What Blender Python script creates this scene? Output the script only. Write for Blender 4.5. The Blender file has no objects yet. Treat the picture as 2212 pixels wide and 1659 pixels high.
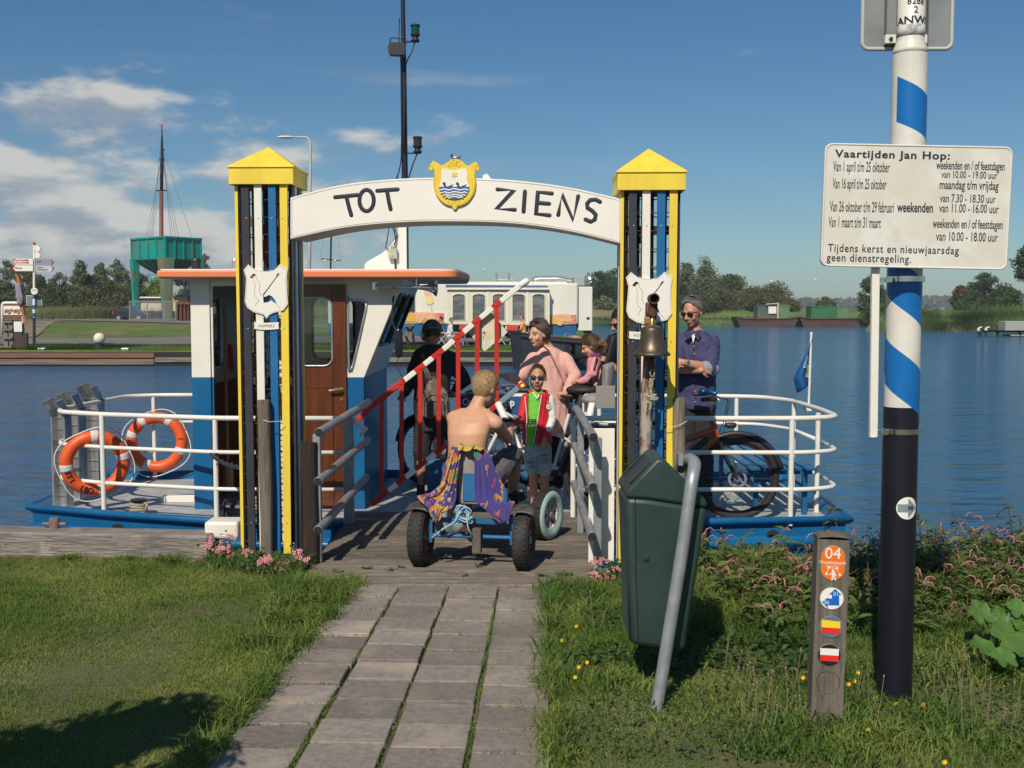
import bpy, math, random
import numpy as np
from mathutils import Vector, Matrix, Euler
random.seed(11)
RNG=np.random.default_rng(7)
S=bpy.context.scene
C=S.collection
rad=math.radians
F_PX, CX, CY, EYE=2340.0, 1106.0, 829.5, 1.68
PITCH=math.atan((CY-670.0)/F_PX)
cam_d=bpy.data.cameras.new('camera')
cam_d.sensor_width=36.0
cam_d.lens=F_PX/2212.0*36.0
cam_d.clip_start=0.05
cam_d.clip_end=6000.0
cam=bpy.data.objects.new('camera',cam_d)
C.objects.link(cam)
cam.location=(0,0,EYE)
cam.rotation_euler=(math.pi/2-PITCH,0,0)
S.camera=cam
SUN_EL, SUN_AZ=rad(42.5), rad(17.0)
world=bpy.data.worlds.new('World')
S.world=world
world.use_nodes=True
nt=world.node_tree
for n_ in list(nt.nodes):
 nt.nodes.remove(n_)
def wn(t,**k):
 n=nt.nodes.new(t)
 for a, b in k.items():
  setattr(n,a,b)
 return n
def wl(a,b):
 nt.links.new(a,b)
def wmath(op,a,b=None,c=None,clamp=False):
 n=wn('ShaderNodeMath',operation=op,use_clamp=clamp)
 for i, v in enumerate((a,b,c)):
  if v is None:
   continue
  if isinstance(v,(int,float)):
   n.inputs[i].default_value=v
  else:
   wl(v,n.inputs[i])
 return n.outputs[0]
def wrange(v,a,b,c=0.0,d=1.0):
 n=wn('ShaderNodeMapRange',interpolation_type='SMOOTHSTEP')
 wl(v,n.inputs[0])
 for i, x in enumerate((a,b,c,d)):
  n.inputs[i+1].default_value=x
 return n.outputs[0]
out=wn('ShaderNodeOutputWorld')
sky=wn('ShaderNodeTexSky',sky_type='NISHITA')
sky.sun_disc=False
sky.sun_elevation=SUN_EL
sky.sun_rotation=math.pi+SUN_AZ
sky.air_density=1.0
sky.dust_density=0.35
sky.ozone_density=1.6
sky.altitude=0
tc=wn('ShaderNodeTexCoord')
sep=wn('ShaderNodeSeparateXYZ')
wl(tc.outputs['Generated'],sep.inputs[0])
def cloud_noise(off,scale,detail,rough,dist=0.0):
 mp=wn('ShaderNodeMapping')
 wl(tc.outputs['Generated'],mp.inputs[0])
 mp.inputs['Location'].default_value=off
 mp.inputs['Scale'].default_value=scale
 nz=wn('ShaderNodeTexNoise')
 nz.inputs['Scale'].default_value=1.0
 nz.inputs['Detail'].default_value=detail
 nz.inputs['Roughness'].default_value=rough
 nz.inputs['Distortion'].default_value=dist
 wl(mp.outputs[0],nz.inputs['Vector'])
 return nz.outputs[0]
az=wmath('ARCTAN2',sep.outputs[0],sep.outputs[1])
heap_n=cloud_noise((3.1,1.7,0.42),(8.0,8.0,22.0),9,0.56,0.1)
heap_s=cloud_noise((3.1+0.10,1.7,0.42+0.30),(8.0,8.0,22.0),5,0.55,0.1)
left=wrange(az,0.04,-0.24)
low=wrange(sep.outputs[2],0.26,0.13)
bias=wmath('SUBTRACT',wmath('MULTIPLY',wmath('MULTIPLY',left,low),0.36),0.085)
heap=wrange(wmath('ADD',heap_n,bias),0.60,0.78)
wisp_n=cloud_noise((7.3,2.2,5.1),(4.2,4.2,26.0),7,0.55,0.3)
wisp_m=wrange(sep.outputs[2],0.36,0.20)
wisp_l=wrange(az,0.16,-0.12,0.08,1.0)
wisp=wmath('MULTIPLY',wmath('MULTIPLY',wrange(wisp_n,0.52,0.80,0.0,0.32),wisp_m),wisp_l)
shade=wrange(wmath('SUBTRACT',heap_n,heap_s),-0.10,0.12)
ccol=wn('ShaderNodeMix',data_type='RGBA')
wl(shade,ccol.inputs[0])
ccol.inputs[6].default_value=(0.300,0.350,0.420,1)
ccol.inputs[7].default_value=(0.62,0.62,0.585,1)
bg_sky=wn('ShaderNodeBackground')
tint=wn('ShaderNodeMix',data_type='RGBA',blend_type='MULTIPLY')
tint.inputs[0].default_value=1.0
air=wn('ShaderNodeMix',data_type='RGBA')
wl(wrange(sep.outputs[2],0.0,0.34),air.inputs[0])
air.inputs[6].default_value=(0.52,0.69,0.80,1)
air.inputs[7].default_value=(0.36,0.64,0.82,1)
wl(air.outputs[2],tint.inputs[7])
wl(sky.outputs[0],tint.inputs[6])
wl(tint.outputs[2],bg_sky.inputs[0])
bg_sky.inputs[1].default_value=0.085
bg_cl=wn('ShaderNodeBackground')
wl(ccol.outputs[2],bg_cl.inputs[0])
bg_cl.inputs[1].default_value=1.0
fac=wmath('MAXIMUM',wmath('MULTIPLY',heap,0.90),wisp,clamp=True)
up=wrange(sep.outputs[2],-0.002,0.012)
fac=wmath('MULTIPLY',fac,up)
mix=wn('ShaderNodeMixShader')
wl(fac,mix.inputs[0]);wl(bg_sky.outputs[0],mix.inputs[1]);wl(bg_cl.outputs[0],mix.inputs[2])
wl(mix.outputs[0],out.inputs[0])
sd=bpy.data.lights.new('sun','SUN')
sd.energy=4.3
sd.angle=rad(0.5)
sd.color=(1.0,0.90,0.75)
sun=bpy.data.objects.new('sun',sd)
C.objects.link(sun)
_d=Vector((math.sin(SUN_AZ)*math.cos(SUN_EL),math.cos(SUN_AZ)*math.cos(SUN_EL),-math.sin(SUN_EL)))
sun.rotation_euler=_d.to_track_quat('-Z','Y').to_euler()
sun.location=(-6,-16,14)
vs=S.view_settings
vs.view_transform='Standard'
vs.look='None'
vs.exposure=0.0
vs.gamma=1.0
vs.use_curve_mapping=False
S.cycles.max_bounces=6
S.cycles.transparent_max_bounces=12
S.cycles.caustics_reflective=False
S.cycles.caustics_refractive=False
S.cycles.use_denoising=True
def W(x,y,Y):
 """point of the place seen at sheet position x, y and standing Y metres ahead"""
 d=Vector((0,math.cos(PITCH),-math.sin(PITCH)))
 d+=Vector(((x-CX)/F_PX,0,0))
 d+=Vector((0,math.sin(PITCH),math.cos(PITCH)))*((CY-y)/F_PX)
 d*=Y/d.y
 return Vector((d.x,d.y,d.z+EYE))
def G(x,y,z=0.0):
 """point of the horizontal plane z seen at sheet position x, y"""
 p=W(x,y,1.0)
 t=(z-EYE)/(p.z-EYE)
 return Vector((p.x*t,p.y*t,z))
WM={}
def lerp(a,b,t):
 return a+(b-a)*t
V=Vector
def frame(z,xhint=None):
 z=Vector(z).normalized()
 h=Vector(xhint)if xhint is not None else(Vector((0,0,1))if abs(z.z)<.9 else Vector((1,0,0)))
 x=h.cross(z)
 if x.length<1e-6:
  x=Vector((1,0,0))
 x.normalize()
 return x, z.cross(x), z
FRONT=Matrix(((1,0,0,0),(0,0,-1,0),(0,1,0,0),(0,0,0,1)))
def place(loc,M=None,rz=0.0,ry=0.0):
 m=Matrix.Translation(Vector(loc))@Matrix.Rotation(rz,4,'Z')@Matrix.Rotation(ry,4,'Y')
 return m@(M if M is not None else Matrix())
class MB:
 def __init__(self):
  self.v, self.f, self.m=[], [], []
 def add(self,vs_,fs_,m=0):
  b=len(self.v)
  self.v.extend([tuple(p)for p in vs_])
  for f in fs_:
   self.f.append(tuple(b+i for i in f));self.m.append(m)
  return self
 def box(self,c,s,R=None,m=0):
  hx, hy, hz=s[0]/2, s[1]/2, s[2]/2
  vs_=[Vector((x,y,z))for x in(-hx,hx)for y in(-hy,hy)for z in(-hz,hz)]
  if R is not None:
   vs_=[R@p for p in vs_]
  c=Vector(c)
  return self.add([p+c for p in vs_],[(0,1,3,2),(4,6,7,5),(0,4,5,1),(2,3,7,6),(0,2,6,4),(1,5,7,3)],m)
 def bar(self,a,b,w,d,up=(0,0,1),m=0):
  """rectangular bar from a to b; w across, d along up"""
  a, b=Vector(a), Vector(b)
  z=(b-a).normalized()
  u=Vector(up);u=(u-z*u.dot(z)).normalized()
  s=z.cross(u)
  vs_=[]
  for p in(a,b):
   for i, j in((-1,-1),(1,-1),(1,1),(-1,1)):
    vs_.append(p+s*(w/2*i)+u*(d/2*j))
  return self.add(vs_,[(3,2,1,0),(4,5,6,7),(0,1,5,4),(1,2,6,5),(2,3,7,6),(3,0,4,7)],m)
 def tube(self,pts,r,n=8,m=0,caps=True,flat=None,closed=False):
  """round tube through pts; r number or list; flat = (axis, factor) squashes it along an axis"""
  P=[Vector(p)for p in pts]
  k=len(P)
  R_=[r]*k if isinstance(r,(int,float))else list(r)
  vs_, x=[], None
  for i in range(k):
   if closed:
    t=(P[(i+1)%k]-P[i-1])
   else:
    t=P[min(i+1,k-1)]-P[max(i-1,0)]
   if t.length<1e-9:
    t=Vector((0,0,1))
   t.normalize()
   if x is None:
    x=frame(t)[0]
   else:
    x=x-t*x.dot(t)
    x=x.normalized()if x.length>1e-6 else frame(t)[0]
   y=t.cross(x)
   s=1.0
   if 0<i<k-1 and not closed:
    a_=(P[i]-P[i-1]).normalized();b_=(P[i+1]-P[i]).normalized()
    s=min(1.6,1/max(.35,math.sqrt(max(0.0,(1+a_.dot(b_))/2))))
   for j in range(n):
    a=2*math.pi*j/n
    vs_.append(P[i]+(x*math.cos(a)+y*math.sin(a))*R_[i]*(1 if s==1 else(1+(s-1)*.5)))
  fs_=[]
  for i in range(k if closed else k-1):
   i2=(i+1)%k
   for j in range(n):
    j2=(j+1)%n
    fs_.append((i*n+j,i*n+j2,i2*n+j2,i2*n+j))
  if caps and not closed:
   fs_.append(tuple(range(n-1,-1,-1)))
   fs_.append(tuple((k-1)*n+j for j in range(n)))
  if flat:
   ax, fc=Vector(flat[0]).normalized(), flat[1]
   o=P[0]
   vs_=[p-ax*((p-o).dot(ax)*(1-fc))for p in vs_]
  return self.add(vs_,fs_,m)
 def limb(self,pts,r,n=12,m=0):
  """closed tube with domed ends"""
  P=[Vector(p)for p in pts]
  R_=[r]*len(P)if isinstance(r,(int,float))else list(r)
  t0=(P[0]-P[1]).normalized();t1=(P[-1]-P[-2]).normalized()
  a=[(P[0]+t0*R_[0]*s,R_[0]*c)for s,c in((.98,.18),(.85,.53),(.5,.87))]
  b=[(P[-1]+t1*R_[-1]*s,R_[-1]*c)for s,c in((.5,.87),(.85,.53),(.98,.18))]
  return self.tube([p for p,_ in a]+P+[p for p,_ in b],[q for _,q in a]+R_+[q for _,q in b],n,m)
 def ell(self,c,r,M3=None,n=14,k=9,m=0):
  c=Vector(c)
  if isinstance(r,(int,float)):
   r=(r,r,r)
  vs_=[Vector((0,0,-r[2]))]
  for i in range(1,k):
   a=-math.pi/2+math.pi*i/k
   for j in range(n):
    b=2*math.pi*j/n
    vs_.append(Vector((r[0]*math.cos(a)*math.cos(b),r[1]*math.cos(a)*math.sin(b),r[2]*math.sin(a))))
  vs_.append(Vector((0,0,r[2])))
  if M3 is not None:
   vs_=[M3@p for p in vs_]
  fs_=[]
  for j in range(n):
   j2=(j+1)%n
   fs_.append((0,1+j2,1+j))
   for i in range(k-2):
    fs_.append((1+i*n+j,1+i*n+j2,1+(i+1)*n+j2,1+(i+1)*n+j))
   fs_.append((1+(k-2)*n+j,1+(k-2)*n+j2,len(vs_)-1))
  return self.add([p+c for p in vs_],fs_,m)
 def loft(self,secs,n=20,m=0,pw=2.0,caps=True):
  """secs: (centre, right vector, forward vector); superellipse rings joined and closed"""
  vs_=[]
  for c, a, b in secs:
   c, a, b=Vector(c), Vector(a), Vector(b)
   for j in range(n):
    t=2*math.pi*j/n
    cs, sn=math.cos(t), math.sin(t)
    e=2.0/pw
    vs_.append(c+a*math.copysign(abs(cs)**e,cs)+b*math.copysign(abs(sn)**e,sn))
  fs_=[]
  for i in range(len(secs)-1):
   for j in range(n):
    j2=(j+1)%n
    fs_.append((i*n+j,i*n+j2,(i+1)*n+j2,(i+1)*n+j))
  if caps:
   fs_.append(tuple(range(n-1,-1,-1)))
   fs_.append(tuple((len(secs)-1)*n+j for j in range(n)))
  return self.add(vs_,fs_,m)
 def lathe(self,prof,M4=None,n=24,m=0,caps=True):
  """prof: (radius, height) pairs round local Z"""
  M4=M4 if M4 is not None else Matrix()
  vs_=[M4@Vector((r*math.cos(2*math.pi*j/n),r*math.sin(2*math.pi*j/n),z))for r,z in prof for j in range(n)]
  fs_=[(i*n+j,i*n+(j+1)%n,(i+1)*n+(j+1)%n,(i+1)*n+j)for i in range(len(prof)-1)for j in range(n)]
  if prof[0]==prof[-1]:caps=False
  if caps and prof[0][0]>1e-6:
   fs_.append(tuple(range(n-1,-1,-1)))
  if caps and prof[-1][0]>1e-6:
   fs_.append(tuple((len(prof)-1)*n+j for j in range(n)))
  return self.add(vs_,fs_,m)
 def prism(self,poly,d,M4=None,m=0,z0=0.0):
  """polygon in local XY, extruded along local Z from z0 to z0 + d"""
  M4=M4 if M4 is not None else Matrix()
  k=len(poly)
  vs_=[M4@Vector((p[0],p[1],z0))for p in poly]+[M4@Vector((p[0],p[1],z0+d))for p in poly]
  fs_=[tuple(range(k-1,-1,-1)),tuple(range(k,2*k))]
  fs_+=[(i,(i+1)%k,k+(i+1)%k,k+i)for i in range(k)]
  return self.add(vs_,fs_,m)
 def grid(self,fn,nu,nv,m=0,thick=0.0):
  vs_=[Vector(fn(i/nu,j/nv))for i in range(nu+1)for j in range(nv+1)]
  w=nv+1
  fs_=[(i*w+j,(i+1)*w+j,(i+1)*w+j+1,i*w+j+1)for i in range(nu)for j in range(nv)]
  if thick:
   nr=[]
   for i in range(nu+1):
    for j in range(w):
     a=vs_[min(i+1,nu)*w+j]-vs_[max(i-1,0)*w+j]
     b=vs_[i*w+min(j+1,nv)]-vs_[i*w+max(j-1,0)]
     q=a.cross(b)
     nr.append(q.normalized()*thick if q.length>1e-12 else Vector((0,0,thick)))
   k=len(vs_)
   v2=[p-q for p,q in zip(vs_,nr)]
   f2=[tuple(reversed([k+i for i in f]))for f in fs_]
   ed=[i*w for i in range(nu+1)]+[nu*w+j for j in range(1,w)]+[i*w+nv for i in range(nu-1,-1,-1)]+[j for j in range(nv-1,0,-1)]
   for q in range(len(ed)):
    a, b=ed[q], ed[(q+1)%len(ed)]
    f2.append((b,a,k+a,k+b))
   return self.add(vs_+v2,fs_+f2,m)
  return self.add(vs_,fs_,m)
 def curve2d(self,loops,M4,d,m=0,z0=0.0):
  """filled outline with holes (loops of xy points), extruded to thickness d"""
  cu=bpy.data.curves.new('t','CURVE')
  cu.dimensions='2D';cu.fill_mode='BOTH';cu.extrude=d/2
  for lp in loops:
   sp=cu.splines.new('POLY')
   sp.points.add(len(lp)-1)
   for i, p in enumerate(lp):
    sp.points[i].co=(p[0],p[1],0,1)
   sp.use_cyclic_u=True
  self._from_curve(cu,M4@Matrix.Translation((0,0,z0+d/2)),m)
  return self
 def text(self,s,size,M4,m=0,sx=1.0,align='LEFT',bold=0.0,d=0.001,track=1.0):
  cu=bpy.data.curves.new('t','FONT')
  cu.body=s;cu.size=size;cu.align_x=align;cu.offset=bold;cu.extrude=d
  cu.resolution_u=3;cu.space_character=track
  self._from_curve(cu,M4@Matrix.Diagonal((sx,1,1,1)),m)
  return self
 def _from_curve(self,cu,M4,m):
  o=bpy.data.objects.new('t',cu)
  C.objects.link(o)
  me=bpy.data.meshes.new_from_object(o.evaluated_get(bpy.context.evaluated_depsgraph_get()))
  self.add([M4@v.co for v in me.vertices],[tuple(p.vertices)for p in me.polygons],m)
  bpy.data.objects.remove(o);bpy.data.meshes.remove(me);bpy.data.curves.remove(cu)
 def build(self,name,mats,parent=None,smooth=False,bevel=0.0,label=None,kind=None,world=True,seg=1):
  mats=mats if isinstance(mats,(list,tuple))else[mats]
  me=bpy.data.meshes.new(name)
  vs_=[Vector(p)for p in self.v]
  loc=Vector((0,0,0))
  if parent is not None and world:
   inv=WM[parent.name].inverted()
   vs_=[inv@p for p in vs_]
  elif parent is None and vs_:
   xs=[p.x for p in vs_];ys=[p.y for p in vs_];zs=[p.z for p in vs_]
   loc=Vector(((min(xs)+max(xs))/2,(min(ys)+max(ys))/2,min(zs)))
   vs_=[p-loc for p in vs_]
  me.from_pydata([tuple(p)for p in vs_],[],self.f)
  for q in mats:
   me.materials.append(q)
  if len(mats)>1:
   me.polygons.foreach_set('material_index',self.m)
  if smooth:
   me.polygons.foreach_set('use_smooth',[True]*len(me.polygons))
   if smooth is not True:
    me.set_sharp_from_angle(angle=smooth)
  me.update()
  o=bpy.data.objects.new(name,me)
  C.objects.link(o)
  o.location=loc
  if parent is not None:
   o.parent=parent
   WM[o.name]=WM[parent.name].copy()
  else:
   WM[o.name]=Matrix.Translation(loc)
  if bevel:
   md=o.modifiers.new('edge','BEVEL')
   md.width=bevel;md.segments=seg;md.limit_method='ANGLE';md.angle_limit=rad(40)
  if label:
   o['label']=label
  if kind:
   o['kind']=kind
  return o
def thing(name,label,cat,loc=(0,0,0),rotz=0.0,group=None):
 o=bpy.data.objects.new(name,None)
 o.empty_display_size=.2
 C.objects.link(o)
 o.location=loc;o.rotation_euler=(0,0,rotz)
 WM[o.name]=Matrix.Translation(Vector(loc))@Matrix.Rotation(rotz,4,'Z')
 return tag(o,label,cat,group)
def tag(o,label=None,cat=None,group=None,kind=None):
 if label:o['label']=label
 if cat:o['category']=cat
 if group:o['group']=group
 if kind:o['kind']=kind
 return o
KIDS={}
def copy_tree(o,parent=None):
 c=o.copy()
 C.objects.link(c)
 c.parent=parent
 for ch in list(o.children):
  copy_tree(ch,c)
 return c
def share(name,me,parent,M4,kind=None):
 """another object on the same mesh data"""
 o=bpy.data.objects.new(name,me)
 C.objects.link(o)
 if parent is not None:
  o.parent=parent
 o.matrix_local=M4
 return o
MATS={}
def mat(name,col,rough=.6,metal=0.0,col2=None,scale=6.0,st=(1,1,1),detail=5.0,lo=.42,hi=.62,bump=0.0,bscale=None,bst=None,coat=0.0,rnd=0.0,spec=.5,trans=0.0,alpha=1.0,col3=None,s3=1.2,lo3=.5,hi3=.7,ior=1.45,sheen=0.0,sss=0.0,dist=.02,thin=0.0):
 if name in MATS:
  return MATS[name]
 m=bpy.data.materials.new(name)
 m.use_nodes=True
 t=m.node_tree
 b=t.nodes['Principled BSDF']
 L=t.links.new
 b.inputs['Base Color'].default_value=(*col,1)
 b.inputs['Roughness'].default_value=rough
 b.inputs['Metallic'].default_value=metal
 b.inputs['Specular IOR Level'].default_value=spec
 b.inputs['IOR'].default_value=ior
 if coat:b.inputs['Coat Weight'].default_value=coat;b.inputs['Coat Roughness'].default_value=.12
 if trans:b.inputs['Transmission Weight'].default_value=trans
 if sheen:b.inputs['Sheen Weight'].default_value=sheen
 if sss:
  b.inputs['Subsurface Weight'].default_value=sss
  b.inputs['Subsurface Radius'].default_value=(.02,.008,.004)
  b.inputs['Subsurface Scale'].default_value=.5
 if alpha<1:b.inputs['Alpha'].default_value=alpha
 need=col2 is not None or bump or rnd or col3 is not None
 if need:
  tc_=t.nodes.new('ShaderNodeTexCoord')
  oi=t.nodes.new('ShaderNodeObjectInfo')
  ad=t.nodes.new('ShaderNodeVectorMath');ad.operation='ADD'
  sc=t.nodes.new('ShaderNodeVectorMath');sc.operation='SCALE';sc.inputs['Scale'].default_value=37.0
  cb=t.nodes.new('ShaderNodeCombineXYZ')
  for i in range(3):L(oi.outputs['Random'],cb.inputs[i])
  L(cb.outputs[0],sc.inputs[0]);L(tc_.outputs['Object'],ad.inputs[0]);L(sc.outputs[0],ad.inputs[1])
  vec=ad.outputs[0]
  def noise(s,stv,det,ro=.55):
   mp=t.nodes.new('ShaderNodeMapping');mp.inputs['Scale'].default_value=[s*q for q in stv]
   L(vec,mp.inputs[0])
   nz=t.nodes.new('ShaderNodeTexNoise');nz.inputs['Scale'].default_value=1;nz.inputs['Detail'].default_value=det
   nz.inputs['Roughness'].default_value=ro
   L(mp.outputs[0],nz.inputs['Vector'])
   return nz.outputs[0]
  cur=None
  if col2 is not None:
   mr=t.nodes.new('ShaderNodeMapRange');L(noise(scale,st,detail,.62),mr.inputs[0])
   mr.inputs[1].default_value=lo;mr.inputs[2].default_value=hi
   mx=t.nodes.new('ShaderNodeMix');mx.data_type='RGBA'
   L(mr.outputs[0],mx.inputs[0]);mx.inputs[6].default_value=(*col,1);mx.inputs[7].default_value=(*col2,1)
   cur=mx.outputs[2]
  if col3 is not None:
   mr=t.nodes.new('ShaderNodeMapRange');L(noise(s3,(1,1,1),6,.65),mr.inputs[0])
   mr.inputs[1].default_value=lo3;mr.inputs[2].default_value=hi3
   mx=t.nodes.new('ShaderNodeMix');mx.data_type='RGBA'
   L(mr.outputs[0],mx.inputs[0])
   if cur is None:mx.inputs[6].default_value=(*col,1)
   else:L(cur,mx.inputs[6])
   mx.inputs[7].default_value=(*col3,1)
   cur=mx.outputs[2]
  if rnd:
   hs=t.nodes.new('ShaderNodeHueSaturation')
   mr=t.nodes.new('ShaderNodeMapRange');L(oi.outputs['Random'],mr.inputs[0])
   mr.inputs[3].default_value=1-rnd;mr.inputs[4].default_value=1+rnd
   L(mr.outputs[0],hs.inputs['Value'])
   if cur is None:hs.inputs['Color'].default_value=(*col,1)
   else:L(cur,hs.inputs['Color'])
   cur=hs.outputs[0]
  if cur is not None:L(cur,b.inputs['Base Color'])
  if bump:
   bp=t.nodes.new('ShaderNodeBump');bp.inputs['Strength'].default_value=bump;bp.inputs['Distance'].default_value=dist
   L(noise(bscale or scale*4,bst or st,6,.6),bp.inputs['Height'])
   L(bp.outputs[0],b.inputs['Normal'])
 if thin:
  tr=t.nodes.new('ShaderNodeBsdfTranslucent');tr.inputs[0].default_value=(col[0]*1.5,col[1]*1.6,col[2]*.9,1)
  ms=t.nodes.new('ShaderNodeMixShader');ms.inputs[0].default_value=thin
  o_=t.nodes['Material Output']
  L(b.outputs[0],ms.inputs[1]);L(tr.outputs[0],ms.inputs[2]);L(ms.outputs[0],o_.inputs[0])
 MATS[name]=m
 return m
WHITE=mat('white_paint',(.80,.77,.70),.42,col2=(.70,.665,.59),scale=3,lo=.5,hi=.8,bump=.08,bscale=60,col3=(.50,.43,.34),s3=11,lo3=.69,hi3=.80)
WHITE2=mat('white_board',(.82,.79,.73),.5,col2=(.74,.70,.63),scale=2.2,lo=.5,hi=.85,bump=.05,bscale=40)
YEL=mat('yellow_paint',(.86,.65,.065),.48,col2=(.78,.57,.06),scale=2.5,st=(3,3,.5),bump=.12,bscale=9,bst=(6,6,.6),col3=(.66,.46,.06),s3=5,lo3=.66,hi3=.8)
BLUE=mat('blue_paint',(.012,.125,.32),.42,col2=(.016,.14,.36),scale=4,bump=.06,bscale=40,col3=(.03,.16,.33),s3=4,lo3=.62,hi3=.75)
HULL=mat('hull_blue',(.006,.105,.26),.33,col2=(.01,.13,.30),scale=3,bump=.1,bscale=9,col3=(.03,.12,.22),s3=7,lo3=.64,hi3=.74)
BLACK=mat('black_paint',(.028,.029,.040),.5,col2=(.042,.043,.055),scale=7,st=(1,1,.3),bump=.12,bscale=12,bst=(4,4,.5),col3=(.09,.09,.10),s3=12,lo3=.68,hi3=.78)
RED=mat('red_paint',(.55,.03,.016),.42,col2=(.47,.025,.018),scale=4,bump=.08,bscale=40,col3=(.30,.02,.02),s3=9,lo3=.64,hi3=.74)
RUST=mat('rusty_iron',(.105,.043,.028),.8,col2=(.055,.028,.024),scale=16,bump=.3,bscale=60)
RUSTY=mat('rusted_pipe',(.13,.055,.032),.8,col2=(.38,.34,.29),scale=9,st=(1,1,.35),lo=.53,hi=.60,bump=.35,bscale=40)
GALV=mat('galvanised_steel',(.30,.33,.35),.45,.45,col2=(.42,.45,.46),scale=14,lo=.35,hi=.7,bump=.05,bscale=60)
ALU=mat('bare_aluminium',(.55,.56,.56),.36,.7,col2=(.36,.37,.38),scale=8,st=(2,2,.5),bump=.08,bscale=40)
CHROME=mat('polished_metal',(.62,.63,.64),.18,1.0)
BLK=mat('black_plastic',(.026,.026,.031),.45)
RUB=mat('black_rubber',(.022,.021,.022),.72,col2=(.05,.046,.042),scale=9,lo=.5,hi=.75,bump=.2,bscale=50)
OLDWOOD=mat('weathered_wood',(.245,.205,.165),.85,col2=(.125,.10,.082),scale=7,st=(6,6,.5),lo=.38,hi=.66,bump=.6,bscale=16,bst=(7,7,.5),rnd=.12)
ORANGE=mat('orange_paint',(.78,.225,.09),.5,col2=(.66,.25,.13),scale=3,st=(1,1,3),lo=.5,hi=.8)
LIFE=mat('orange_lifebuoy',(.78,.115,.02),.42,col2=(.70,.10,.03),scale=6,bump=.04,bscale=60)
INK=mat('dark_lettering',(.02,.022,.04),.5)
GLASS=mat('window_glass',(.55,.6,.6),.04,0,trans=1.0,ior=1.12)
DGLASS=mat('dark_window_glass',(.03,.035,.04),.06,spec=.8)
ROPE=mat('hemp_rope',(.42,.36,.27),.9,col2=(.28,.23,.17),scale=60,bump=.5,bscale=90)
WROPE=mat('white_cord',(.66,.66,.62),.8)
SKIN=mat('skin',(.58,.295,.19),.55,col2=(.64,.35,.235),scale=6,sss=.12,bump=.03,bscale=80)
SKIN_T=mat('tanned_skin',(.47,.225,.135),.52,col2=(.53,.27,.17),scale=7,sss=.1,bump=.03,bscale=80)
# ================================================================ SETTING
def np_obj(name,V_,F_,mats,mi=None,parent=None,smooth=False,loc=None):
 """quick mesh from numpy arrays; F_ is (n, k)"""
 me=bpy.data.meshes.new(name)
 V_=np.asarray(V_,dtype=np.float32);F_=np.asarray(F_,dtype=np.int32)
 if loc is not None:
  V_=V_-np.array(loc,dtype=np.float32)
 n, k=F_.shape
 me.vertices.add(len(V_));me.vertices.foreach_set('co',V_.ravel())
 me.loops.add(n*k);me.loops.foreach_set('vertex_index',F_.ravel())
 me.polygons.add(n);me.polygons.foreach_set('loop_start',np.arange(0,n*k,k,dtype=np.int32))
 try:
  me.polygons.foreach_set('loop_total',np.full(n,k,dtype=np.int32))
 except Exception:
  pass
 for q in(mats if isinstance(mats,(list,tuple))else[mats]):
  me.materials.append(q)
 if mi is not None:
  me.polygons.foreach_set('material_index',np.asarray(mi,dtype=np.int32))
 if smooth:
  me.polygons.foreach_set('use_smooth',np.ones(n,dtype=bool))
 me.update(calc_edges=True)
 o=bpy.data.objects.new(name,me)
 C.objects.link(o)
 if parent is not None:
  o.parent=parent
 if loc is not None:
  o.location=loc
 WM[o.name]=(WM[parent.name].copy()if parent is not None else Matrix.Translation(loc or(0,0,0)))
 return o
def vnoise(x,y,s=1.0,seed=0):
 """cheap smooth 2-D value noise in numpy"""
 x=np.asarray(x)*s+100.3+seed*17.1;y=np.asarray(y)*s+57.7+seed*9.3
 xi=np.floor(x).astype(int);yi=np.floor(y).astype(int)
 fx, fy=x-xi, y-yi
 fx=fx*fx*(3-2*fx);fy=fy*fy*(3-2*fy)
 def h(a,b):
  q=np.sin(a*127.1+b*311.7+seed*13.7)*43758.5453
  return q-np.floor(q)
 return(h(xi,yi)*(1-fx)+h(xi+1,yi)*fx)*(1-fy)+(h(xi,yi+1)*(1-fx)+h(xi+1,yi+1)*fx)*fy
PATH_DX=.044
sstep0=lambda y:np.clip((y-4.9)/1.2,0,1)
def path_x(y,k):
 return-.99+(k*.304)+(y-6.5)*(.054-.006*k)
def shore_y(x):
 return np.where(x<.62,7.66,8.05+.25*(x-.6)*.4)
def land_z(x,y):
 x=np.asarray(x,dtype=float);y=np.asarray(y,dtype=float)
 z=-.012+.018*(vnoise(x,y,1.7)-.5)+.010*(vnoise(x,y,5.0,3)-.5)
 inpath=(x>path_x(y,0)-.03)&(x<path_x(y,4)+.03)
 z=np.where(inpath,-.022,z)
 t=np.clip((y-6.75)/1.5,0,1);t=t*t*(3-2*t)
 z=np.where(x>.62,z-t*.78,z)
 z=np.where((x<=.62)&(y>6.62)&(x>-1.36),-.12,z)
 z=np.where((x<=.62)&(y>7.66),-1.2,z)
 z=np.where((x<-1.37)&(y>7.34),-1.2,z)
 return z
xs=np.concatenate([[-400,-120,-40,-14],np.arange(-6,-1.4,.10),np.arange(-1.4,.8,.04),np.arange(.8,6.5,.10),[9,14,40,120,400]])
ys=np.concatenate([[-60,-20,-6,0,2],np.arange(3,6.5,.10),np.arange(6.5,7.62,.08),[7.655,7.66,7.661],np.arange(7.70,8.9,.1),[9.2]])
XX, YY=np.meshgrid(xs,ys,indexing='ij')
ZZ=land_z(XX,YY)
nx, ny=XX.shape
idx=np.arange(nx*ny).reshape(nx,ny)
FF=np.stack([idx[:-1,:-1],idx[1:,:-1],idx[1:,1:],idx[:-1,1:]],-1).reshape(-1,4)
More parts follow.
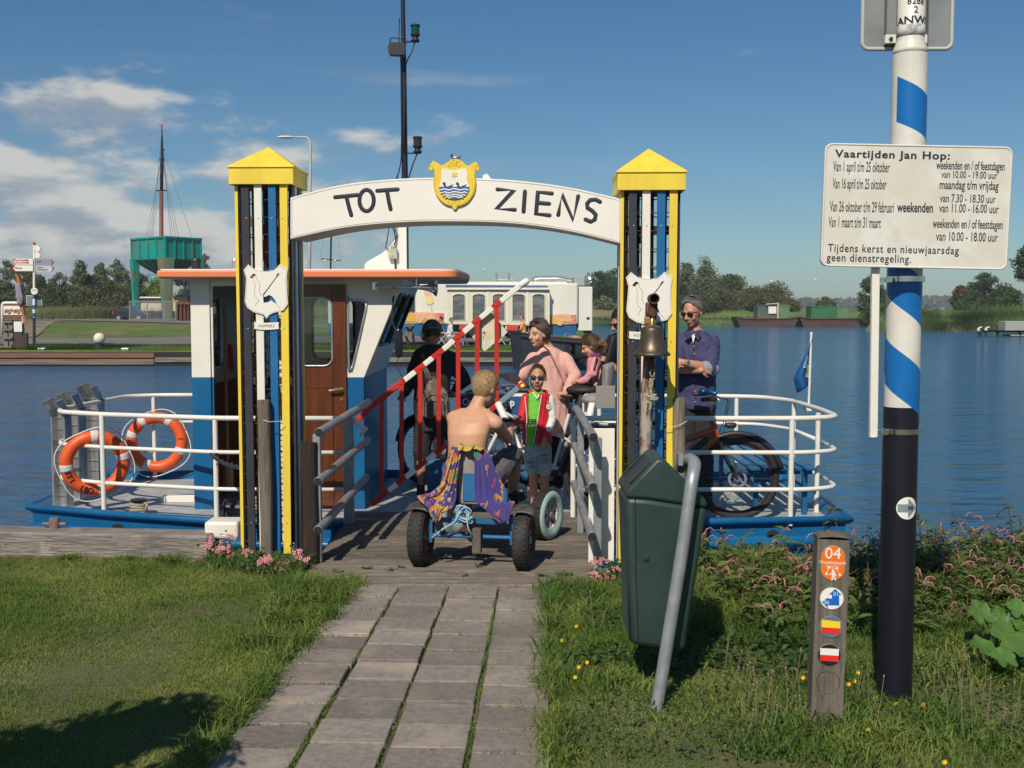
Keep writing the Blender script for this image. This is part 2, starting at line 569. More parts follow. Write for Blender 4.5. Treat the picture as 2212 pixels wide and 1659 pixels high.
SOIL=mat('lawn_soil',(.085,.105,.036),.95,col2=(.15,.13,.07),scale=9,lo=.35,hi=.7,bump=.6,bscale=50,col3=(.17,.135,.085),s3=1.6,lo3=.58,hi3=.72)
tag(np_obj('ground',np.stack([XX,YY,ZZ],-1).reshape(-1,3),FF,SOIL,smooth=True),kind='structure')
def water_mat():
 m=bpy.data.materials.new('canal_water');m.use_nodes=True
 t=m.node_tree;b=t.nodes['Principled BSDF'];L=t.links.new
 b.inputs['Base Color'].default_value=(.030,.120,.245,1)
 b.inputs['Roughness'].default_value=.10
 b.inputs['IOR'].default_value=1.42
 g=t.nodes.new('ShaderNodeNewGeometry')
 def nz(s,sx,sy,det,dist=0.0):
  mp=t.nodes.new('ShaderNodeMapping');mp.inputs['Scale'].default_value=(s*sx,s*sy,s)
  mp.inputs['Rotation'].default_value=(0,0,.25)
  L(g.outputs['Position'],mp.inputs[0])
  n=t.nodes.new('ShaderNodeTexNoise');n.inputs['Scale'].default_value=1;n.inputs['Detail'].default_value=det
  n.inputs['Roughness'].default_value=.55;n.inputs['Distortion'].default_value=dist
  L(mp.outputs[0],n.inputs['Vector']);return n.outputs[0]
 def mth(op,a,b_):
  n=t.nodes.new('ShaderNodeMath');n.operation=op
  for i, v in enumerate((a,b_)):
   if isinstance(v,(int,float)):n.inputs[i].default_value=v
   else:L(v,n.inputs[i])
  return n.outputs[0]
 gust=nz(.05,.5,1.3,3,.5)
 mr=t.nodes.new('ShaderNodeMapRange');L(gust,mr.inputs[0]);mr.inputs[1].default_value=.35;mr.inputs[2].default_value=.65
 mr.inputs[3].default_value=.55;mr.inputs[4].default_value=1.25
 h=mth('ADD',mth('MULTIPLY',nz(1.1,.55,1.5,3,.4),1.0),mth('MULTIPLY',nz(5.0,.6,1.35,4,.3),.30))
 h=mth('MULTIPLY',h,mr.outputs[0])
 bp=t.nodes.new('ShaderNodeBump');bp.inputs['Strength'].default_value=1.0;bp.inputs['Distance'].default_value=.38
 L(h,bp.inputs['Height']);L(bp.outputs[0],b.inputs['Normal'])
 return m
WATER_Z=-.65
wb=MB();wb.add([(-900,7.0,WATER_Z),(900,7.0,WATER_Z),(900,2600,WATER_Z),(-900,2600,WATER_Z)],[(0,1,2,3)])
tag(wb.build('water',water_mat()),kind='structure')
path=thing('paved_path','grey concrete slab path leading up to the wooden landing','path',(-.4,4.8,0))
path['kind']='structure'
del path['label'];del path['category']
SLAB=mat('concrete_slab',(.295,.258,.224),.9,col2=(.19,.168,.15),scale=34,lo=.35,hi=.7,bump=.45,bscale=160,rnd=.26,col3=(.40,.33,.26),s3=3.2,lo3=.5,hi3=.7)
ROWS={0:6.50,1:6.56,2:6.50,3:6.47}
random.seed(5)
slab_me=None
for k in range(4):
 y=ROWS[k]
 while y>3.0:
  L_=.245
  c_y=y-L_/2
  x0, x1=path_x(c_y,k), path_x(c_y,k+1)
  if slab_me is None:
   mb=MB();mb.box((0,0,-.03),(.294,.231,.06))
   o=mb.build('paving_slab',SLAB,path,world=False,bevel=.004)
   slab_me=o.data
  else:
   o=bpy.data.objects.new('paving_slab',slab_me);C.objects.link(o);o.parent=path
   md=o.modifiers.new('edge','BEVEL');md.width=.004;md.limit_method='ANGLE'
  o.location=V(((x0+x1)/2+random.uniform(-.003,.003),c_y,random.uniform(-.007,.008)))-path.location
  o.rotation_euler=(random.uniform(-.012,.012),random.uniform(-.012,.012),-PATH_DX+random.uniform(-.014,.014))
  y-=L_+random.uniform(-.004,.006)
def blades(px,py,pz,h,w,lean,seed=0):
 n=len(px)
 r=np.random.default_rng(seed)
 a=r.uniform(0,2*math.pi,n)
 dx, dy=np.cos(a), np.sin(a)
 la=r.uniform(0,2*math.pi,n)
 lx, ly=np.cos(la)*lean, np.sin(la)*lean
 P=np.stack([px,py,pz],-1)
 side=np.stack([dx,dy,np.zeros(n)],-1)*(w[:,None]*.5)
 mid=P+np.stack([lx*h*.30,ly*h*.30,h*.58],-1)
 tip=P+np.stack([lx*h,ly*h,h*(1-.35*lean)],-1)
 Vv=np.stack([P-side,P+side,mid+side*.8,mid-side*.8,tip+side*.12,tip-side*.12],1).reshape(-1,3)
 b=np.arange(n)[:,None]*6
 F_=np.concatenate([b+np.array([0,1,2,3]),b+np.array([3,2,4,5])],0)
 return Vv, F_
def scatter(n,x0,x1,y0,y1,seed):
 r=np.random.default_rng(seed)
 y=y0+(y1-y0)*r.power(1.0,n)
 x=r.uniform(x0,x1,n)
 return x, y
GRASS=mat('lawn_grass',(.125,.20,.038),.7,col2=(.27,.315,.08),scale=1.7,lo=.42,hi=.62,col3=(.27,.22,.11),s3=2.6,lo3=.58,hi3=.72,thin=.3,spec=.25)
GRASS2=mat('rank_grass',(.10,.175,.036),.7,col2=(.205,.26,.06),scale=2.3,lo=.42,hi=.62,col3=(.17,.15,.07),s3=3.1,lo3=.62,hi3=.74,thin=.25,spec=.25)
def lawn(n,x0,x1,y0,y1,hmean,seed,m,keep,wd=.0042,tallness=None,name='grass'):
 x, y=scatter(n,x0,x1,y0,y1,seed)
 ok=keep(x,y)
 x, y=x[ok], y[ok]
 vis=np.abs(x)<y*.50+1.2
 x, y=x[vis], y[vis]
 r=np.random.default_rng(seed+1)
 bare=vnoise(x,y,1.3,5)*.6+vnoise(x,y,4.5,6)*.4
 ok=r.uniform(0,1,len(x))<np.clip(1.75-1.7*bare,.15,1)
 x, y=x[ok], y[ok]
 h=hmean*(.45+.9*vnoise(x,y,3.2,2))*r.uniform(.55,1.35,len(x))
 if tallness is not None:
  h=h*tallness(x,y)
 z=land_z(x,y)-.006
 lean=r.uniform(.15,1.1,len(x))
 Vv, F_=blades(x,y,z,h,wd*r.uniform(.7,1.5,len(x)),lean,seed+2)
 return tag(np_obj(name,Vv,F_,m),kind='stuff')
edgeL=lambda y:path_x(y,0)-.07+.06*sstep0(y)+.05*(vnoise(y*0+3,y,5.0,8)-.4)
edgeR=lambda y:path_x(y,4)+.02-.07*(vnoise(y*0+9,y,5.0,8)-.4)
lawn(400000,-4.9,-.6,3.55,7.26,.030,21,GRASS,wd=.0034,keep=lambda x,y:(x<edgeL(y))&~((x>-1.36)&(y>6.60)))
lawn(215000,.05,5.0,3.55,6.9,.038,31,GRASS2,lambda x,y:x>edgeR(y),tallness=lambda x,y:.85+.9*(y>5.3)+1.3*vnoise(x,y,2.1,12)**2*(y>4.7))
def fringe(n,xf,y0,y1,spread,h0,seed,m,wd=.005):
 r=np.random.default_rng(seed)
 y=r.uniform(y0,y1,n);x=xf(y)+r.normal(0,spread,n)
 ok=r.uniform(0,1,n)<np.clip(vnoise(x*0,y,6,seed)*1.8-.25,.05,1)
 x, y=x[ok], y[ok]
 h=h0*r.uniform(.4,1.3,len(x))
 Vv, F_=blades(x,y,np.full(len(x),-.012),h,wd*r.uniform(.7,1.4,len(x)),r.uniform(.3,1.3,len(x)),seed)
 return tag(np_obj('grass',Vv,F_,m),kind='stuff')
fringe(5200,lambda y:path_x(y,0)-.04+.05*sstep0(y),3.7,6.6,.035,.10,41,GRASS2)
fringe(4200,lambda y:path_x(y,4)+.01,3.7,6.5,.035,.11,42,GRASS2)
fringe(1500,lambda y:path_x(y,1)-.005,3.7,6.4,.006,.026,43,GRASS2,.003)
fringe(600,lambda y:path_x(y,2)-.003,3.7,6.4,.004,.018,44,GRASS2,.003)
fringe(1400,lambda y:path_x(y,3)-.005,3.7,6.4,.006,.026,45,GRASS2,.003)
def tufts(cs,h0,n,spread,seed,m,wd=.006):
 r=np.random.default_rng(seed)
 X, Y, H=[], [], []
 for(x,y,s)in cs:
  k=int(n*s)
  X.append(x+r.normal(0,spread*s,k));Y.append(y+r.normal(0,spread*s,k));H.append(h0*s*r.uniform(.4,1.25,k))
 X, Y, H=map(np.concatenate,(X,Y,H))
 Vv, F_=blades(X,Y,land_z(X,Y)-.01,H,wd*r.uniform(.6,1.4,len(X)),r.uniform(.3,1.35,len(X)),seed)
 return tag(np_obj('grass',Vv,F_,m),kind='stuff')
tufts([(-1.16,6.38,1.0),(-1.24,6.05,1.0),(-1.33,6.5,.9),(-1.45,6.9,.9),(-1.9,7.12,.8),(-1.2,5.75,.8),(-1.28,5.4,.7),(-1.3,6.9,.9),(-1.2,6.75,.9),(-1.7,7.15,.8),(-2.3,7.2,.5),(-3.0,7.24,.4),(-2.6,7.2,.4)],.15,700,.09,51,GRASS2)
tufts([(1.24,4.30,1.1),(1.40,4.22,1.1),(1.12,4.18,1.0),(1.60,4.42,1.1),(1.75,4.35,.9),(1.55,4.15,1.0),(1.0,4.1,.8),(1.3,4.0,.9),(.72,5.6,.8),(.50,5.9,.9),(.46,5.3,.8),(.40,4.8,.9),(1.9,5.0,1.0),(2.2,4.9,.9),(2.3,5.3,1),(.9,5.2,.9),(.45,6.3,1.0),(1.9,4.1,.7)],.10,500,.10,52,GRASS2,.007)
beam=MB()
a_, b_=W(-60,1149,7.85), W(458,1163,7.72)
BEAMW=mat('grey_driftwood',(.30,.265,.235),.88,col2=(.155,.14,.135),scale=5,st=(.8,5,9),lo=.40,hi=.64,bump=.8,bscale=9,bst=(.8,6,9),col3=(.36,.32,.27),s3=9,lo3=.55,hi3=.7)
zt=.145
beam.bar((-4.9,7.655,.058),(-2.06,7.40,.058),.225,.175)
o=beam.build('quay_beam',BEAMW,bevel=.014,smooth=False)
tag(o,'long grey weathered timber beam edging the lawn in front of the ferry bow','beam')
mb=MB();mb.bar((-4.9,7.44,-.02),(-1.95,7.22,-.02),.05,.03)
tag(mb.build('edge_plate',mat('rust_red_plate',(.16,.065,.045),.8,col2=(.22,.16,.12),scale=6,bump=.2)),'rust red steel strip lying along the lawn below the grey quay beam','edging')
mb=MB();mb.box((-2.9,7.62,-.60),(4.2,.10,1.0))
tag(mb.build('quay_wall',mat('tarred_sheet',(.022,.018,.016),.8)),kind='structure')
mb=MB()
p=W(118,1146,7.56)
mb.lathe([(.034,-.02),(.038,.0),(.036,.062),(.030,.075),(.0,.078)],Matrix.Translation((p.x,p.y,.145)),14)
mb.tube([(p.x-.085,p.y,.175),(p.x+.085,p.y,.175)],.012,8)
tag(mb.build('mooring_pin',mat('rosy_rust',(.26,.16,.14),.8,col2=(.15,.10,.09),scale=30),smooth=rad(40)),'small rusty mooring pin with a cross bar on the grey quay beam','mooring pin')
mb=MB();p0, p1=W(452,1130,7.60), W(524,1165,7.60)
mb.box(((p0.x+p1.x)/2+.02,7.50,.160),(.235,.20,.12))
tag(mb.build('white_block',WHITE,bevel=.02,seg=2),'white painted block at the end of the grey quay beam','block')
land=thing('wooden_landing','worn grey plank landing between the two striped towers','landing',(-.35,7.7,0))
PLANK=mat('landing_plank',(.255,.215,.175),.88,col2=(.15,.125,.105),scale=4,st=(.7,12,12),lo=.36,hi=.66,bump=.9,bscale=7,bst=(.6,14,10),rnd=.26,col3=(.33,.29,.24),s3=6,lo3=.56,hi3=.7)
random.seed(9)
y=6.62
pl_me=None
while y<9.0:
 mb=MB()
 w_=.142 if y>6.7 else.17
 n3=3
 for j in range(n3):
  mb.box((0,-w_/2+w_*(j+.5)/n3,-.02-(.0 if j%2==0 else.003)),(1.92,w_/n3-.006,.04))
 mb.box((0,0,-.032),(1.92,w_-.004,.028))
 o=mb.build('plank',PLANK,land,world=False)
 sl=-.0 if y<8.2 else-(y-8.2)*.01
 o.location=V((-.36+random.uniform(-.006,.006),y+w_/2,sl+random.uniform(-.003,.003)))-land.location
 o.rotation_euler=(random.uniform(-.01,.01),random.uniform(-.002,.002),random.uniform(-.003,.003))
 y+=w_+.006
for x in(-1.2,-.36,.5):
 mb=MB();mb.box((x,7.85,-.13),(.12,2.3,.14));mb.build('joist',OLDWOOD,land)
mb=MB();mb.box((-.36,6.565,-.04),(1.86,.075,.09));mb.build('sill_beam',OLDWOOD,land,bevel=.01)
def bank_f(r,n):
 x=r.uniform(.75,4.8,n);y=r.uniform(5.5,7.4,n);k=(vnoise(x,y,1.8,71)>.40)&(np.abs(x)<y*.5+1.2);return x[k], y[k]
r_=np.random.default_rng(91);bx_, by_=bank_f(r_,30000)
Vv, F_=blades(bx_,by_,land_z(bx_,by_)-.01,.10+.16*vnoise(bx_,by_,2.6,72)*r_.uniform(.5,1.5,len(bx_)),.0055*r_.uniform(.7,1.4,len(bx_)),r_.uniform(.2,1.0,len(bx_)),93)
tag(np_obj('bank_grass',Vv,F_,GRASS2),kind='stuff')
for k_, n_ in((0,260),(2,90),(3,160)):
 r_=np.random.default_rng(200+k_);yy_=ROWS[k_]-.2465*r_.integers(1,11,n_)+r_.normal(0,.005,n_);u_=r_.uniform(0,1,n_)**(1.8 if k_==0 else 1)
 xx_=path_x(yy_,k_)+u_*.3
 Vv, F_=blades(xx_,yy_,np.full(n_,-.005),.022*r_.uniform(.5,1.6,n_),np.full(n_,.0035),r_.uniform(.4,1.4,n_),210+k_)
 tag(np_obj('joint_grass',Vv,F_,GRASS2),kind='stuff')
# ================================================================ THE GATE: two striped towers and the arch
A_, B_=V((-1.492,7.22,0)), V((.708,6.93,0))
gd=(B_-A_).normalized();gang=math.atan2(gd.y,gd.x)
GM=Matrix.Translation(A_)@Matrix.Rotation(gang,4,'Z')
span=(B_-A_).length
TW=.335
TR=gang*.22
def tbase(x0):return GM@V((x0+TW/2,TW/2,0))+V((-.008 if x0<0 else-.014,0,0))
def tface(x0):return Matrix.Translation(tbase(x0))@Matrix.Rotation(TR,4,'Z')@Matrix.Translation((-(x0+TW/2)-.004,-TW/2-.0245,0))@FRONT
def tower(x0,label,z_eave,tip):
 """x0: left edge of the tower in gate coordinates"""
 base=tbase(x0)
 t=thing('striped_tower',label,'gate tower',base,TR,'striped gate towers')
 M_=WM[t.name]
 cols=[BLACK,WHITE,BLUE,YEL]
 h=TW/2
 sw, st_=.050, .020
 off=[-.108,-.027,.062,.134]
 zt_=z_eave
 me={}
 for side in range(4):
  R_=Matrix.Rotation(side*math.pi/2,4,'Z')
  for k in range(4):
   mb=MB()
   mb.box((0,0,zt_/2+.02),(sw,st_,zt_-.04))
   key=k
   if key not in me:
    o=mb.build('slat',cols[k],t,world=False)
    me[key]=o.data
   else:
    o=share('slat',me[key],t,Matrix())
   o.matrix_local=R_@Matrix.Translation((off[k],-h-.012,0))@Matrix.Rotation(.002*(k-1.5),4,'Y')
 mb=MB()
 for k in range(4):
  for z in(zt_-.22,zt_-.95,.25):
   mb.lathe([(.0055,0),(.0045,.002),(0,.003)],Matrix.Translation((off[k],-h-.0225,z))@FRONT,8)
 mb.build('screw_heads',GALV,t,world=False,kind='stuff')
 mb=MB()
 hh=h-.008
 zs=np.arange(.12,zt_,.1145)
 for z in zs:
  mb.tube([(-hh,-hh,z),(hh,-hh,z),(hh,hh,z),(-hh,hh,z)],.0038,5,closed=True)
 for s in(-1,1):
  for q in(-1,-.36,.28,1):
   mb.tube([(hh*q,s*hh,.05),(hh*q,s*hh,zt_)],.0042,5)
   mb.tube([(s*hh,hh*q,.05),(s*hh,hh*q,zt_)],.0042,5)
 mb.build('wire_cage',RUST,t,world=False)
 CB=mat('tarred_wood',(.05,.04,.035),.8,col2=(.28,.20,.13),scale=12,lo=.6,hi=.66)
 for z in(zt_-.235,1.2):
  mb=MB();mb.box((0,-.02,z),(TW-.03,.045,.05));mb.build('cross_brace',CB,t,world=False)
  mb=MB();mb.box((-.02,0,z-.052),(.045,TW-.03,.05));mb.build('cross_brace',CB,t,world=False)
 ch=.428/2
 for side in range(4):
  R_=Matrix.Rotation(side*math.pi/2,4,'Z')
  mb=MB();mb.box((0,0,0),(2*ch-(.0 if side%2==0 else.046),.022,.106))
  o=mb.build('fascia_board',YEL,t,world=False,bevel=.002)
  o.matrix_local=R_@Matrix.Translation((0,-ch+.0115,z_eave+.053-.0))
 mb=MB();mb.box((0,0,z_eave+.02),(2*ch-.05,2*ch-.05,.02));mb.build('cap_floor',BLACK,t,world=False)
 mb=MB()
 e=ch+.008
 zb=z_eave+.107
 vs_=[(-e,-e,zb),(e,-e,zb),(e,e,zb),(-e,e,zb),(-e,-e,zb+.012),(e,-e,zb+.012),(e,e,zb+.012),(-e,e,zb+.012),(0,0,tip)]
 mb.add(vs_,[(3,2,1,0),(0,1,5,4),(1,2,6,5),(2,3,7,6),(3,0,4,7),(4,5,8),(5,6,8),(6,7,8),(7,4,8)])
 mb.build('pyramid_roof',YEL,t,world=False,bevel=.003)
 return t
zl=W(580,398,7.2).z;zl_tip=W(578,317,7.40).z
zr=W(1404,412,6.9).z;zr_tip=W(1403,322,7.1).z
towerL=tower(-TW,'striped tower left of the arch, in front of the wheelhouse',zl,zl_tip)
towerR=tower(span,'striped tower right of the arch, behind the brass bell',zr,zr_tip)
arch=thing('arch_sign','white arched sign board reading TOT ZIENS between two towers','arch sign',GM@V((span/2,0,2.1)),gang)
def gx(px_,py_):
 """sheet point onto the front plane of the arch -> gate x, z"""
 o_=V((0,0,EYE));d_=(W(px_,py_,1.0)-o_)
 n_=V((-gd.y,gd.x,0))
 t_=(A_-n_*.012-o_).dot(n_)/d_.dot(n_)
 q=GM.inverted()@(o_+d_*t_)
 return q.x, q.z
def arc_pts(pts,n=28):
 """smooth curve through sheet points"""
 P=[V((*gx(*p),0))for p in pts]
 out_=[]
 for i in range(n+1):
  t=i/n*(len(P)-1);k=min(int(t),len(P)-2);u=t-k
  p0, p1, p2, p3=P[max(k-1,0)], P[k], P[k+1], P[min(k+2,len(P)-1)]
  q=.5*((2*p1)+(p2-p0)*u+(2*p0-5*p1+4*p2-p3)*u*u+(3*p1-p0-3*p2+p3)*u**3)
  out_.append((q.x,q.y))
 return out_
top=arc_pts([(627,427),(740,399),(865,386),(985,384),(1105,389),(1225,404),(1343,430)])
bot=arc_pts([(627,517),(740,493),(865,481),(985,479),(1105,483),(1225,499),(1343,527)])
AM=GM@Matrix.Translation((0,-.012,0))@FRONT
poly=top+bot[::-1]
mb=MB();mb.prism(poly,-.345,AM)
mb.build('board',WHITE2,arch,bevel=.004)
mb=MB()
def inset(pts,d):return[(x,y+d)for x,y in pts]
for z_, ins in((.0015,.012),):
 tp=[V((x,y-ins,0))for x,y in top];bt=[V((x,y+ins,0))for x,y in bot]
 tp[0].x+=ins;bt[0].x+=ins;tp[-1].x-=ins;bt[-1].x-=ins
 loop=tp+bt[::-1]
 mb.tube([AM@V((p.x,p.y,.0002))for p in loop],.0016,5,closed=True)
mb.build('border_line',mat('pencil_grey',(.26,.25,.22),.7),arch)
LN=V((gd.y,-gd.x,0))
def letter(strokes,wpx=10.5):
 mb=MB()
 for st in strokes:
  q=[gx(*p)for p in st]
  mb.limb([AM@V((x,z,.0))for x,z in q],wpx/2*7.05/F_PX,10)
 vs_=[]
 for p in mb.v:
  p=V(p);l=AM.inverted()@p
  l.z=l.z*.16+.0008
  vs_.append(AM@l)
 mb.v=vs_
 return mb
def arcp(cx,cy,rx,ry,a0,a1,n=14):
 return[(cx+rx*math.cos(rad(a0+(a1-a0)*i/n)),cy-ry*math.sin(rad(a0+(a1-a0)*i/n)))for i in range(n+1)]
LET={'T1':[[(724,426),(772,421)],[(748,424),(754,448),(759,465)]],'O':[arcp(792,433,15.5,23,0,360,22)],'T2':[[(815,412),(859,409)],[(836,412),(840,435),(844,452)]],'Z':[[(1075,409),(1110,411),(1073,451),(1112,453)]],'I':[[(1134,414),(1131,457)]],'E':[[(1192,418),(1162,415),(1158,462),(1187,465)],[(1162,438),(1186,440)]],'N':[[(1206,464),(1214,420),(1238,475),(1249,424)]],'S':[[(1296,436),(1287,431),(1275,432),(1268,440),(1269,449),(1280,456),(1287,464),(1285,474),(1276,479),(1265,474)]],}
for k_, s_ in LET.items():
 letter(s_,9.3).build('letter',INK,arch,smooth=True)
arms=thing('coat_of_arms','yellow painted coat of arms with star and swallows on the arch','coat of arms',GM@V((span*.49,-.02,2.3)),gang)
def zp(x,y,k=(1680,580,.16877)):
 return gx((k[0]+x*k[2])*.54,(k[1]+y*k[2])*.54)
def smooth_loop(pts,sub=4,closed=True):
 P=[V((*p,0))for p in pts];n=len(P);o_=[]
 for i in range(n if closed else n-1):
  p0, p1, p2, p3=P[(i-1)%n], P[i], P[(i+1)%n], P[(i+2)%n]
  if not closed:
   p0=P[max(i-1,0)];p3=P[min(i+2,n-1)]
  for j in range(sub):
   u=j/sub
   q=.5*((2*p1)+(p2-p0)*u+(2*p0-5*p1+4*p2-p3)*u*u+(3*p1-p0-3*p2+p3)*u**3)
   o_.append((q.x,q.y))
 return o_
outl=[(330,385),(420,430),(535,490),(640,430),(750,360),(840,338),(940,360),(1040,420),(1130,500),(1230,455),(1330,405),(1385,470),(1422,540),(1410,600),(1370,625),(1330,600),(1318,640),(1320,760),(1335,900),(1310,1090),(1240,1240),(1130,1370),(1000,1440),(890,1470),(885,1510),(832,1540),(785,1510),(770,1465),(640,1430),(520,1350),(400,1200),(345,1050),(330,900),(345,760),(350,640),(330,580),(300,615),(260,620),(215,580),(225,520),(270,450)]
outl=[zp(*p)for p in outl]
YF=mat('crest_yellow',(.83,.60,.05),.5,col2=(.76,.53,.05),scale=9)
mb=MB();mb.prism(smooth_loop(outl,3),.014,AM,z0=.004);mb.build('shield',YF,arms,bevel=.002)
inner=[(565,555),(700,600),(832,608),(960,595),(1080,560),(1140,675),(1130,800),(1150,910),(1185,1000),(1160,1130),(1080,1220),(950,1290),(832,1305),(700,1290),(590,1220),(500,1120),(465,1010),(500,900),(530,780),(522,670)]
inn=smooth_loop([zp(*p)for p in inner],2)
mb=MB();mb.prism(inn,.004,AM,z0=.019);mb.build('white_field',WHITE2,arms)
mb=MB()
wav=[(470,1000),(1182,1000),(1175,1090),(1130,1165),(1050,1240),(950,1285),(832,1300),(715,1285),(610,1230),(530,1155),(480,1080)]
mb.prism([zp(*p)for p in wav],.003,AM,z0=.0235);mb.build('blue_water_field',mat('crest_blue',(.03,.12,.33),.5),arms)
mb=MB()
for y0, xs_ in((1070,[(495,690),(690,970),(985,1160)]),(1140,[(520,690),(695,1000),(1010,1130)]),(1200,[(565,690),(700,985),(1010,1090)]),(1250,[(620,700),(720,950),(965,1030)])):
 for a, b in xs_:
  m_=(a+b)/2
  q=[(a,y0+18),(lerp(a,m_,.5),y0-8),(m_,y0-20),(lerp(m_,b,.5),y0-6),(b,y0+14)]
  if b-a<200:
   q=[(a,y0+10),(m_,y0-14),(b,y0+8)]
  mb.limb([AM@V((*zp(*p),.0262))for p in q],.0048,6)
mb.build('wave_lines',WHITE2,arms)
mb=MB()
st6=[]
for i in range(12):
 r_=84 if i%2==0 else 44
 a=math.pi/2+i*math.pi/6
 st6.append(zp(832+r_*math.cos(a),710-r_*math.sin(a)))
mb.prism(st6,.003,AM,z0=.0235);mb.build('star',YF,arms)
def swallow(ox,oy,s,name,big=False):
 mb=MB()
 body=[(0,10),(15,-18),(45,-18),(70,15),(130,60),(190,72),(235,45),(265,40),(215,78),(262,105),(250,112),(200,92),(150,100),(100,110),(60,108),(25,60)]
 q=[zp(ox+x*s,oy+y*s)for x,y in body]
 mb.prism(q,.003 if not big else.012,AM,z0=.0235 if not big else.004,m=0)
 wg=[(70,45),(110,42),(160,68),(150,92),(90,88)]
 mb.prism([zp(ox+x*s,oy+y*s)for x,y in wg],.002,AM,z0=.0268 if not big else.0162,m=1)
 mb.prism([zp(ox+x*s,oy+y*s)for x,y in[(8,0),(20,-12),(32,-6),(26,8)]],.002,AM,z0=.0268 if not big else.0162,m=1)
 mb.build(name,[INK,WHITE2],arms)
swallow(552,905,.98,'swallow');swallow(866,905,.98,'swallow')
swallow(720,232,1.0,'swallow',True)
mb=MB()
def scr(pts):mb.tube([AM@V((*zp(*p),.0185))for p in pts],.0011,5)
scr(arcp(832,412,48,52,0,360));scr([(690,390),(750,430),(765,480),(740,525),(700,530),(680,500),(700,480)])
scr([(960,390),(890,430),(880,480),(900,520),(950,530),(985,500),(965,475)]);scr([(780,510),(875,510)])
scr([(740,1310),(790,1330),(800,1380),(760,1430)]);scr([(740,1380),(700,1390),(685,1350),(710,1320)])
scr([(900,1310),(850,1340),(850,1380),(890,1430)]);scr([(910,1380),(950,1380),(955,1340),(930,1315)])
scr([(360,700),(345,900),(370,1080),(430,1220),(540,1350),(660,1425),(770,1450)]);scr([(1300,700),(1318,900),(1290,1080),(1230,1210),(1120,1340),(990,1420),(890,1445)])
scr([(225,560),(250,500),(310,500),(345,560),(352,640)]);scr([(1420,540),(1380,490),(1335,520),(1315,600)])
mb.build('scroll_lines',mat('crest_line',(.30,.20,.03),.7),arms)
mb=MB()
mb.prism([zp(*p)for p in[(1318,590),(1425,545),(1480,610),(1520,680),(1505,735),(1450,745),(1395,715),(1395,800),(1330,800)]],.012,AM,z0=-.30)
mb.build('rear_scroll',WHITE2,arms)
def shield(cx,cy,s,M_,label,group):
 t=thing('white_shield',label,'shield',M_@V((cx,cy,0)),0,group)
 O=[(-.155,1.0-.06),(-.115,1.0),(-.07,.93),(0,.895),(.07,.905),(.13,.985),(.155,.93),(.145,.80),(.15,.68),(.165,.5),(.155,.40),(.12,.32),(.06,.27),(0,.20),(-.06,.27),(-.115,.31),(-.155,.40),(-.165,.5),(-.15,.66),(-.145,.82)]
 def q(u,v):
  return((u-418)/320*.34*s+cx,cy+(1195-v)/400*.42*s)
 out_=[(258,1040),(292,1000),(340,1035),(420,1050),(480,1040),(524,998),(578,1040),(570,1110),(572,1200),(578,1290),(545,1335),(470,1355),(440,1370),(418,1398),(400,1368),(330,1350),(280,1318),(262,1270),(270,1180),(275,1100)]
 bird=[(300,1100),(312,1078),(328,1066),(342,1070),(345,1085),(330,1085),(326,1104),(312,1098)]
 body=[(397,1228),(412,1238),(440,1222),(462,1232),(486,1262),(495,1290),(470,1275),(455,1262),(435,1275),(400,1280),(398,1258)]
 stick=[(503,1068),(522,1062),(514,1078),(502,1092),(400,1230),(392,1224),(490,1096)]
 leg=[(490,1284),(520,1318),(515,1322),(478,1284)]
 neckl=[(343,1088),(372,1120),(380,1160),(366,1190)]
 loops=[[q(*p)for p in lp]for lp in(out_,bird,body,stick)]
 mb=MB();mb.curve2d(loops,M_,.010);mb.build('plate',WHITE2,t)
 mb=MB()
 for lp in([(345,1075),(350,1105),(372,1130),(374,1165),(368,1190),(385,1225)],[(330,1110),(342,1150),(332,1195),(345,1240),(370,1268)],[(365,1260),(338,1302)],[(488,1285),(520,1320)]):
  mb.tube([M_@V((*q(*p),.0105))for p in lp],.0016*s,5)
 ol=[q(cxp+(x-cxp)*.955,cyp+(y-cyp)*.965)for x,y in out_ for cxp,cyp in((418,1195),)]
 mb.tube([M_@V((x,y,.0100))for x,y in ol],.0012*s,5,closed=True)
 mb.build('outline',mat('pencil_grey',(.26,.25,.22),.7),t)
 return t
def plaque(cx,cy,M_,label,group):
 t=thing('name_plaque',label,'plaque',M_@V((cx,cy,0)),0,group)
 w, h=.083, .0225
 P=[]
 for i in range(9):
  u=-1+2*i/8;P.append((cx+u*w,cy+h-.004*(1-u*u)+.0))
 P+=[(cx+w*.96,cy)]
 for i in range(9):
  u=1-2*i/8;P.append((cx+u*w,cy-h-.006*(1-u*u)))
 P+=[(cx-w*.96,cy)]
 mb=MB();mb.prism(P,.008,M_);mb.build('board',WHITE2,t)
 mb=MB();mb.text('HOPPERS',.026,M_@Matrix.Translation((cx,cy-.012,.009)),sx=.95,align='CENTER',d=.0006,track=1.1)
 mb.build('lettering',mat('plaque_letter',(.16,.15,.14),.7),t)
SM, SM2=tface(-TW), tface(span)
sx_, sz_=gx(574,629);shield(sx_,sz_,.86,SM,'white shield with cut-out bird on the left striped tower','white shields with a cut-out bird')
sx_, sz_=gx(575,703);plaque(sx_,sz_,SM,'small white plaque HOPPERS under the left shield','plaques under the shields')
sx_, sz_=gx(1401,648);shield(sx_,sz_,.86,SM2,'white shield with cut-out bird behind the rusty bell post','white shields with a cut-out bird')
sx_, sz_=gx(1386,723);plaque(sx_,sz_,SM2,'small white plaque half hidden behind the brass bell','plaques under the shields')
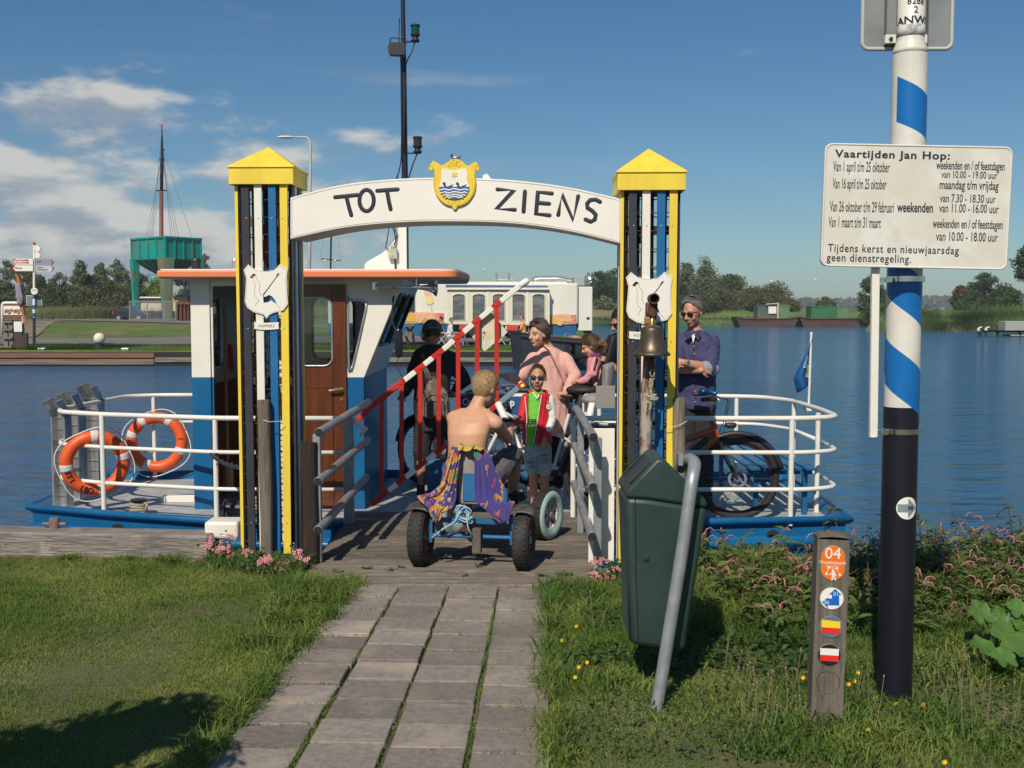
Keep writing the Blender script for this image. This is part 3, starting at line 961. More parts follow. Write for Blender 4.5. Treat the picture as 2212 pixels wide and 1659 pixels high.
def reddisc(px_,py_,r_):
 for(z,col)in((0,RED),):
  p=W(px_,py_,7.5)
  mb=MB();mb.lathe([(r_*.55,0),(r_,0),(r_,.012),(r_*.55,.012),(r_*.55,0)],Matrix.Translation(p)@FRONT,26)
  return mb
tag(reddisc(594,541,.105).build('ring_sign',RED),'red ring sign hanging inside the left striped tower','ring sign')
def post(x,y,z0,z1,w,label,m,lean=0.0):
 mb=MB();n=9
 secs=[]
 for i in range(n):
  t=i/(n-1);z=lerp(z0,z1,t)
  k=1+.05*math.sin(t*7+x*9)
  secs.append((V((x+lean*t+.004*math.sin(t*5),y,z)),V((w/2*k,0,0)),V((0,w/2*k,0))))
 mb.loft(secs,16,pw=3.2)
 o=mb.build('wooden_post',m,smooth=rad(50))
 return tag(o,label,'post')
p=W(576,1190,7.165);post(p.x,7.165,-.03,W(576,864,7.165).z,.080,'weathered round wooden post tied to the left striped tower',OLDWOOD)
p=W(1469,1000,6.88);post(p.x,6.90,-.05,W(1469,860,6.88).z,.084,'weathered wooden post tied beside the right striped tower',OLDWOOD,-.008)
DARKW=mat('dark_stained_wood',(.030,.020,.014),.75,col2=(.12,.075,.035),scale=6,st=(9,9,.6),lo=.60,hi=.72,bump=.5,bscale=12,bst=(9,9,.6))
p=W(668,1200,7.12);post(p.x+.01,7.12,-.03,W(668,955,7.12).z,.105,'dark stained square wooden post beside the left pipe rail',DARKW)
mb=MB()
p=W(576,914,7.04);mb.tube([(p.x-.05,7.15,p.z+.005),(p.x-.040,7.125,p.z+.01),(p.x,7.118,p.z),(p.x+.075,7.17,p.z)],.0022,5)
tag(mb.build('cable_tie',WROPE),'thin white tie round the weathered post of the left tower','cable tie')
mb=MB()
p=W(1469,920,6.85);mb.tube([(p.x-.09,6.85,p.z-.02),(p.x,6.83,p.z+.01),(p.x+.045,6.86,p.z+.03)],.0022,5)
tag(mb.build('cable_tie',WROPE),'thin white tie round the post beside the right tower','cable tie')
p0, p1=W(1287,926,7.12), W(1325,1236,7.12)
mb=MB();mb.box(((p0.x+p1.x)/2-.02,7.14,(p0.z+.0)/2+.0),(.17,.022,p0.z-.0))
wp=mb.build('painted_board',WHITE2,bevel=.003);tag(wp,'white painted board standing between the right rail and the tower','board')
# ================================================================ THE FERRY
DZ, RZ=-.08, -.02
def pane_mat(name,tintc,gl=.10):
 m=bpy.data.materials.new(name);m.use_nodes=True
 t=m.node_tree;t.nodes.remove(t.nodes['Principled BSDF'])
 tr=t.nodes.new('ShaderNodeBsdfTransparent');tr.inputs[0].default_value=(*tintc,1)
 g=t.nodes.new('ShaderNodeBsdfGlossy');g.inputs[1].default_value=.02
 fr=t.nodes.new('ShaderNodeFresnel');fr.inputs[0].default_value=1.5
 ad=t.nodes.new('ShaderNodeMath');ad.operation='ADD';ad.inputs[1].default_value=gl
 mx=t.nodes.new('ShaderNodeMixShader')
 t.links.new(fr.outputs[0],ad.inputs[0]);t.links.new(ad.outputs[0],mx.inputs[0])
 t.links.new(tr.outputs[0],mx.inputs[1]);t.links.new(g.outputs[0],mx.inputs[2])
 t.links.new(mx.outputs[0],t.nodes['Material Output'].inputs[0])
 return m
PANE=pane_mat('clear_pane',(.86,.90,.90),.03)
ferry=thing('ferry','small blue and white passenger ferry with orange edged wheelhouse roof','ferry',(-.6,10.1,WATER_Z))
DECK=mat('deck_plate',(.46,.48,.48),.5,col2=(.36,.37,.36),scale=7,bump=.35,bscale=55,col3=(.30,.26,.21),s3=3,lo3=.58,hi3=.74)
outl_f=[(-4.22,9.36),(-3.35,9.02),(-2.43,8.72),(-1.0,8.66),(1.55,8.70),(2.78,8.80),(2.84,11.1),(1.5,11.36),(-2.4,11.38),(-4.25,11.26)]
mb=MB();SHR=lambda o_, d:[(-.7+(x+.7)*(1-d/3.5),10.05+(y-10.05)*(1-d/1.3))for x,y in o_]
mb.prism(SHR(outl_f,.06),.02,Matrix.Translation((0,0,DZ-.02)));mb.build('deck',DECK,ferry)
shrink=SHR
mb=MB()
prof=[(.0,RZ),(.0,RZ-.045),(.03,RZ-.06),(.03,RZ-.15),(.0,RZ-.17),(.0,RZ-.23),(.05,RZ-.26),(.20,-1.0)]
k=len(outl_f)
rings=[[(x,y,z)for x,y in shrink(outl_f,d)]for d,z in prof]
for a, b in zip(rings[:-1],rings[1:]):
 for i in range(k):
  j=(i+1)%k
  mb.add([a[i],b[i],b[j],a[j]],[(0,1,2,3)])
inn_=shrink(outl_f,.05)
for i in range(k):
 j=(i+1)%k
 mb.add([(*outl_f[i],RZ),(*outl_f[j],RZ),(*inn_[j],RZ),(*inn_[i],RZ)],[(0,1,2,3)])
 mb.add([(*inn_[i],RZ),(*inn_[j],RZ),(*shrink(outl_f,.10)[j],DZ),(*shrink(outl_f,.10)[i],DZ)],[(0,1,2,3)])
mb.build('hull',HULL,ferry)
mb=MB()
mb.tube([V((x,y,RZ-.012))for x,y in outl_f],.030,10,closed=True);mb.build('gunwale',HULL,ferry,smooth=True)
mb=MB()
mb.tube([V((x,y,RZ-.20))for x,y in outl_f],.032,10,closed=True);mb.build('rubbing_strake',HULL,ferry,smooth=True)
for(px_,py_)in((450,1150),(1660,1160)):
 p=W(px_ if px_>1000 else 243,1096+12,8.9)
 yy=np.interp(p.x,[q[0]for q in outl_f[:6]],[q[1]for q in outl_f[:6]])
 mb=MB();mb.prism([(.05*math.cos(rad(a)),.04*math.sin(rad(a)))for a in range(0,181,20)],.008,Matrix.Translation((p.x,yy-.004,RZ-.13))@FRONT,z0=.0)
 mb.build('scupper',BLK,ferry)
RP=WHITE
def fillet(pts,r=.12,n=5):
 P=[V(p)for p in pts];o_=[P[0]]
 for i in range(1,len(P)-1):
  a, b, c=P[i-1], P[i], P[i+1]
  d0, d1=(a-b), (c-b)
  q=min(r,d0.length*.45,d1.length*.45)
  s, e=b+d0.normalized()*q, b+d1.normalized()*q
  for j in range(n+1):
   t=j/n
   o_.append(s*(1-t)**2+b*2*t*(1-t)+e*t*t)
 o_.append(P[-1]);return o_
LH=(.80,.52,.215)
left_path=[(-1.31,8.78),(-2.40,8.80),(-3.45,9.12),(-3.93,9.36),(-4.02,9.62),(-3.95,11.05),(-3.70,11.22),(-2.85,11.25)]
def ferry_rail(path,hs,r=.021):
 for z in hs:
  mb=MB();mb.tube(fillet([V((x,y,z))for x,y in path],.14),r if z>.7 else r*.86,10)
  mb.build('rail',RP,ferry,smooth=True)
ferry_rail(left_path[:6]+left_path[6:],(LH[0],))
ferry_rail([(-1.31,8.78),(-2.40,8.80),(-3.45,9.12),(-3.93,9.36),(-4.02,9.60),(-3.98,9.95)],(LH[1],LH[2]),.020)
ferry_rail([(-3.8,11.12),(-3.70,11.22),(-2.85,11.25)],(LH[1],LH[2]),.018)
for(x,y,z0)in((-3.47,9.12,RZ),(-2.43,8.82,RZ),(-1.31,8.78,RZ),(-3.72,11.2,DZ)):
 mb=MB();mb.tube([(x,y,z0),(x,y,.80)],.021,10);mb.build('rail_post',RP,ferry,smooth=rad(60))
right_path=[(.50,8.80),(1.3,8.78),(2.40,8.78),(2.70,8.92),(2.74,9.6),(2.73,10.55),(2.50,11.02),(1.9,11.12),(-1.0,11.18)]
for z, r in zip(LH,(.022,.019,.019)):
 pts=[V((x,y,z))for x,y in right_path]
 if z>.7:
  mb=MB();mb.tube(fillet(pts,.20),r,10)
 else:
  mb=MB();mb.tube(fillet([pts[0]]+pts[2:5],.20),r,10)
  mb.build('rail',RP,ferry,smooth=True)
  mb=MB();mb.tube(fillet(pts[4:],.16),r*.95,10)
 mb.build('rail',RP,ferry,smooth=True)
for(x,y)in((.50,8.80),(2.28,8.78),(2.66,9.37),(2.73,10.45),(2.30,11.06),(.9,11.14),(-.05,11.16),(-1.0,11.18)):
 mb=MB();mb.tube([(x,y,DZ),(x,y,.79)],.022,10);mb.build('rail_post',RP,ferry,smooth=rad(60))
mb=MB();mb.tube([(-1.31,8.80,.80),(-1.20,8.84,.70),(-1.25,8.84,.66)],.02,8);mb.build('rail_bracket',RP,ferry,smooth=True)
bench=MB()
for s in range(5):
 x=2.06+s*.118
 mb=MB();mb.box((x,10.02,.335),(.088,1.85,.024));mb.build('bench_slat',HULL,ferry,bevel=.004)
for y in(9.25,10.8):
 mb=MB();mb.box((2.30,y,.30),(.56,.045,.05));mb.box((2.1,y,.10),(.04,.04,.36));mb.box((2.52,y,.10),(.04,.04,.36));mb.build('bench_frame',HULL,ferry)
mb=MB()
for s in range(6):
 mb.box((1.28+s*.10,11.05,-.0),(.018,.06,.12))
mb.build('deck_vents',BLUE,ferry)
WY0, WY1, WX0, WX1=9.50, 11.20, -2.81, -1.30
def rrect(x0,x1,z0,z1,r=.07,n=5):
 o_=[]
 for cx, cz, a0 in((x1-r,z1-r,0),(x0+r,z1-r,90),(x0+r,z0+r,180),(x1-r,z0+r,270)):
  for i in range(n+1):
   a=rad(a0+90*i/n);o_.append((cx+r*math.cos(a),cz+r*math.sin(a)))
 return o_
NEARM=Matrix.Translation((0,WY0,0))@FRONT
SIDE=Matrix(((0,0,1,0),(1,0,0,0),(0,1,0,0),(0,0,0,1)))
ZB=W(790,815,WY0).z
ZT=W(790,603,WY0).z
sxl=lambda x:(x-CX)*WY0/F_PX
def zn(y,Y=WY0):return W(CX,y,Y).z
xr0, xr1=sxl(785), sxl(872)
for(z0,z1,m_)in((DZ,ZB,HULL),(ZB,ZT,WHITE)):
 mb=MB();mb.box((WX0+.08,WY0+.03,(z0+z1)/2),(.165,.06,z1-z0));mb.box((WX0+.173,WY0+.035,(z0+z1)/2),(.022,.028,z1-z0))
 mb.build('corner_pillar',m_,ferry)
hole=[(753,652),(758,649),(780,649),(789,655),(791,668),(762,790),(757,797),(753,790)]
hole=[(sxl(x),zn(y))for x,y in hole]
xd=sxl(748)
mb=MB();mb.curve2d([[(xd,ZB),(xr0,ZB),(xr1,ZT),(xd,ZT)],hole],NEARM,.035,z0=-.035);mb.build('side_wall',WHITE,ferry)
mb=MB();mb.tube([NEARM@V((x,z,.004))for x,z in smooth_loop(hole,2)],.012,6,closed=True);mb.build('window_frame',ALU,ferry,smooth=True)
mb=MB();mb.prism(hole,.004,NEARM,z0=-.02);mb.build('window_pane',PANE,ferry)
mb=MB();mb.box(((xd+xr0)/2,WY0+.018,(DZ+ZB)/2),(xr0-xd,.034,ZB-DZ));mb.build('side_wall',HULL,ferry)
mb=MB();mb.box(((WX0+xd)/2+.09,WY0+.018,ZT-.03),(xd-WX0-.18,.034,.06));mb.build('header',WHITE,ferry)
dx0, dx1=sxl(632), sxl(748)
TEAK=mat('varnished_door_wood',(.155,.042,.013),.28,col2=(.075,.022,.009),scale=3.0,st=(7,7,.6),lo=.36,hi=.66,bump=.1,bscale=20,bst=(8,8,.6),coat=.35)
TEAK2=mat('varnished_panel_wood',(.20,.075,.022),.35,col2=(.11,.04,.012),scale=3.0,st=(7,7,.6),coat=.2)
wx0, wx1, wz0, wz1=sxl(646), sxl(719), zn(790), zn(643)
door=MB();door.curve2d([[(dx0,DZ+.04),(dx1,DZ+.04),(dx1,zn(614)),(dx0,zn(614))],rrect(wx0,wx1,wz0,wz1,.075)],NEARM,.04,z0=-.01)
door=door.build('door',TEAK,ferry)
mb=MB();mb.tube([NEARM@V((x,z,.033))for x,z in rrect(wx0,wx1,wz0,wz1,.075)],.009,6,closed=True);mb.build('window_frame',ALU,door,smooth=True)
mb=MB();mb.prism(rrect(wx0,wx1,wz0,wz1,.075),.004,NEARM,z0=.01);mb.build('window_pane',PANE,door)
mb=MB();x_, z_=sxl(739), zn(841)
mb.tube([NEARM@V((x_,z_,.03)),NEARM@V((x_,z_,.065)),NEARM@V((x_-.02,z_,.075)),NEARM@V((x_-.105,z_-.006,.072))],.011,8)
mb.lathe([(.02,.03),(.02,.04),(0,.041)],NEARM@Matrix.Translation((x_,z_,0)),14);mb.lathe([(.016,.03),(.016,.037),(0,.038)],NEARM@Matrix.Translation((x_-.004,zn(862),0)),14)
mb.build('door_handle',mat('worn_brass',(.42,.32,.2),.35,.9),door,smooth=rad(40))
mb=MB()
for(x0,x1,z0,z1)in((dx0+.04,dx1-.12,DZ+.10,zn(838)),):
 mb.tube([NEARM@V((x,z,.0305))for x,z in((x0,z0),(x1,z0),(x1,z1),(x0,z1))],.003,4,closed=True)
mb.tube([NEARM@V((x,z,.0305))for x,z in((dx1-.115,DZ+.05),(dx1-.115,zn(615)))],.002,4)
mb.build('panel_groove',mat('dark_groove',(.03,.012,.006),.6),door)
FARM=Matrix.Translation((0,WY1,0))@FRONT
fx=lambda x:(x-CX)*WY1/F_PX
fz=lambda y:zn(y,WY1)
w1=rrect(fx(534),fx(606),fz(768),fz(642),.07);w2=rrect(fx(677),fx(766),fz(775),fz(642),.09)
WIN=mat('wheelhouse_inside',(.48,.47,.45),.6)
mb=MB();mb.curve2d([[(WX0,1.0),(-1.32,1.0),(-1.02,ZT),(WX0,ZT)],w1,w2],FARM,.03);mb.build('rear_wall',WIN,ferry)
for w_ in(w1,w2):
 mb=MB();mb.tube([FARM@V((x,z,.03))for x,z in w_],.014,6,closed=True);mb.build('window_frame',BLK,ferry,smooth=True)
 mb=MB();mb.prism(w_,.004,FARM,z0=.01);mb.build('window_pane',PANE,ferry)
mb=MB();mb.box(((WX0-1.3)/2,WY1-.01,(1.0+DZ)/2),(1.51,.03,1.0-DZ));mb.build('rear_wall',TEAK2,ferry)
LM=Matrix.Translation((WX0+.01,0,0))@SIDE
wl_=rrect(9.74,10.36,1.14,1.80,.09)
mb=MB();mb.curve2d([[(WY0+.06,1.0),(WY1,1.0),(WY1,ZT),(WY0+.06,ZT)],wl_],LM,.03);mb.build('left_wall',WIN,ferry)
mb=MB();mb.tube([LM@V((x,z,.03))for x,z in wl_],.014,6,closed=True);mb.build('window_frame',ALU,ferry,smooth=True)
mb=MB();mb.prism(wl_,.004,LM,z0=.01);mb.build('window_pane',PANE,ferry)
mb=MB();mb.box((WX0+.03,(WY0+WY1)/2,(1.0+DZ)/2),(.03,WY1-WY0-.1,1.0-DZ));mb.build('left_wall',TEAK2,ferry)
mb=MB();mb.box((WX0-.003,(WY0+WY1)/2,(ZB+DZ)/2),(.02,WY1-WY0-.1,ZB-DZ));mb.build('left_wall',HULL,ferry)
mb=MB();mb.box((WX1-.015,(WY0+WY1)/2+.02,(DZ+ZB)/2),(.03,WY1-WY0,ZB-DZ));mb.build('front_wall',HULL,ferry)
sl=V((xr1-xr0,0,ZT-ZB));Ls=sl.length;sl.normalize()
RMx=Matrix(((0,sl.x,sl.z,WX1+.0),(1,0,0,0),(0,sl.z,-sl.x,ZB),(0,0,0,1)))
fw=[rrect(9.62,10.28,.30,Ls-.14,.06),rrect(10.42,11.08,.30,Ls-.14,.06)]
mb=MB();mb.curve2d([[(WY0+.002,0),(WY1,0),(WY1,Ls),(WY0+.002,Ls)]]+fw,RMx,.03,z0=-.03);mb.build('front_wall',WHITE,ferry)
for w_ in fw:
 mb=MB();mb.tube([RMx@V((x,z,.002))for x,z in w_],.014,6,closed=True);mb.build('window_frame',BLK,ferry,smooth=True)
 mb=MB();mb.prism(w_,.004,RMx,z0=-.01);mb.build('window_pane',PANE,ferry)
ro=fillet([V((-3.02,9.25,0)),V((-.46,9.25,0)),V((-.40,10.3,0)),V((-.46,11.4,0)),V((-3.02,11.4,0))],.12,5)
ro=ro[:1]+ro[1:]
rp=[(p.x,p.y)for p in ro]
ZR=ZT+.008
mb=MB();mb.prism(rp,.058,Matrix.Translation((0,0,ZR)));mb.build('roof',ORANGE,ferry,bevel=.01,seg=2)
mb=MB();mb.prism([(x*.99-.017,10.3+(y-10.3)*.975)for x,y in rp],.006,Matrix.Translation((0,0,ZR-.007)));mb.build('roof_lining',WIN,ferry)
mb=MB();mb.prism([(x*.985-.026,10.3+(y-10.3)*.96)for x,y in rp],.012,Matrix.Translation((0,0,ZR+.06)));mb.build('roof_top',WHITE,ferry)
mb=MB();mb.box((-1.75,10.7,.45),(.7,.7,1.0));mb.build('console',TEAK2,ferry)
p=W(486,700,10.2);mb=MB();mb.tube([(p.x+.02,10.1,W(486,655,10.2).z),(p.x+.03,10.1,.25)],.016,7);mb.tube([(p.x+.03,10.1,.0),(p.x+.03,10.1,.26)],.05,8)
mb.build('broom',mat('broom_stick',(.35,.22,.13),.7),ferry)
mb=MB();p=W(492,776,10.6);mb.limb([(p.x,10.6,p.z-.08),(p.x,10.6,p.z+.10)],.055,12);mb.build('extinguisher',RED,ferry,smooth=True)
MY=10.3
mx=W(874,300,MY).x
mb=MB()
fin=[(790,586),(790,572),(795,566),(827,548),(842,536),(858,515),(862,498),(862,440),(881,440),(881,586)]
FM=Matrix.Translation((0,MY+.04,0))@FRONT
mb.prism([((x-CX)*MY/F_PX,zn(y,MY))for x,y in fin],.08,FM);mb.build('mast_foot',WHITE,ferry,bevel=.006)
mb=MB();mb.tube([(mx,MY,zn(586,MY)),(mx,MY,zn(430,MY)),(mx-.002,MY,zn(150,MY)),(mx-.008,MY,zn(0,MY)),(mx-.012,MY,zn(-90,MY))],[.032,.031,.024,.020,.019],12)
MASTB=mat('blue_black_paint',(.014,.018,.035),.4)
mb.build('mast',MASTB,ferry,smooth=rad(60))
def lamp(px_,pt,pb,m_,name='mast_lamp'):
 x=W(px_,pt,MY).x;zt2, zb2=zn(pt,MY), zn(pb,MY);h=zt2-zb2;r=.044
 mb=MB()
 M0=Matrix.Translation((x,MY,zb2))
 mb.lathe([(.042,0),(.042,h*.06),(.030,h*.1),(.028,h*.25),(r,h*.33),(r*1.05,h*.42),(r*.9,h*.44)],M0,18,0)
 mb.lathe([(r*.86,h*.44),(r*.9,h*.6),(r*.86,h*.86)],M0,18,1)
 mb.lathe([(r*.9,h*.86),(r*1.04,h*.88),(r*1.04,h*.96),(r*.8,h),(0,h)],M0,18,0)
 mb.build(name,[BLK,m_],ferry,smooth=rad(40))
lamp(897,53,89,mat('green_lens',(.005,.07,.06),.12));lamp(902,295,329,mat('smoke_lens',(.03,.03,.045),.15))
mb=MB()
mb.box(((mx+W(905,89,MY).x)/2,MY,zn(90,MY)),(W(905,89,MY).x-mx,.03,.012))
mb.box(((mx+W(910,330,MY).x)/2,MY,zn(331,MY)),(W(910,330,MY).x-mx,.03,.010));mb.build('lamp_bracket',BLK,ferry)
mb=MB()
mb.tube([W(896,92,MY),W(890,112,MY),W(881,128,MY),W(876,142,MY),W(875,200,MY-.03),W(873,330,MY-.04)],.006,6)
mb.tube([W(863,40,MY-.02),W(862,90,MY-.02),W(866,135,MY-.03),W(867,250,MY-.035),W(868,340,MY-.04),W(862,370,MY-.05),W(854,392,MY-.05)],.006,6)
mb.tube([W(901,332,MY),W(892,355,MY),W(883,384,MY),W(882,395,MY)],.007,6)
mb.tube([W(867,300,MY-.04),W(866,350,MY-.06),W(858,386,MY-.05),W(842,480,MY-.05),W(836,520,MY-.06),W(833,535,MY-.06),W(845,540,MY-.06)],.005,6)
mb.tube([W(843,482,MY-.05),W(852,500,MY-.06),W(855,520,MY-.07),W(849,535,MY-.07)],.006,6)
mb.tube([W(846,482,MY-.05),W(858,505,MY-.06),W(852,533,MY-.07)],.006,6)
mb.tube([W(853,558,MY-.06),W(854,566,MY-.06),W(854,586,MY-.06)],.008,6)
mb.build('cables',BLK,ferry,smooth=True)
mb=MB();mb.box(W(849,548,MY-.07),(.085,.05,.10));mb.box(W(849,533,MY-.07),(.05,.03,.03));mb.build('junction_box',mat('cream_plastic',(.48,.46,.36),.6,col2=(.36,.34,.25),scale=20),ferry,bevel=.01,seg=2)
mb=MB()
c=W(858,107,MY-.10)
mb.prism([(-.078,-.035),(-.068,-.056),(.062,-.060),(.076,-.03),(.078,.03),(.066,.052),(-.06,.052),(-.08,.02)],.09,Matrix.Translation(c+V((0,.03,0)))@FRONT,m=0)
mb.tube([c+V((-.068,.0,.045)),c+V((-.06,-.01,.105)),c+V((.06,-.01,.102)),c+V((.066,.0,.05))],.007,6,m=0)
for s in(-.033,.033):
 mb.lathe([(.030,0),(.026,-.008),(0,-.01)],Matrix.Translation(c+V((s,-.062,-.004)))@FRONT,16,1)
mb.build('floodlight',[BLK,mat('floodlight_lens',(.05,.05,.055),.25)],ferry,bevel=.0)
mb=MB()
a, b=W(818,619,9.40), W(942,622,9.32)
mb.tube([a+V((-.02,0,0)),a,a.lerp(b,.35),a.lerp(b,.7),a.lerp(b,.85),a.lerp(b,.94),b],[.032,.011,.011,.017,.028,.045,.075],14,caps=False)
mb.tube([a+V((-.035,0,-.03)),a+V((-.035,0,.035))],.028,10)
mb.tube([a.lerp(b,.66),a.lerp(b,.66)+V((0,0,.09))],.006,6)
mb.build('horn',CHROME,ferry,smooth=rad(60))
for(px_,s)in((424,1.0),(508,.6)):
 p=W(px_,584,9.8);mb=MB()
 mb.lathe([(.03,-.02),(.03,.01),(.044*s+.006,.015),(.044*s+.006,.03),(.036*s+.004,.035),(.036*s+.004,.09),(.044*s+.005,.095),(.04*s,.115),(0,.118)],Matrix.Translation(V((p.x,9.8,ZR+.07))),16)
 mb.build('roof_lamp',BLK if s==1 else ALU,ferry,smooth=rad(40))
mb=MB();mb.limb([W(861,720,9.30),W(862,762,9.30)],.045,12)
vs_=[V(p)for p in mb.v];c=W(861,740,9.3);mb.v=[tuple(V((c.x+(p.x-c.x)*.75,c.y+(p.y-c.y)*.35,p.z)))for p in vs_]
mb.build('mirror',mat('dark_mirror',(.03,.035,.045),.15,.5),ferry,smooth=True)
mb=MB();mb.tube([W(861,765,9.3),W(857,790,9.3),W(868,812,9.3),W(880,846,9.4)],.004,5);mb.tube([W(858,722,9.3),W(846,690,9.42),W(850,640,9.5)],.008,6);mb.build('mirror_arm',BLK,ferry)
p=W(300,1098,9.25)
bo=MB();bo.lathe([(.055,0),(.05,.02),(.05,.10),(.068,.105),(.070,.135),(.0,.14)],Matrix.Translation((p.x,9.25,DZ)),20)
bo=bo.build('bollard',mat('gloss_black',(.015,.015,.018),.25),ferry,smooth=rad(40))
mb=MB()
for i in range(4):
 z=DZ+.018+.026*i
 mb.tube([(p.x+.066*math.cos(a/9*math.pi*2),9.25+.066*math.sin(a/9*math.pi*2),z+.006*math.sin(a+i))for a in range(9)],.014,7,closed=True)
mb.tube([(p.x+.06,9.22,.03),(p.x+.09,9.2,.02),(p.x+.07,9.2,-.04)],.013,6)
mb.build('mooring_rope',ROPE,bo,smooth=True)
mb=MB();mb.prism([(0,0),(.48,0),(.48,.075),(.0,.055)],.12,Matrix.Translation((W(380,1080,9.9).x-.12,9.95,DZ))@FRONT);mb.build('deck_wedge',WHITE,ferry,bevel=.006)
mb=MB();p=W(508,1100,9.2);mb.tube([(p.x-.05,9.1,.0),(p.x+.16,9.1,.0)],.055,12);mb.tube([(p.x-.06,9.1,.0),(p.x-.05,9.1,.0)],.085,16);mb.prism([(0,0),(.13,0),(.10,.1),(.04,.1)],.12,Matrix.Translation((p.x-.14,9.16,DZ))@FRONT)
mb.build('winch',BLK,ferry,smooth=rad(40))
mb=MB()
pa, pb=W(457,984,8.72), W(530,1012,7.6)
for j in range(2):
 mb.tube([pa.lerp(pb,i/14)+V((.008*math.cos(i*1.6+j*3.1),0,.012*math.sin(i*1.6+j*3.1)-.02*math.sin(math.pi*i/14)))for i in range(15)],.010,6)
mb.tube([(pa.x+.035*math.cos(a),8.82+.035*math.sin(a),pa.z)for a in np.linspace(0,6.28,10)[:-1]],.012,6,closed=True)
tag(mb.build('black_rope',BLK,smooth=True),'black rope from the ferry rail post to the left striped tower','rope')
for(xl,xr_,yt,yb,Yd)in((122,152,866,1098,9.62),(151,184,852,1088,9.95),(191,224,835,1062,10.45)):
 pl=W((xl+xr_)/2,yb,Yd)
 t=thing('gangway_plank',{122:'upright aluminium gangway plank nearest the lawn at the ferry bow',151:'middle upright aluminium gangway plank at the ferry bow',191:'upright aluminium gangway plank farthest from the lawn at the ferry bow'}[xl],'gangway plank',(pl.x,Yd,DZ),rad(-20),'aluminium gangway planks at the bow')
 w=(xr_-xl)*Yd/F_PX*1.12;z1=W(0,yt,Yd).z
 for q, nm in((-1,'flange'),(1,'flange')):
  mb=MB()
  mb.box((q*w/2,0,(z1-DZ)/2-.06),(.022,.085,z1-DZ-.12))
  mb.prism([(-.045,0),(.04,0),(-.06,.16),(-.14,.14)],.022,Matrix.Translation((q*w/2-.011,0,z1-DZ-.14))@SIDE)
  mb.build(nm,ALU,t,world=False)
 mb=MB();mb.box((0,.03,(z1-DZ)/2-.06),(w,.008,z1-DZ-.12))
 for i in range(9):mb.box((0,.022,.1+i*.1),(w*.9,.012,.012))
 mb.add([(-w/2,.03,z1-DZ-.12),(w/2,.03,z1-DZ-.12),(w/2,-.07,z1-DZ+.03),(-w/2,-.07,z1-DZ+.03)],[(0,1,2,3)])
 mb.build('tread',ALU,t,world=False)
def buoy(c,R,r,label,tilt,yaw,bands,texts):
 t=thing('lifebuoy',label,'lifebuoy',c,0,'orange lifebuoys on the ferry rail')
 Mx=Matrix.Rotation(yaw,4,'Z')@Matrix.Rotation(tilt,4,'X')@FRONT
 def ring(a0,a1,rr,n=40):
  mb=MB()
  P=[Mx@V((R*math.cos(a),R*math.sin(a),0))for a in np.linspace(a0,a1,n)]
  mb.tube(P[:-1]if a1-a0>6.2 else P,rr,16,closed=a1-a0>6.2)
  return mb
 mb=ring(0,2*math.pi,r,49);mb.build('ring',LIFE,t,smooth=True,world=False)
 for a in bands:
  a=rad(a);ring(a-.12,a+.12,r*1.03,6).build('reflective_band',mat('reflective_tape',(.62,.62,.60),.35),t,smooth=True,world=False)
 mb=MB()
 P=[]
 for i in range(49):
  a=2*math.pi*i/48
  P.append(Mx@V(((R+r+.012+.035*abs(math.sin(2*a))**2)*math.cos(a+.4),(R+r+.012+.035*abs(math.sin(2*a))**2)*math.sin(a+.4)-.01,.01)))
 mb.tube(P,.006,6);mb.build('grab_line',WROPE,t,smooth=True,world=False)
 for s, a in texts:
  mb=MB()
  for i, ch in enumerate(s):
   aa=rad(a)+i*.17*(1 if math.sin(rad(a))<0 else-1)
   rot=aa+math.pi/2 if math.sin(rad(a))<0 else aa-math.pi/2
   mb.text(ch,.062,Mx@Matrix.Translation((R*math.cos(aa),R*math.sin(aa),r*1.0))@Matrix.Rotation(rot,4,'Z')@Matrix.Translation((0,-.02,0)),align='CENTER',bold=.002,d=.003)
  mb.build('lettering',INK,t,world=False)
 return t
buoy(W(205.5,1000,9.28),.232,.056,'orange lifebuoy on the near rail with letters and loose cord',rad(4),rad(24),(12,187,282,150+300),[('SFI',196),('IBO',240)])
buoy(W(338.5,955,11.12),.255,.058,'orange lifebuoy hanging on the far rail beyond the bollard',rad(-4),rad(4),(60,122,162,340,248),[('I',8)])
bar_=MB()
BY=9.36
z5=lambda x, y:W(810+.2441*x,567+.2441*y,BY)
z6=lambda x, y:W(810+.29295*x,783+.29295*y,BY)
UP=[(-150,1390),(-20,1262),(265,1040),(600,775),(930,495),(1330,168)]
def on_up(x):
 return z5(x,np.interp(x,[p[0]for p in UP],[p[1]for p in UP]))
def on_lo(x):
 return z6(x,np.interp(x,[-30,525,890,1100],[1048,608,322,152]))
RW=mat('barrier_white',(.80,.78,.72),.45)
barrier=MB();barrier.bar(on_up(-150),on_up(-20),.05,.085,up=(0,-1,0));barrier=barrier.build('barrier',RED,ferry,bevel=.006)
segs=[(-20,262,0),(262,358,1),(358,436,0),(436,512,1),(512,604,0),(604,700,1),(700,784,0),(784,868,1),(868,932,0),(932,1042,1),(1042,1112,0),(1112,1300,1)]
for a, b, m_ in segs:
 mb=MB();mb.bar(on_up(a),on_up(b),.052 if m_==0 else.048,.044,up=(0,-1,0),m=0);mb.build('boom_section',[RED,RW][m_],barrier,bevel=.006)
mb=MB();mb.limb([on_up(1290),on_up(1338)],.030,12);mb.build('boom_tip',RW,barrier,smooth=True)
GREYB=mat('grey_blue_paint',(.20,.28,.33),.5)
segl=[(-30,100,0),(100,163,1),(163,226,0),(226,300,1),(300,380,0),(380,446,1),(446,526,0),(526,600,2),(600,850,1),(850,918,0),(918,1060,2)]
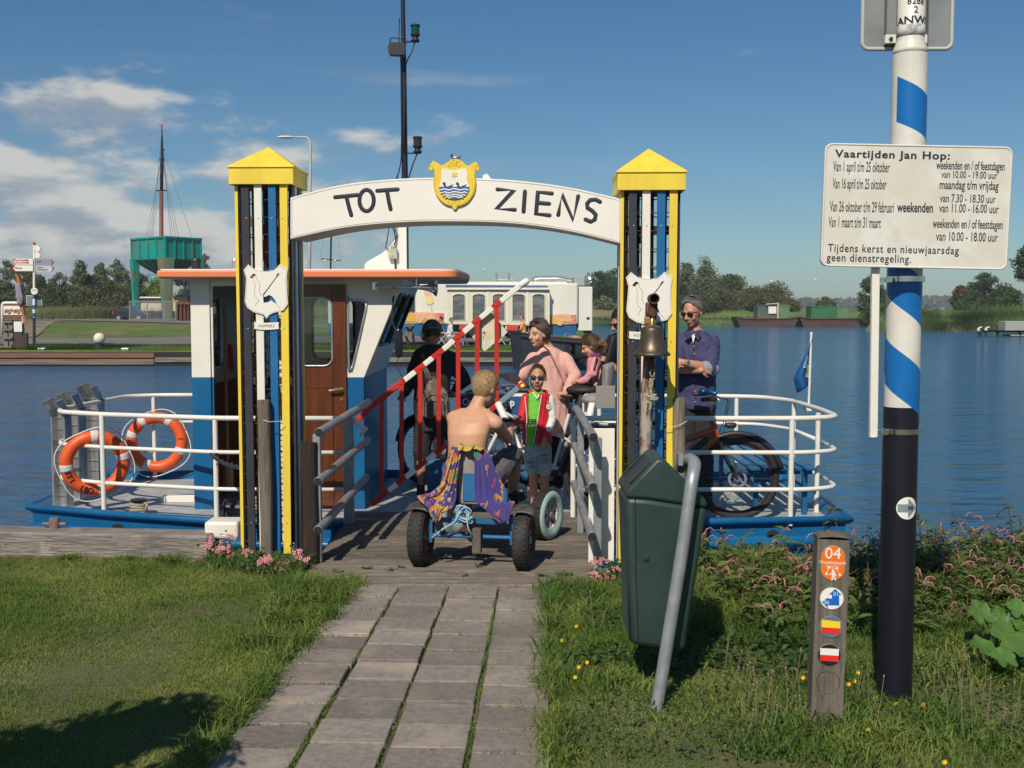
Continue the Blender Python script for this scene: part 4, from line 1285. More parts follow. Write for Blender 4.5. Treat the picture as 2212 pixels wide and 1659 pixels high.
for a, b, m_ in segl:
 mb=MB();mb.bar(on_lo(a),on_lo(b),.046,.040,up=(0,-1,0));mb.build('boom_section',[RED,RW,GREYB][m_],barrier,bevel=.006)
mb=MB()
p=on_lo(1060);q=on_lo(1105)
mb.bar(p,q,.056,.05,up=(0,-1,0));mb.build('tape_end',RED,barrier,bevel=.004)
mb=MB();a_=p.lerp(q,.35);b_2=p.lerp(q,.8);mb.bar(a_,b_2,.059,.053,up=(0,-1,.6));mb.build('tape_wrap',YEL,barrier)
for v in(825,868,908,948,990,1031,1073):
 xu=(v-810)/.2441;xl_=(v-810)/.29295
 a, b=on_up(xu), on_lo(xl_)
 mb=MB();mb.bar((a.x,BY-.02,a.z),(b.x,BY-.02,b.z),.038,.012,up=(0,-1,0));mb.build('upright',RED,barrier)
mb=MB()
for x in(228,395,560,730,895,1070):
 p=on_up(x);mb.lathe([(.014,0),(.012,.008),(0,.010)],Matrix.Translation((p.x,BY-.024,p.z))@FRONT,8)
for x in(65,205,330,480):
 p=on_lo(x);mb.lathe([(.013,0),(.011,.008),(0,.010)],Matrix.Translation((p.x,BY-.022,p.z))@FRONT,8)
mb.build('bolt_heads',RED,barrier,kind='stuff')
c=z5(985,600)
DM=Matrix.Translation((c.x,BY+.045,c.z))@FRONT@Matrix.Rotation(rad(-5),4,'Z')
mb=MB();mb.prism([(0,.185),(.185,.0),(0,-.185),(-.185,0)],.006,DM)
dp=mb.build('diamond_plate',mat('faded_diamond',(.66,.63,.47),.6,col2=(.50,.52,.30),scale=6,lo=.45,hi=.7,col3=(.78,.77,.70),s3=9,lo3=.5,hi3=.7),barrier)
mb=MB()
for x, y, r in((-.022,-.02,.011),(-.014,-.026,.012),(-.018,-.055,.006),(-.02,-.075,.006)):
 mb.ell(DM@V((x,y,.006)),(r,.001,r),n=8,k=6)
mb.build('faded_mark',mat('faded_red',(.55,.10,.07),.7),barrier)
t=thing('banner','blue banner with white letters hung on the far ferry rail','banner',W(1056,885,11.1))
p0, p1=W(988,857,11.08), W(1119,912,11.08)
mb=MB();mb.box(((p0.x+p1.x)/2,11.09,(p0.z+p1.z)/2),(p1.x-p0.x,.006,p0.z-p1.z));mb.build('cloth',mat('banner_blue',(.01,.10,.30),.5),t)
mb=MB()
for s, x, y in(('Ov',998,876),('k op',1076,877),('ico',1078,901)):
 p=W(x,y,11.07)
 M_=Matrix.Translation((p.x,11.08,p.z))@FRONT
 mb.text(s,.108,M_@Matrix.Translation((.006,-.006,.002)),m=1,sx=.86,bold=.004,d=.001)
 mb.text(s,.108,M_@Matrix.Translation((0,0,.006)),m=0,sx=.86,bold=.004,d=.001)
mb.build('lettering',[WHITE2,INK],t)
t=thing('flag','dark blue flag hanging from a white staff on the right ferry rail','flag',W(1748,870,10.2))
fa, fb=W(1752.5,722,10.2), W(1747,873,10.2)
mb=MB();mb.tube([fb,fa],.011,8);mb.lathe([(.013,0),(.011,.02),(0,.022)],Matrix.Translation(fa),8);mb.box(fb+V((-.02,-.02,-.03)),(.07,.05,.06));mb.build('staff',WHITE,t,smooth=rad(40))
qz=lambda x, y:W(1620+.26757*x,486+.26757*y,10.2)
TLf, BLf, TRf, BRf=qz(507,915), qz(490,1235), qz(440,1010), qz(385,1355)
def flag_pt(u,v,off=0.0):
 hoist=qz(507,915).lerp(qz(492,1300),v)
 fly=qz(500,925).lerp(qz(352,1240),min(1,v*1.05))if v<.8 else qz(352,1240).lerp(qz(385,1358),(v-.8)/.2)
 p=hoist.lerp(fly,u)
 p.y+=.045*math.sin(u*5.2+v*1.5)*(.3+v)-off
 p.z+=.02*math.sin(u*3.1)*v
 return p
mb=MB();mb.grid(lambda u,v:flag_pt(u,v),16,20,thick=.003)
mb.build('cloth',mat('flag_blue',(.012,.11,.33),.6,thin=.15),t,smooth=True)
for(u0,u1,v0,v1,m_)in((.04,.34,.62,.80,'lime'),(.03,.18,.40,.52,'lime'),(.50,.72,.42,.66,'cyan'),(.42,.50,.46,.66,'lime')):
 mw=MB();mw.grid(lambda u,v:flag_pt(lerp(u0-.03,u1+.03,u),lerp(v0-.025,v1+.025,v),.006),4,4);mw.build('white_patch',WHITE2,t,smooth=True)
 mw=MB();mw.grid(lambda u,v:flag_pt(lerp(u0,u1,u),lerp(v0,v1,v),.009),4,4)
 mw.build('colour_patch',mat('flag_'+m_,{'lime':(.20,.55,.05),'cyan':(.02,.42,.62)}[m_],.6),t,smooth=True)
# ================================================================ NEAR THINGS
PIPE=mat('dull_pipe',(.27,.275,.285),.42,.35,col2=(.40,.40,.395),scale=9,st=(3,.6,3),lo=.40,hi=.66,bump=.08,bscale=40,col3=(.20,.185,.17),s3=6,lo3=.6,hi3=.72)
def pipe_rail(label,ends,posts,closed_side):
 t=thing('pipe_rail',label,'railing',(ends[0][0].x,7.9,0),0,'pipe rails beside the landing')
 for a, b in ends:
  mb=MB();mb.tube([a,b],.0295,16);mb.build('pipe',PIPE,t,smooth=rad(50),bevel=.003)
  mb=MB();d=(a-b).normalized();mb.tube([a+d*.0005,a+d*.003],.0265,16);mb.tube([a+d*.003,a+d*.0045],.021,16)
  mb.build('end_cap',BLK,t)
 for(x,y,h,w)in posts:
  mb=MB();mb.box((x,y,h/2),(w,.055,h));mb.build('post',GALV,t,bevel=.004)
 return t
def Z3(px_,py_,Y):return W(px_,py_,Y)
Lr=[]
for(x0,y0,x1,y1)in((681,934,797,869),(678.6,1040.6,794.5,951),(678.6,1145.7,791.4,1031)):
 Lr.append((W(x0+8,y0,6.95),W(x1,y1,8.75)))
pipe_rail('three grey pipes of the rail left of the landing',Lr,[(-1.295,7.15,.86,.05),(-1.285,8.45,.88,.075)],0)
Rr=[]
for(x0,y0,x1,y1)in((1281.7,944,1244,880),(1281,1052,1242,962),(1279,1159,1240,1044)):
 Rr.append((W(x0,y0,6.70),W(x1,y1,8.45)))
pipe_rail('three grey pipes of the rail right of the landing',Rr,[(.555,6.95,.86,.05),(.515,8.1,.88,.05)],1)
BYY=6.66
t=thing('bell_post','rusty scaffold pipe post carrying the brass bell','post',W(1391,1190,BYY+.05))
pt_, pb_=W(1407,655,BYY+.06), V((W(1390,1060,BYY+.06).x-.02,BYY+.06,-.05))
mb=MB();mb.tube([pb_,pt_],[.040,.036],16);mb.build('post',RUSTY,t,smooth=rad(60))
mb=MB();c=W(1412,645,BYY)
mb.lathe([(.030,.10),(.033,.0),(.033,-.015),(.026,-.015),(.026,.09)],Matrix.Translation(c+V((0,-.02,0)))@FRONT@Matrix.Rotation(math.pi,4,'X'),20)
mb.tube([c+V((0,.02,-.02)),c+V((-.004,.03,-.10))],[.028,.034],12)
mb.build('bracket_pipe',RUST,t,smooth=rad(50))
mb=MB();mb.bar(W(1408,664,BYY-.035),W(1412,692,BYY-.04),.012,.006,up=(0,1,0));mb.build('strap',RUST,t)
mb=MB()
a0=W(1411,694,BYY-.04)
mb.tube([a0+V((.014*math.cos(a),0,.014*math.sin(a)))for a in np.linspace(-1.9,4.0,12)],.0035,6)
mb.tube([a0+V((0,0,-.012)),a0+V((.0,0,-.03))],.006,6)
pl=MB();pl.box(W(1399,692,BYY-.04)+V((-.004,0,0)),(.034,.018,.040))
tl=thing('padlock','small brass padlock hanging above the bell','padlock',W(1399,700,BYY-.04))
pl.build('body',mat('padlock_brass',(.52,.33,.11),.35,.7),tl,bevel=.003,seg=2);mb.build('shackle',CHROME,tl,smooth=True)
bell=thing('bell','bronze ship bell hanging from a padlock before the right tower','bell',W(1408,768,BYY-.04))
top_, rim=W(1408,706,BYY-.04), W(1408,767,BYY-.04)
h=top_.z-rim.z;R_=41*BYY/F_PX*.98
BRONZE=mat('bell_bronze',(.085,.070,.055),.42,.6,col2=(.14,.11,.075),scale=10,bump=.06,bscale=40)
mb=MB()
mb.lathe([(R_*.97,-.004),(R_,.004),(R_*.985,.010),(R_*.90,.017),(R_*.80,.035),(R_*.70,h*.36),(R_*.635,h*.55),(R_*.60,h*.80),(R_*.585,h*.90),(R_*.55,h*.97),(R_*.38,h*1.03),(R_*.20,h*1.06),(0,h*1.065)],Matrix.Translation(rim),36)
mb.lathe([(R_*.95,-.003),(R_*.6,h*.3),(0,h*.5)],Matrix.Translation(rim),30)
mb.build('bell_body',BRONZE,bell,smooth=rad(50))
mb=MB();mb.lathe([(.021,h*1.05),(.017,h*1.25),(.012,h*1.30),(.0,h*1.31)],Matrix.Translation(rim),14);mb.build('crown',mat('bright_brass',(.45,.30,.10),.35,.8),bell,smooth=rad(50))
mb=MB();mb.tube([rim+V((.001,0,.03)),rim+V((.001,0,-.03))],.010,8);mb.ell(rim+V((0,0,-.035)),.016,n=10,k=7);mb.build('clapper',BLK,bell,smooth=True)
rp_=thing('bell_rope','pale knotted pull rope hanging under the bell','rope',W(1404,885,BYY-.04))
mb=MB()
c1=W(1409,806,BYY-.04)
mb.tube([c1+V((.013*math.cos(a),0,.022*math.sin(a)))for a in np.linspace(0,6.28,13)[:-1]],.0045,6,closed=True);mb.build('eye_loop',ROPE,rp_,smooth=True)
mb=MB()
def twist(p,q,r,rr,turns,strands=3,wob=0.0):
 for s in range(strands):
  n=int(turns*8)
  P=[]
  for i in range(n+1):
   u=i/n;a=u*turns*6.283+s*6.283/strands
   k=rr*(1-wob*u)
   P.append(p.lerp(q,u)+V((k*math.cos(a),k*math.sin(a),0)))
  mb.tube(P,r,6)
twist(W(1408,818,BYY-.04),W(1406,838,BYY-.04),.0055,.011,2.0);twist(W(1406,838,BYY-.04),W(1407,853,BYY-.04),.006,.007,1.2)
k1=W(1407,858,BYY-.04)
for a, b, c_ in(((-.03,0,.008),(0,-.015,.0),(.03,0,-.006)),((-.02,0,-.012),(.0,-.012,.01),(.026,0,.012)),((-.026,.01,-.006),(0,-.016,-.014),(.034,0,-.014))):
 mb.limb([k1+V(a),k1+V(b),k1+V(c_)],.008,8)
mb.limb([k1+V((.02,0,.0)),k1+V((.042,0,-.004))],.004,6);mb.limb([k1+V((-.02,0,.0)),k1+V((-.036,0,-.014))],.004,6)
twist(W(1407,862,BYY-.04),W(1404,886,BYY-.04),.0055,.008,2.2,wob=.4)
mb.build('knotted_cord',ROPE,rp_,smooth=True)
BIN=mat('green_bin',(.022,.045,.040),.42,col2=(.030,.056,.050),scale=5,bump=.07,bscale=120,col3=(.05,.085,.07),s3=6,lo3=.64,hi3=.76)
t=thing('litter_bin','dark green litter bin with sloping lid on its bent galvanised pole','bin',G(1417,1530))
yf, yb=4.62, 4.96
def b3(px_,py_,Y=yf):return W(px_,py_,Y)
fr_=[(1366,1394),(1470,1410),(1482,1398),(1528,1098),(1527,1082),(1433,990),(1418,991),(1354,1058),(1351,1075),(1360,1384)]
def slab(o_,y0,y1,grow=1.0):
 q=[b3(x,y,yf)for x,y in o_]
 cx=sum(p.x for p in q)/len(q);cz=sum(p.z for p in q)/len(q)
 return[(cx+(p.x-cx)*grow,cz+(p.z-cz)*grow)for p in q]
P_=slab(fr_,yf,yb)
body=[(x,z)for x,z in P_]
lower=[P_[0],P_[1],P_[2],P_[3],(P_[3][0]+.0,P_[3][1]),P_[8],P_[9]]
mb=MB();mb.prism([P_[0],P_[1],P_[2],P_[3],(b3(1400,1077).x,b3(1400,1077).z),P_[8],P_[9]],.33,Matrix.Translation((0,yf,0))@FRONT,z0=-.33)
mb.build('body',BIN,t,bevel=.024,seg=3,smooth=rad(40))
mb=MB();mb.prism([P_[3],P_[4],P_[5],P_[6],P_[7],P_[8],(b3(1400,1079).x,b3(1400,1079).z)],.345,Matrix.Translation((0,yf-.004,0))@FRONT,z0=-.345)
mb.build('lid',BIN,t,bevel=.024,seg=3,smooth=rad(40))
a, b=b3(1362,1049), b3(1408,1003)
d_=(b-a).normalized();n_=V((-d_.z,0,d_.x))
mb=MB();cs=(a+b)/2+n_*.001+V((0,.16,0))
mb.box(cs,((b-a).length,.20,.006),Matrix(((d_.x,0,n_.x),(0,1,0),(d_.z,0,n_.z))));mb.build('slot',BLK,t)
mb=MB();
for yy in(yf+.035,yf+.285):
 mb.bar(a+n_*.006+V((0,yy-yf,0)),b+n_*.006+V((0,yy-yf,0)),.012,.010,up=(0,1,0))
mb.build('slot_rim',BIN,t,bevel=.003)
q=b3(1396,1207,yf-.006)
mb=MB();mb.lathe([(.0125,0),(.0125,.005),(.008,.007),(.0,.006)],Matrix.Translation(V((q.x,yf-.001,q.z)))@FRONT,16,0);mb.build('lock',BLK,t,smooth=rad(40))
mb=MB();mb.tube([V((p.x,yf-.0015,p.z))for p in(b3(1372,1078),b3(1374,1240),b3(1379,1390))],.0018,4);mb.build('door_seam',mat('seam_shadow',(.006,.012,.010),.8),t)
mb=MB();c0=V((W(1417.5,1530,4.50).x,4.50,-.02))
mb.tube(fillet([c0,b3(1473,1195,4.52),b3(1495,1035,4.53),b3(1502,1000,4.60),b3(1488,990,4.76),b3(1470,1010,4.86)],.14,6),.0272,18)
mb.build('pole',GALV,t,smooth=rad(60))
mb=MB();mb.box(((P_[5][0]+P_[3][0])/2,4.78,1.02),(.02,.06,.05));mb.build('clamp',GALV,t)
FLATW=mat('weathered_post',(.195,.17,.14),.85,col2=(.10,.085,.07),scale=7,st=(9,9,.55),lo=.38,hi=.66,bump=.6,bscale=14,bst=(12,12,.6),col3=(.24,.22,.19),s3=6,lo3=.58,hi3=.7)
wy=4.28
t=thing('way_marker_post','square weathered wooden way marker post with round route signs','way marker',V((W(1786,1575,wy).x,wy,0)))
bl, br, tl_, tr_=W(1752,1580,wy), W(1819,1580,wy), W(1767,1166,wy), W(1836,1166,wy)
ax=(tl_+tr_)/2-(bl+br)/2;ax.normalize()
ex=V((1,0,0));ex=(ex-ax*ex.dot(ax)).normalized()
ey=ax.cross(ex)
RWP=Matrix((ex,ey,ax)).transposed()
wdt=(tr_-tl_).length
PM=Matrix.Translation((tl_+tr_)/2)@RWP.to_4x4()@Matrix.Rotation(rad(-7),4,'Z')
mb=MB()
H=.86;w2=wdt/2;dd=.118
vs_=[(-w2,0,-H),(w2,0,-H),(w2,dd,-H),(-w2,dd,-H),(-w2,0,0),(w2,0,0),(w2,dd,0),(-w2,dd,0)]
mb.add([PM@V(p)for p in vs_],[(3,2,1,0),(0,1,5,4),(1,2,6,5),(2,3,7,6),(3,0,4,7)])
cap=[]
mb.grid(lambda u,v:PM@V((lerp(-w2,w2,u),lerp(0,dd,v),.024*math.sqrt(max(0,1-(2*u-1)**2*.96))*math.sqrt(max(0,1-(2*v-1)**2*.8)))),8,6)
mb.build('post',FLATW,t,bevel=.004,seg=2)
PF=PM@FRONT
def loc_of(x,y):
 p=PM.inverted()@W(x,y,wy);return p.x, p.z
def disc(n,x,y,rx,ry,m_,z=.002,th=.004,stad=False):
 cx, cz=loc_of(x,y);k=wy/F_PX
 P=[]
 for i in range(28):
  a=2*math.pi*i/28
  if stad:
   P.append((cx+rx*k*math.cos(a),cz+(ry-rx)*k*(1 if math.sin(a)>0 else-1)+rx*k*math.sin(a)))
  else:
   P.append((cx+rx*k*math.cos(a),cz+ry*k*math.sin(a)))
 mb=MB();mb.prism(P,th,PF,z0=z);return mb.build(n,m_,t,bevel=.0008)
k_=wy/F_PX
disc('sign_rim',1799,1216,26.6,39.5,ALU,0,.003,True)
s1=disc('number_sign',1799,1216,25,38,mat('sign_orange',(.80,.17,.015),.4),.001,.004,True)
cx, cz=loc_of(1799,1197)
mb=MB();mb.text('04',26*k_*1.35,PF@Matrix.Translation((cx,cz-9.5*k_,.0056)),align='CENTER',d=.0004,bold=.0)
mb.text('Wandelnetwerk',8.2*k_*1.25,PF@Matrix.Translation((cx,cz-21.5*k_,.0056)),align='CENTER',d=.0003,sx=.86)
for i in range(2):
 mb.box(PM@V((cx,-.0058,cz-(25+i*2)*k_)),(30*k_,.0004,.5*k_),PM.to_3x3())
mb.build('lettering',WHITE2,s1)
mb=MB()
def wpt(x,y):q=loc_of(x,y);return PF@V((q[0],q[1],.0056))
for x, y in((1790,1226),(1807,1227),(1785,1239.5),(1813.5,1241)):
 mb.ell(wpt(x,y),(2.9*k_,.0005,2.9*k_),n=12,k=6)
for a, b in(((1790,1226),(1807,1227)),((1790,1226),(1785,1239.5)),((1807,1227),(1813.5,1241))):
 mb.tube([wpt(*a),wpt(*b)],.0012,5)
mb.ell(wpt(1798.5,1231.5),(2.6*k_,.0005,2.6*k_),n=12,k=6)
for pts, r in((((1799.5,1235),(1799.5,1243)),3.1),(((1799,1243),(1796.5,1252)),1.5),(((1800,1243),(1804,1252)),1.5),(((1798,1236),(1793.5,1240),(1791,1241)),1.1),(((1802,1236),(1805,1243)),1.1)):
 q_=MB();q_.limb([wpt(*p)for p in pts],r*k_,8)
 inv=PM.inverted()
 for p in q_.v:
  l=inv@V(p);l.y=-.0056+(l.y+.0056)*.12;mb.v.append(tuple(PM@l))
 b0=len(mb.v)-len(q_.v)
 mb.f+=[tuple(b0+i for i in f)for f in q_.f];mb.m+=q_.m
mb.build('walker_symbol',WHITE2,s1)
disc('sign_rim',1796.5,1292.5,26.6,25.6,ALU,0,.003)
s2=disc('arrow_sign',1796.5,1292.5,25,24,WHITE2,.001,.004)
ARB=mat('arrow_blue',(.01,.13,.50),.4)
def poly_on(par,name,pts,m_,z=.0052,th=.0008):
 mb=MB();mb.prism([loc_of(*p)for p in pts],th,PF,z0=z);return mb.build(name,m_,par)
zz=lambda x, y:(1674+.36504*x,1053+.36504*y)
poly_on(s2,'blue_arrow',[zz(355,597),zz(392,632),zz(378,632),zz(378,695),zz(312,695),zz(312,712),zz(276,677),zz(313,650),zz(313,655),zz(336,655),zz(336,632),zz(318,632)][::-1],ARB)
mb=MB()
for s, x, y in(('01',343,637),('06',286,689)):
 q=loc_of(*zz(x,y));mb.text(s,10.5*k_*1.2,PF@Matrix.Translation((q[0],q[1],.0064)),d=.0003,bold=.0003)
mb.build('numerals',mat('numeral_pale',(.45,.58,.75),.5),s2)
disc('sign_rim',1794.5,1354,26,25.2,ALU,0,.003)
s3=disc('route_sign',1794.5,1354,24.8,24,mat('sign_grey_blue',(.11,.16,.20),.45),.001,.004)
poly_on(s3,'yellow_stripe',[zz(275,826),zz(383,830),zz(384,790),zz(276,782)],mat('stripe_yellow',(.85,.62,.03),.4))
poly_on(s3,'red_stripe',[zz(274,859),zz(382,866),zz(383,829),zz(275,825)],mat('stripe_red',(.72,.03,.02),.4),.0051)
disc('sign_rim',1791,1414.5,26,25.2,ALU,0,.003)
s4=disc('route_sign',1791,1414.5,24.8,24,mat('sign_black',(.015,.014,.02),.4),.001,.004)
poly_on(s4,'white_stripe',[zz(267,989),zz(375,991),zz(376,952),zz(267,950)],WHITE2)
poly_on(s4,'red_stripe',[zz(267,1024),zz(374,1028),zz(375,990),zz(267,988)],MATS['stripe_red'],.0051)
cx, cz=loc_of(1789,1475)
mb=MB();mb.tube([PF@V((cx+.046*math.cos(a),cz+.046*math.sin(a),.0))for a in np.linspace(0,6.283,30)[:-1]],.0012,4,closed=True);mb.build('empty_recess',BLK,t)
py=4.55
t=thing('sign_pole','tall round pole painted black below with blue and white spiral above','pole',V((W(1930,1527,py).x,py,0)))
pb0=V((W(1930.5,1527,py).x,py,-.03))
def pc(y):return lerp(1930.5,1966.5,(1527-y)/1427.0)
cyl=lambda y:W(pc(y),y,py)
R1=37.5*py/F_PX;
ztop, zblk=W(0,118,py).z, W(0,925,py).z
axis0=pb0;axis1=V((cyl(118).x,py,ztop))
def ring_at(z,r,n=48):
 f=(z-axis0.z)/(axis1.z-axis0.z);c=axis0.lerp(axis1,f)
 return[V((c.x+r*math.cos(2*math.pi*j/n),c.y+r*math.sin(2*math.pi*j/n),z))for j in range(n)]
POLEW=mat('pole_white',(.72,.70,.64),.4,col2=(.64,.62,.56),scale=7,bump=.04,bscale=50,col3=(.50,.47,.40),s3=16,lo3=.68,hi3=.76)
POLEB=mat('pole_blue',(.006,.13,.42),.32,col2=(.01,.15,.46),scale=6)
POLEK=mat('pole_black',(.010,.011,.019),.34,col2=(.012,.013,.02),scale=9,col3=(.06,.055,.05),s3=28,lo3=.71,hi3=.75,bump=.04,bscale=30)
def zpx(y):return W(0,y,py).z
def ax_r(z):
 c=axis0.lerp(axis1,(z-axis0.z)/(axis1.z-axis0.z));return c, R1*(1-.035*max(0,z)/ztop)
def wrap(nm,m_,lo_,hi_,f0,f1,off,nu=40):
 """lo_, hi_: sheet height as a function of the turn f (0 left silhouette, 1 right silhouette)"""
 def fn(u,v):
  f=lerp(f0,f1,u);z=zpx(lerp(lo_(f),hi_(f),v));c, r_=ax_r(z);a=math.pi*(1+f)
  return V((c.x+(r_+off)*math.cos(a),c.y+(r_+off)*math.sin(a),z))
 mb=MB();mb.grid(fn,nu,2);return mb.build(nm,m_,t,smooth=True)
z0_=axis0.z
mb=MB();mb.v=[]
for z in(z0_,zpx(878),zpx(500),ztop):
 c, r_=ax_r(z);mb.v+=[(c.x+r_*math.cos(2*math.pi*j/64),c.y+r_*math.sin(2*math.pi*j/64),z)for j in range(64)]
for i in range(3):
 for j in range(64):
  mb.f.append((i*64+j,i*64+(j+1)%64,(i+1)*64+(j+1)%64,(i+1)*64+j));mb.m.append(1 if i==0 else 0)
mb.build('shaft',[POLEW,POLEK],t,smooth=True)
for y0 in(538,728):
 wrap('blue_stripe',POLEB,lambda f:y0+98+88*f,lambda f:y0+88*f,0.0,2.0 if y0<600 else 1.2,.0006)
wrap('blue_stripe',POLEB,lambda f:256+60*f,lambda f:158+66*f,.16,1.3,.0006)
mb=MB();c=axis1
mb.lathe([(R1*.965,0),(R1*.94,.018),(R1*.80,.045),(R1*.745,.06),(R1*.73,.5)],Matrix.Translation((c.x,c.y,ztop)),40)
up_=mb.build('upper_tube',POLEW,t,smooth=True)
r2=R1*.745
def wrap_text(s,size,ypx,xoff,m_,par,bold=0.0,sx=1.0,nm='lettering'):
 q=MB();q.text(s,size,Matrix(),sx=sx,bold=bold,d=.0003,align='CENTER')
 z0=W(0,ypx,py).z
 o_=MB()
 for p in q.v:
  a=-math.pi/2+(p[0]+xoff)/r2
  rr=r2+.0012+max(0,p[2])
  o_.v.append((axis1.x+rr*math.cos(a),axis1.y+rr*math.sin(a),z0+p[1]))
 o_.f, o_.m=q.f, q.m
 return o_.build(nm,m_,par)
k2=py/F_PX
wrap_text('8288',18.5*k2,16,.001,INK,up_,bold=.0002);wrap_text('2',19.5*k2,35,.0,INK,up_,bold=.0002)
wrap_text('ANWB',15*k2*1.45,57,-.003,INK,up_,bold=.0010,sx=1.22)
mb=MB();mb.lathe([(r2+.0008,0),(r2+.0012,.045)],Matrix.Translation((axis1.x,axis1.y,W(0,82,py).z)),40)
mb.build('torn_sticker',mat('torn_sticker',(.60,.60,.56),.7,col2=(.30,.33,.36),scale=22,lo=.5,hi=.56),t,smooth=True)
for yb_, nm in((603,'clamp_band'),(930,'clamp_band')):
 z=W(0,yb_,py).z;f=(z-axis0.z)/(axis1.z-axis0.z);c=axis0.lerp(axis1,f)
 mb=MB();mb.lathe([(R1*1.0,-.011),(R1*1.02,-.011),(R1*1.02,.011),(R1*1.0,.011)],Matrix.Translation((c.x,c.y,z)),40)
 mb.box((c.x+R1*1.03,c.y,z),(.012,.03,.026))
 mb.box((c.x-R1*1.25,c.y-.03,z-.004),(.05,.03,.020));mb.tube([(c.x-R1*1.2,c.y-.052,z-.006),(c.x-R1*1.2,c.y-.03,z-.006)],.009,8)
 mb.build(nm,CHROME,t,smooth=rad(40))
q=W(1937,1098,py-.072)
cz0=q.z;f=(cz0-axis0.z)/(axis1.z-axis0.z);cxp=axis0.lerp(axis1,f)
r1=R1*.985+.0012
def on_pole(u,v,off=0.0):
 a=-math.pi/2+(u+.012)/r1
 return V((cxp.x+(r1+off)*math.cos(a),cxp.y+(r1+off)*math.sin(a),cz0+v))
rr=24.3*py/F_PX
mb=MB();mb.grid(lambda u,v:on_pole(rr*v*math.cos(2*math.pi*u),rr*v*math.sin(2*math.pi*u)),32,5);st=mb.build('arrow_sticker',WHITE2,t,smooth=True)
def strip(poly_rows,off,m_,nm):
 """rows: (u, v_low, v_high) columns"""
 mb=MB()
 for a, b in zip(poly_rows[:-1],poly_rows[1:]):
  mb.add([on_pole(a[0],a[1],off),on_pole(b[0],b[1],off),on_pole(b[0],b[2],off),on_pole(a[0],a[2],off)],[(0,1,2,3)])
 return mb.build(nm,m_,st)
GA=mat('sticker_grey',(.21,.27,.30),.5)
strip([(rr*(-.88+.92*i/8),-rr*.36,rr*.36)for i in range(9)],.0008,GA,'arrow_shaft')
strip([(rr*(.04+.88*i/8),-rr*.88*(1-i/8),rr*.88*(1-i/8))for i in range(9)],.0008,GA,'arrow_head')
mb=MB();q_=MB();q_.text('98',.026,Matrix(),d=.0003,align='CENTER',bold=.0006)
for p in q_.v:mb.v.append(tuple(on_pole(p[0]+.012,p[1]-.009,.0014+max(0,p[2]))))
mb.f, mb.m=q_.f, q_.m;mb.build('numerals',INK,st)
sy=4.38
tt_=thing('timetable_sign','white timetable sign headed Vaartijden Jan Hop on the striped pole','sign',W(1888,940,sy+.03))
TLs, TRs, BRs, BLs=W(1786,309,sy), W(2184,318,sy), W(2178,583,sy), W(1769,575,sy)
cS=(TLs+TRs+BRs+BLs)/4
exs=((TRs-TLs)+(BRs-BLs)).normalized();ups=((TLs-BLs)+(TRs-BRs));ups=(ups-exs*ups.dot(exs)).normalized()
nS=exs.cross(ups)
wS=((TRs-TLs).length+(BRs-BLs).length)/2;hS=((TLs-BLs).length+(TRs-BRs).length)/2
SMt=Matrix(((exs.x,ups.x,nS.x,cS.x),(exs.y,ups.y,nS.y,cS.y),(exs.z,ups.z,nS.z,cS.z),(0,0,0,1)))
def rr2(w,h,r,n=6):
 return[(x,z)for x,z in rrect(-w/2,w/2,-h/2,h/2,r,n)]
SIGNW=mat('sign_face',(.69,.67,.60),.42,col2=(.62,.60,.52),scale=9,lo=.35,hi=.7,bump=.10,bscale=300,col3=(.74,.735,.69),s3=3.2,lo3=.5,hi3=.62,dist=.002)
mb=MB();mb.prism(rr2(wS,hS,.030),.020,SMt,z0=-.020);mb.build('panel',mat('sign_edge',(.70,.69,.65),.4),tt_,bevel=.003)
mb=MB();mb.prism(rr2(wS-.014,hS-.014,.026),.0012,SMt,z0=.0);mb.build('face',SIGNW,tt_)
mb=MB();mb.tube([SMt@V((x,y,-.0))for x,y in rr2(wS-.006,hS-.006,.028)],.0045,6,closed=True);mb.build('rim',mat('sign_edge',(.70,.69,.65),.4),tt_,smooth=True)
sx5=lambda x:1728+.37418*x
sy5=lambda y:.37418*y
TX=[('Vaartijden Jan Hop:',203,907,862,43,.0011),('Van 1 april t/m 25 oktober',190,988,516,60,.0003),('Van 16 april t/m 25 oktober',187,1087,497,60,.0003),('Van 26 oktober t/m 29 februari',171,1220,541,62,.0003),('weekenden',560,1222,765,56,.0011),('Van 1 maart t/m 31 maart',164,1310,465,62,.0003),('weekenden en / of feestdagen',786,976,1180,50,.0005),('van 10.00 - 19.00 uur',815,1026,1137,42,.0002),('maandag t/m vrijdag',803,1090,1142,52,.0005),('van 7.30 - 18.30 uur',806,1166,1128,48,.0002),('van 11.00 - 16.00 uur',802,1224,1146,50,.0003),('weekenden en / of feestdagen',765,1314,1168,52,.0005),('van 10.00 - 18.00 uur',784,1388,1140,52,.0003),('Tijdens kerst en nieuwjaarsdag',160,1452,915,46,.0004),('geen dienstregeling.',153,1507,640,46,.0004)]
SMi=SMt.inverted()
for s, x0, yb_, x1, hp, bd in TX:
 q=MB();wide=s[0]in 'TgV' and s[:4]!='Van '
 q.text(s,1.0,Matrix(),d=0,track=1.12 if wide else 1.0)
 w0=max(v[0]for v in q.v);x00=min(v[0]for v in q.v)
 a=SMi@W(sx5(x0),sy5(yb_),sy);b=SMi@W(sx5(x1),sy5(yb_),sy)
 size=hp*.37418*sy/F_PX/.72
 kx=(b.x-a.x)/(w0-x00)
 mb=MB()
 mb.text(s,size,SMt@Matrix.Translation((a.x,a.y,.0018)),sx=kx/size,bold=bd,d=.0004,track=1.12 if wide else 1.0)
 mb.build('lettering',INK,tt_)
pa, pb=W(1891,560,sy+.035), W(1886,942,sy+.035)
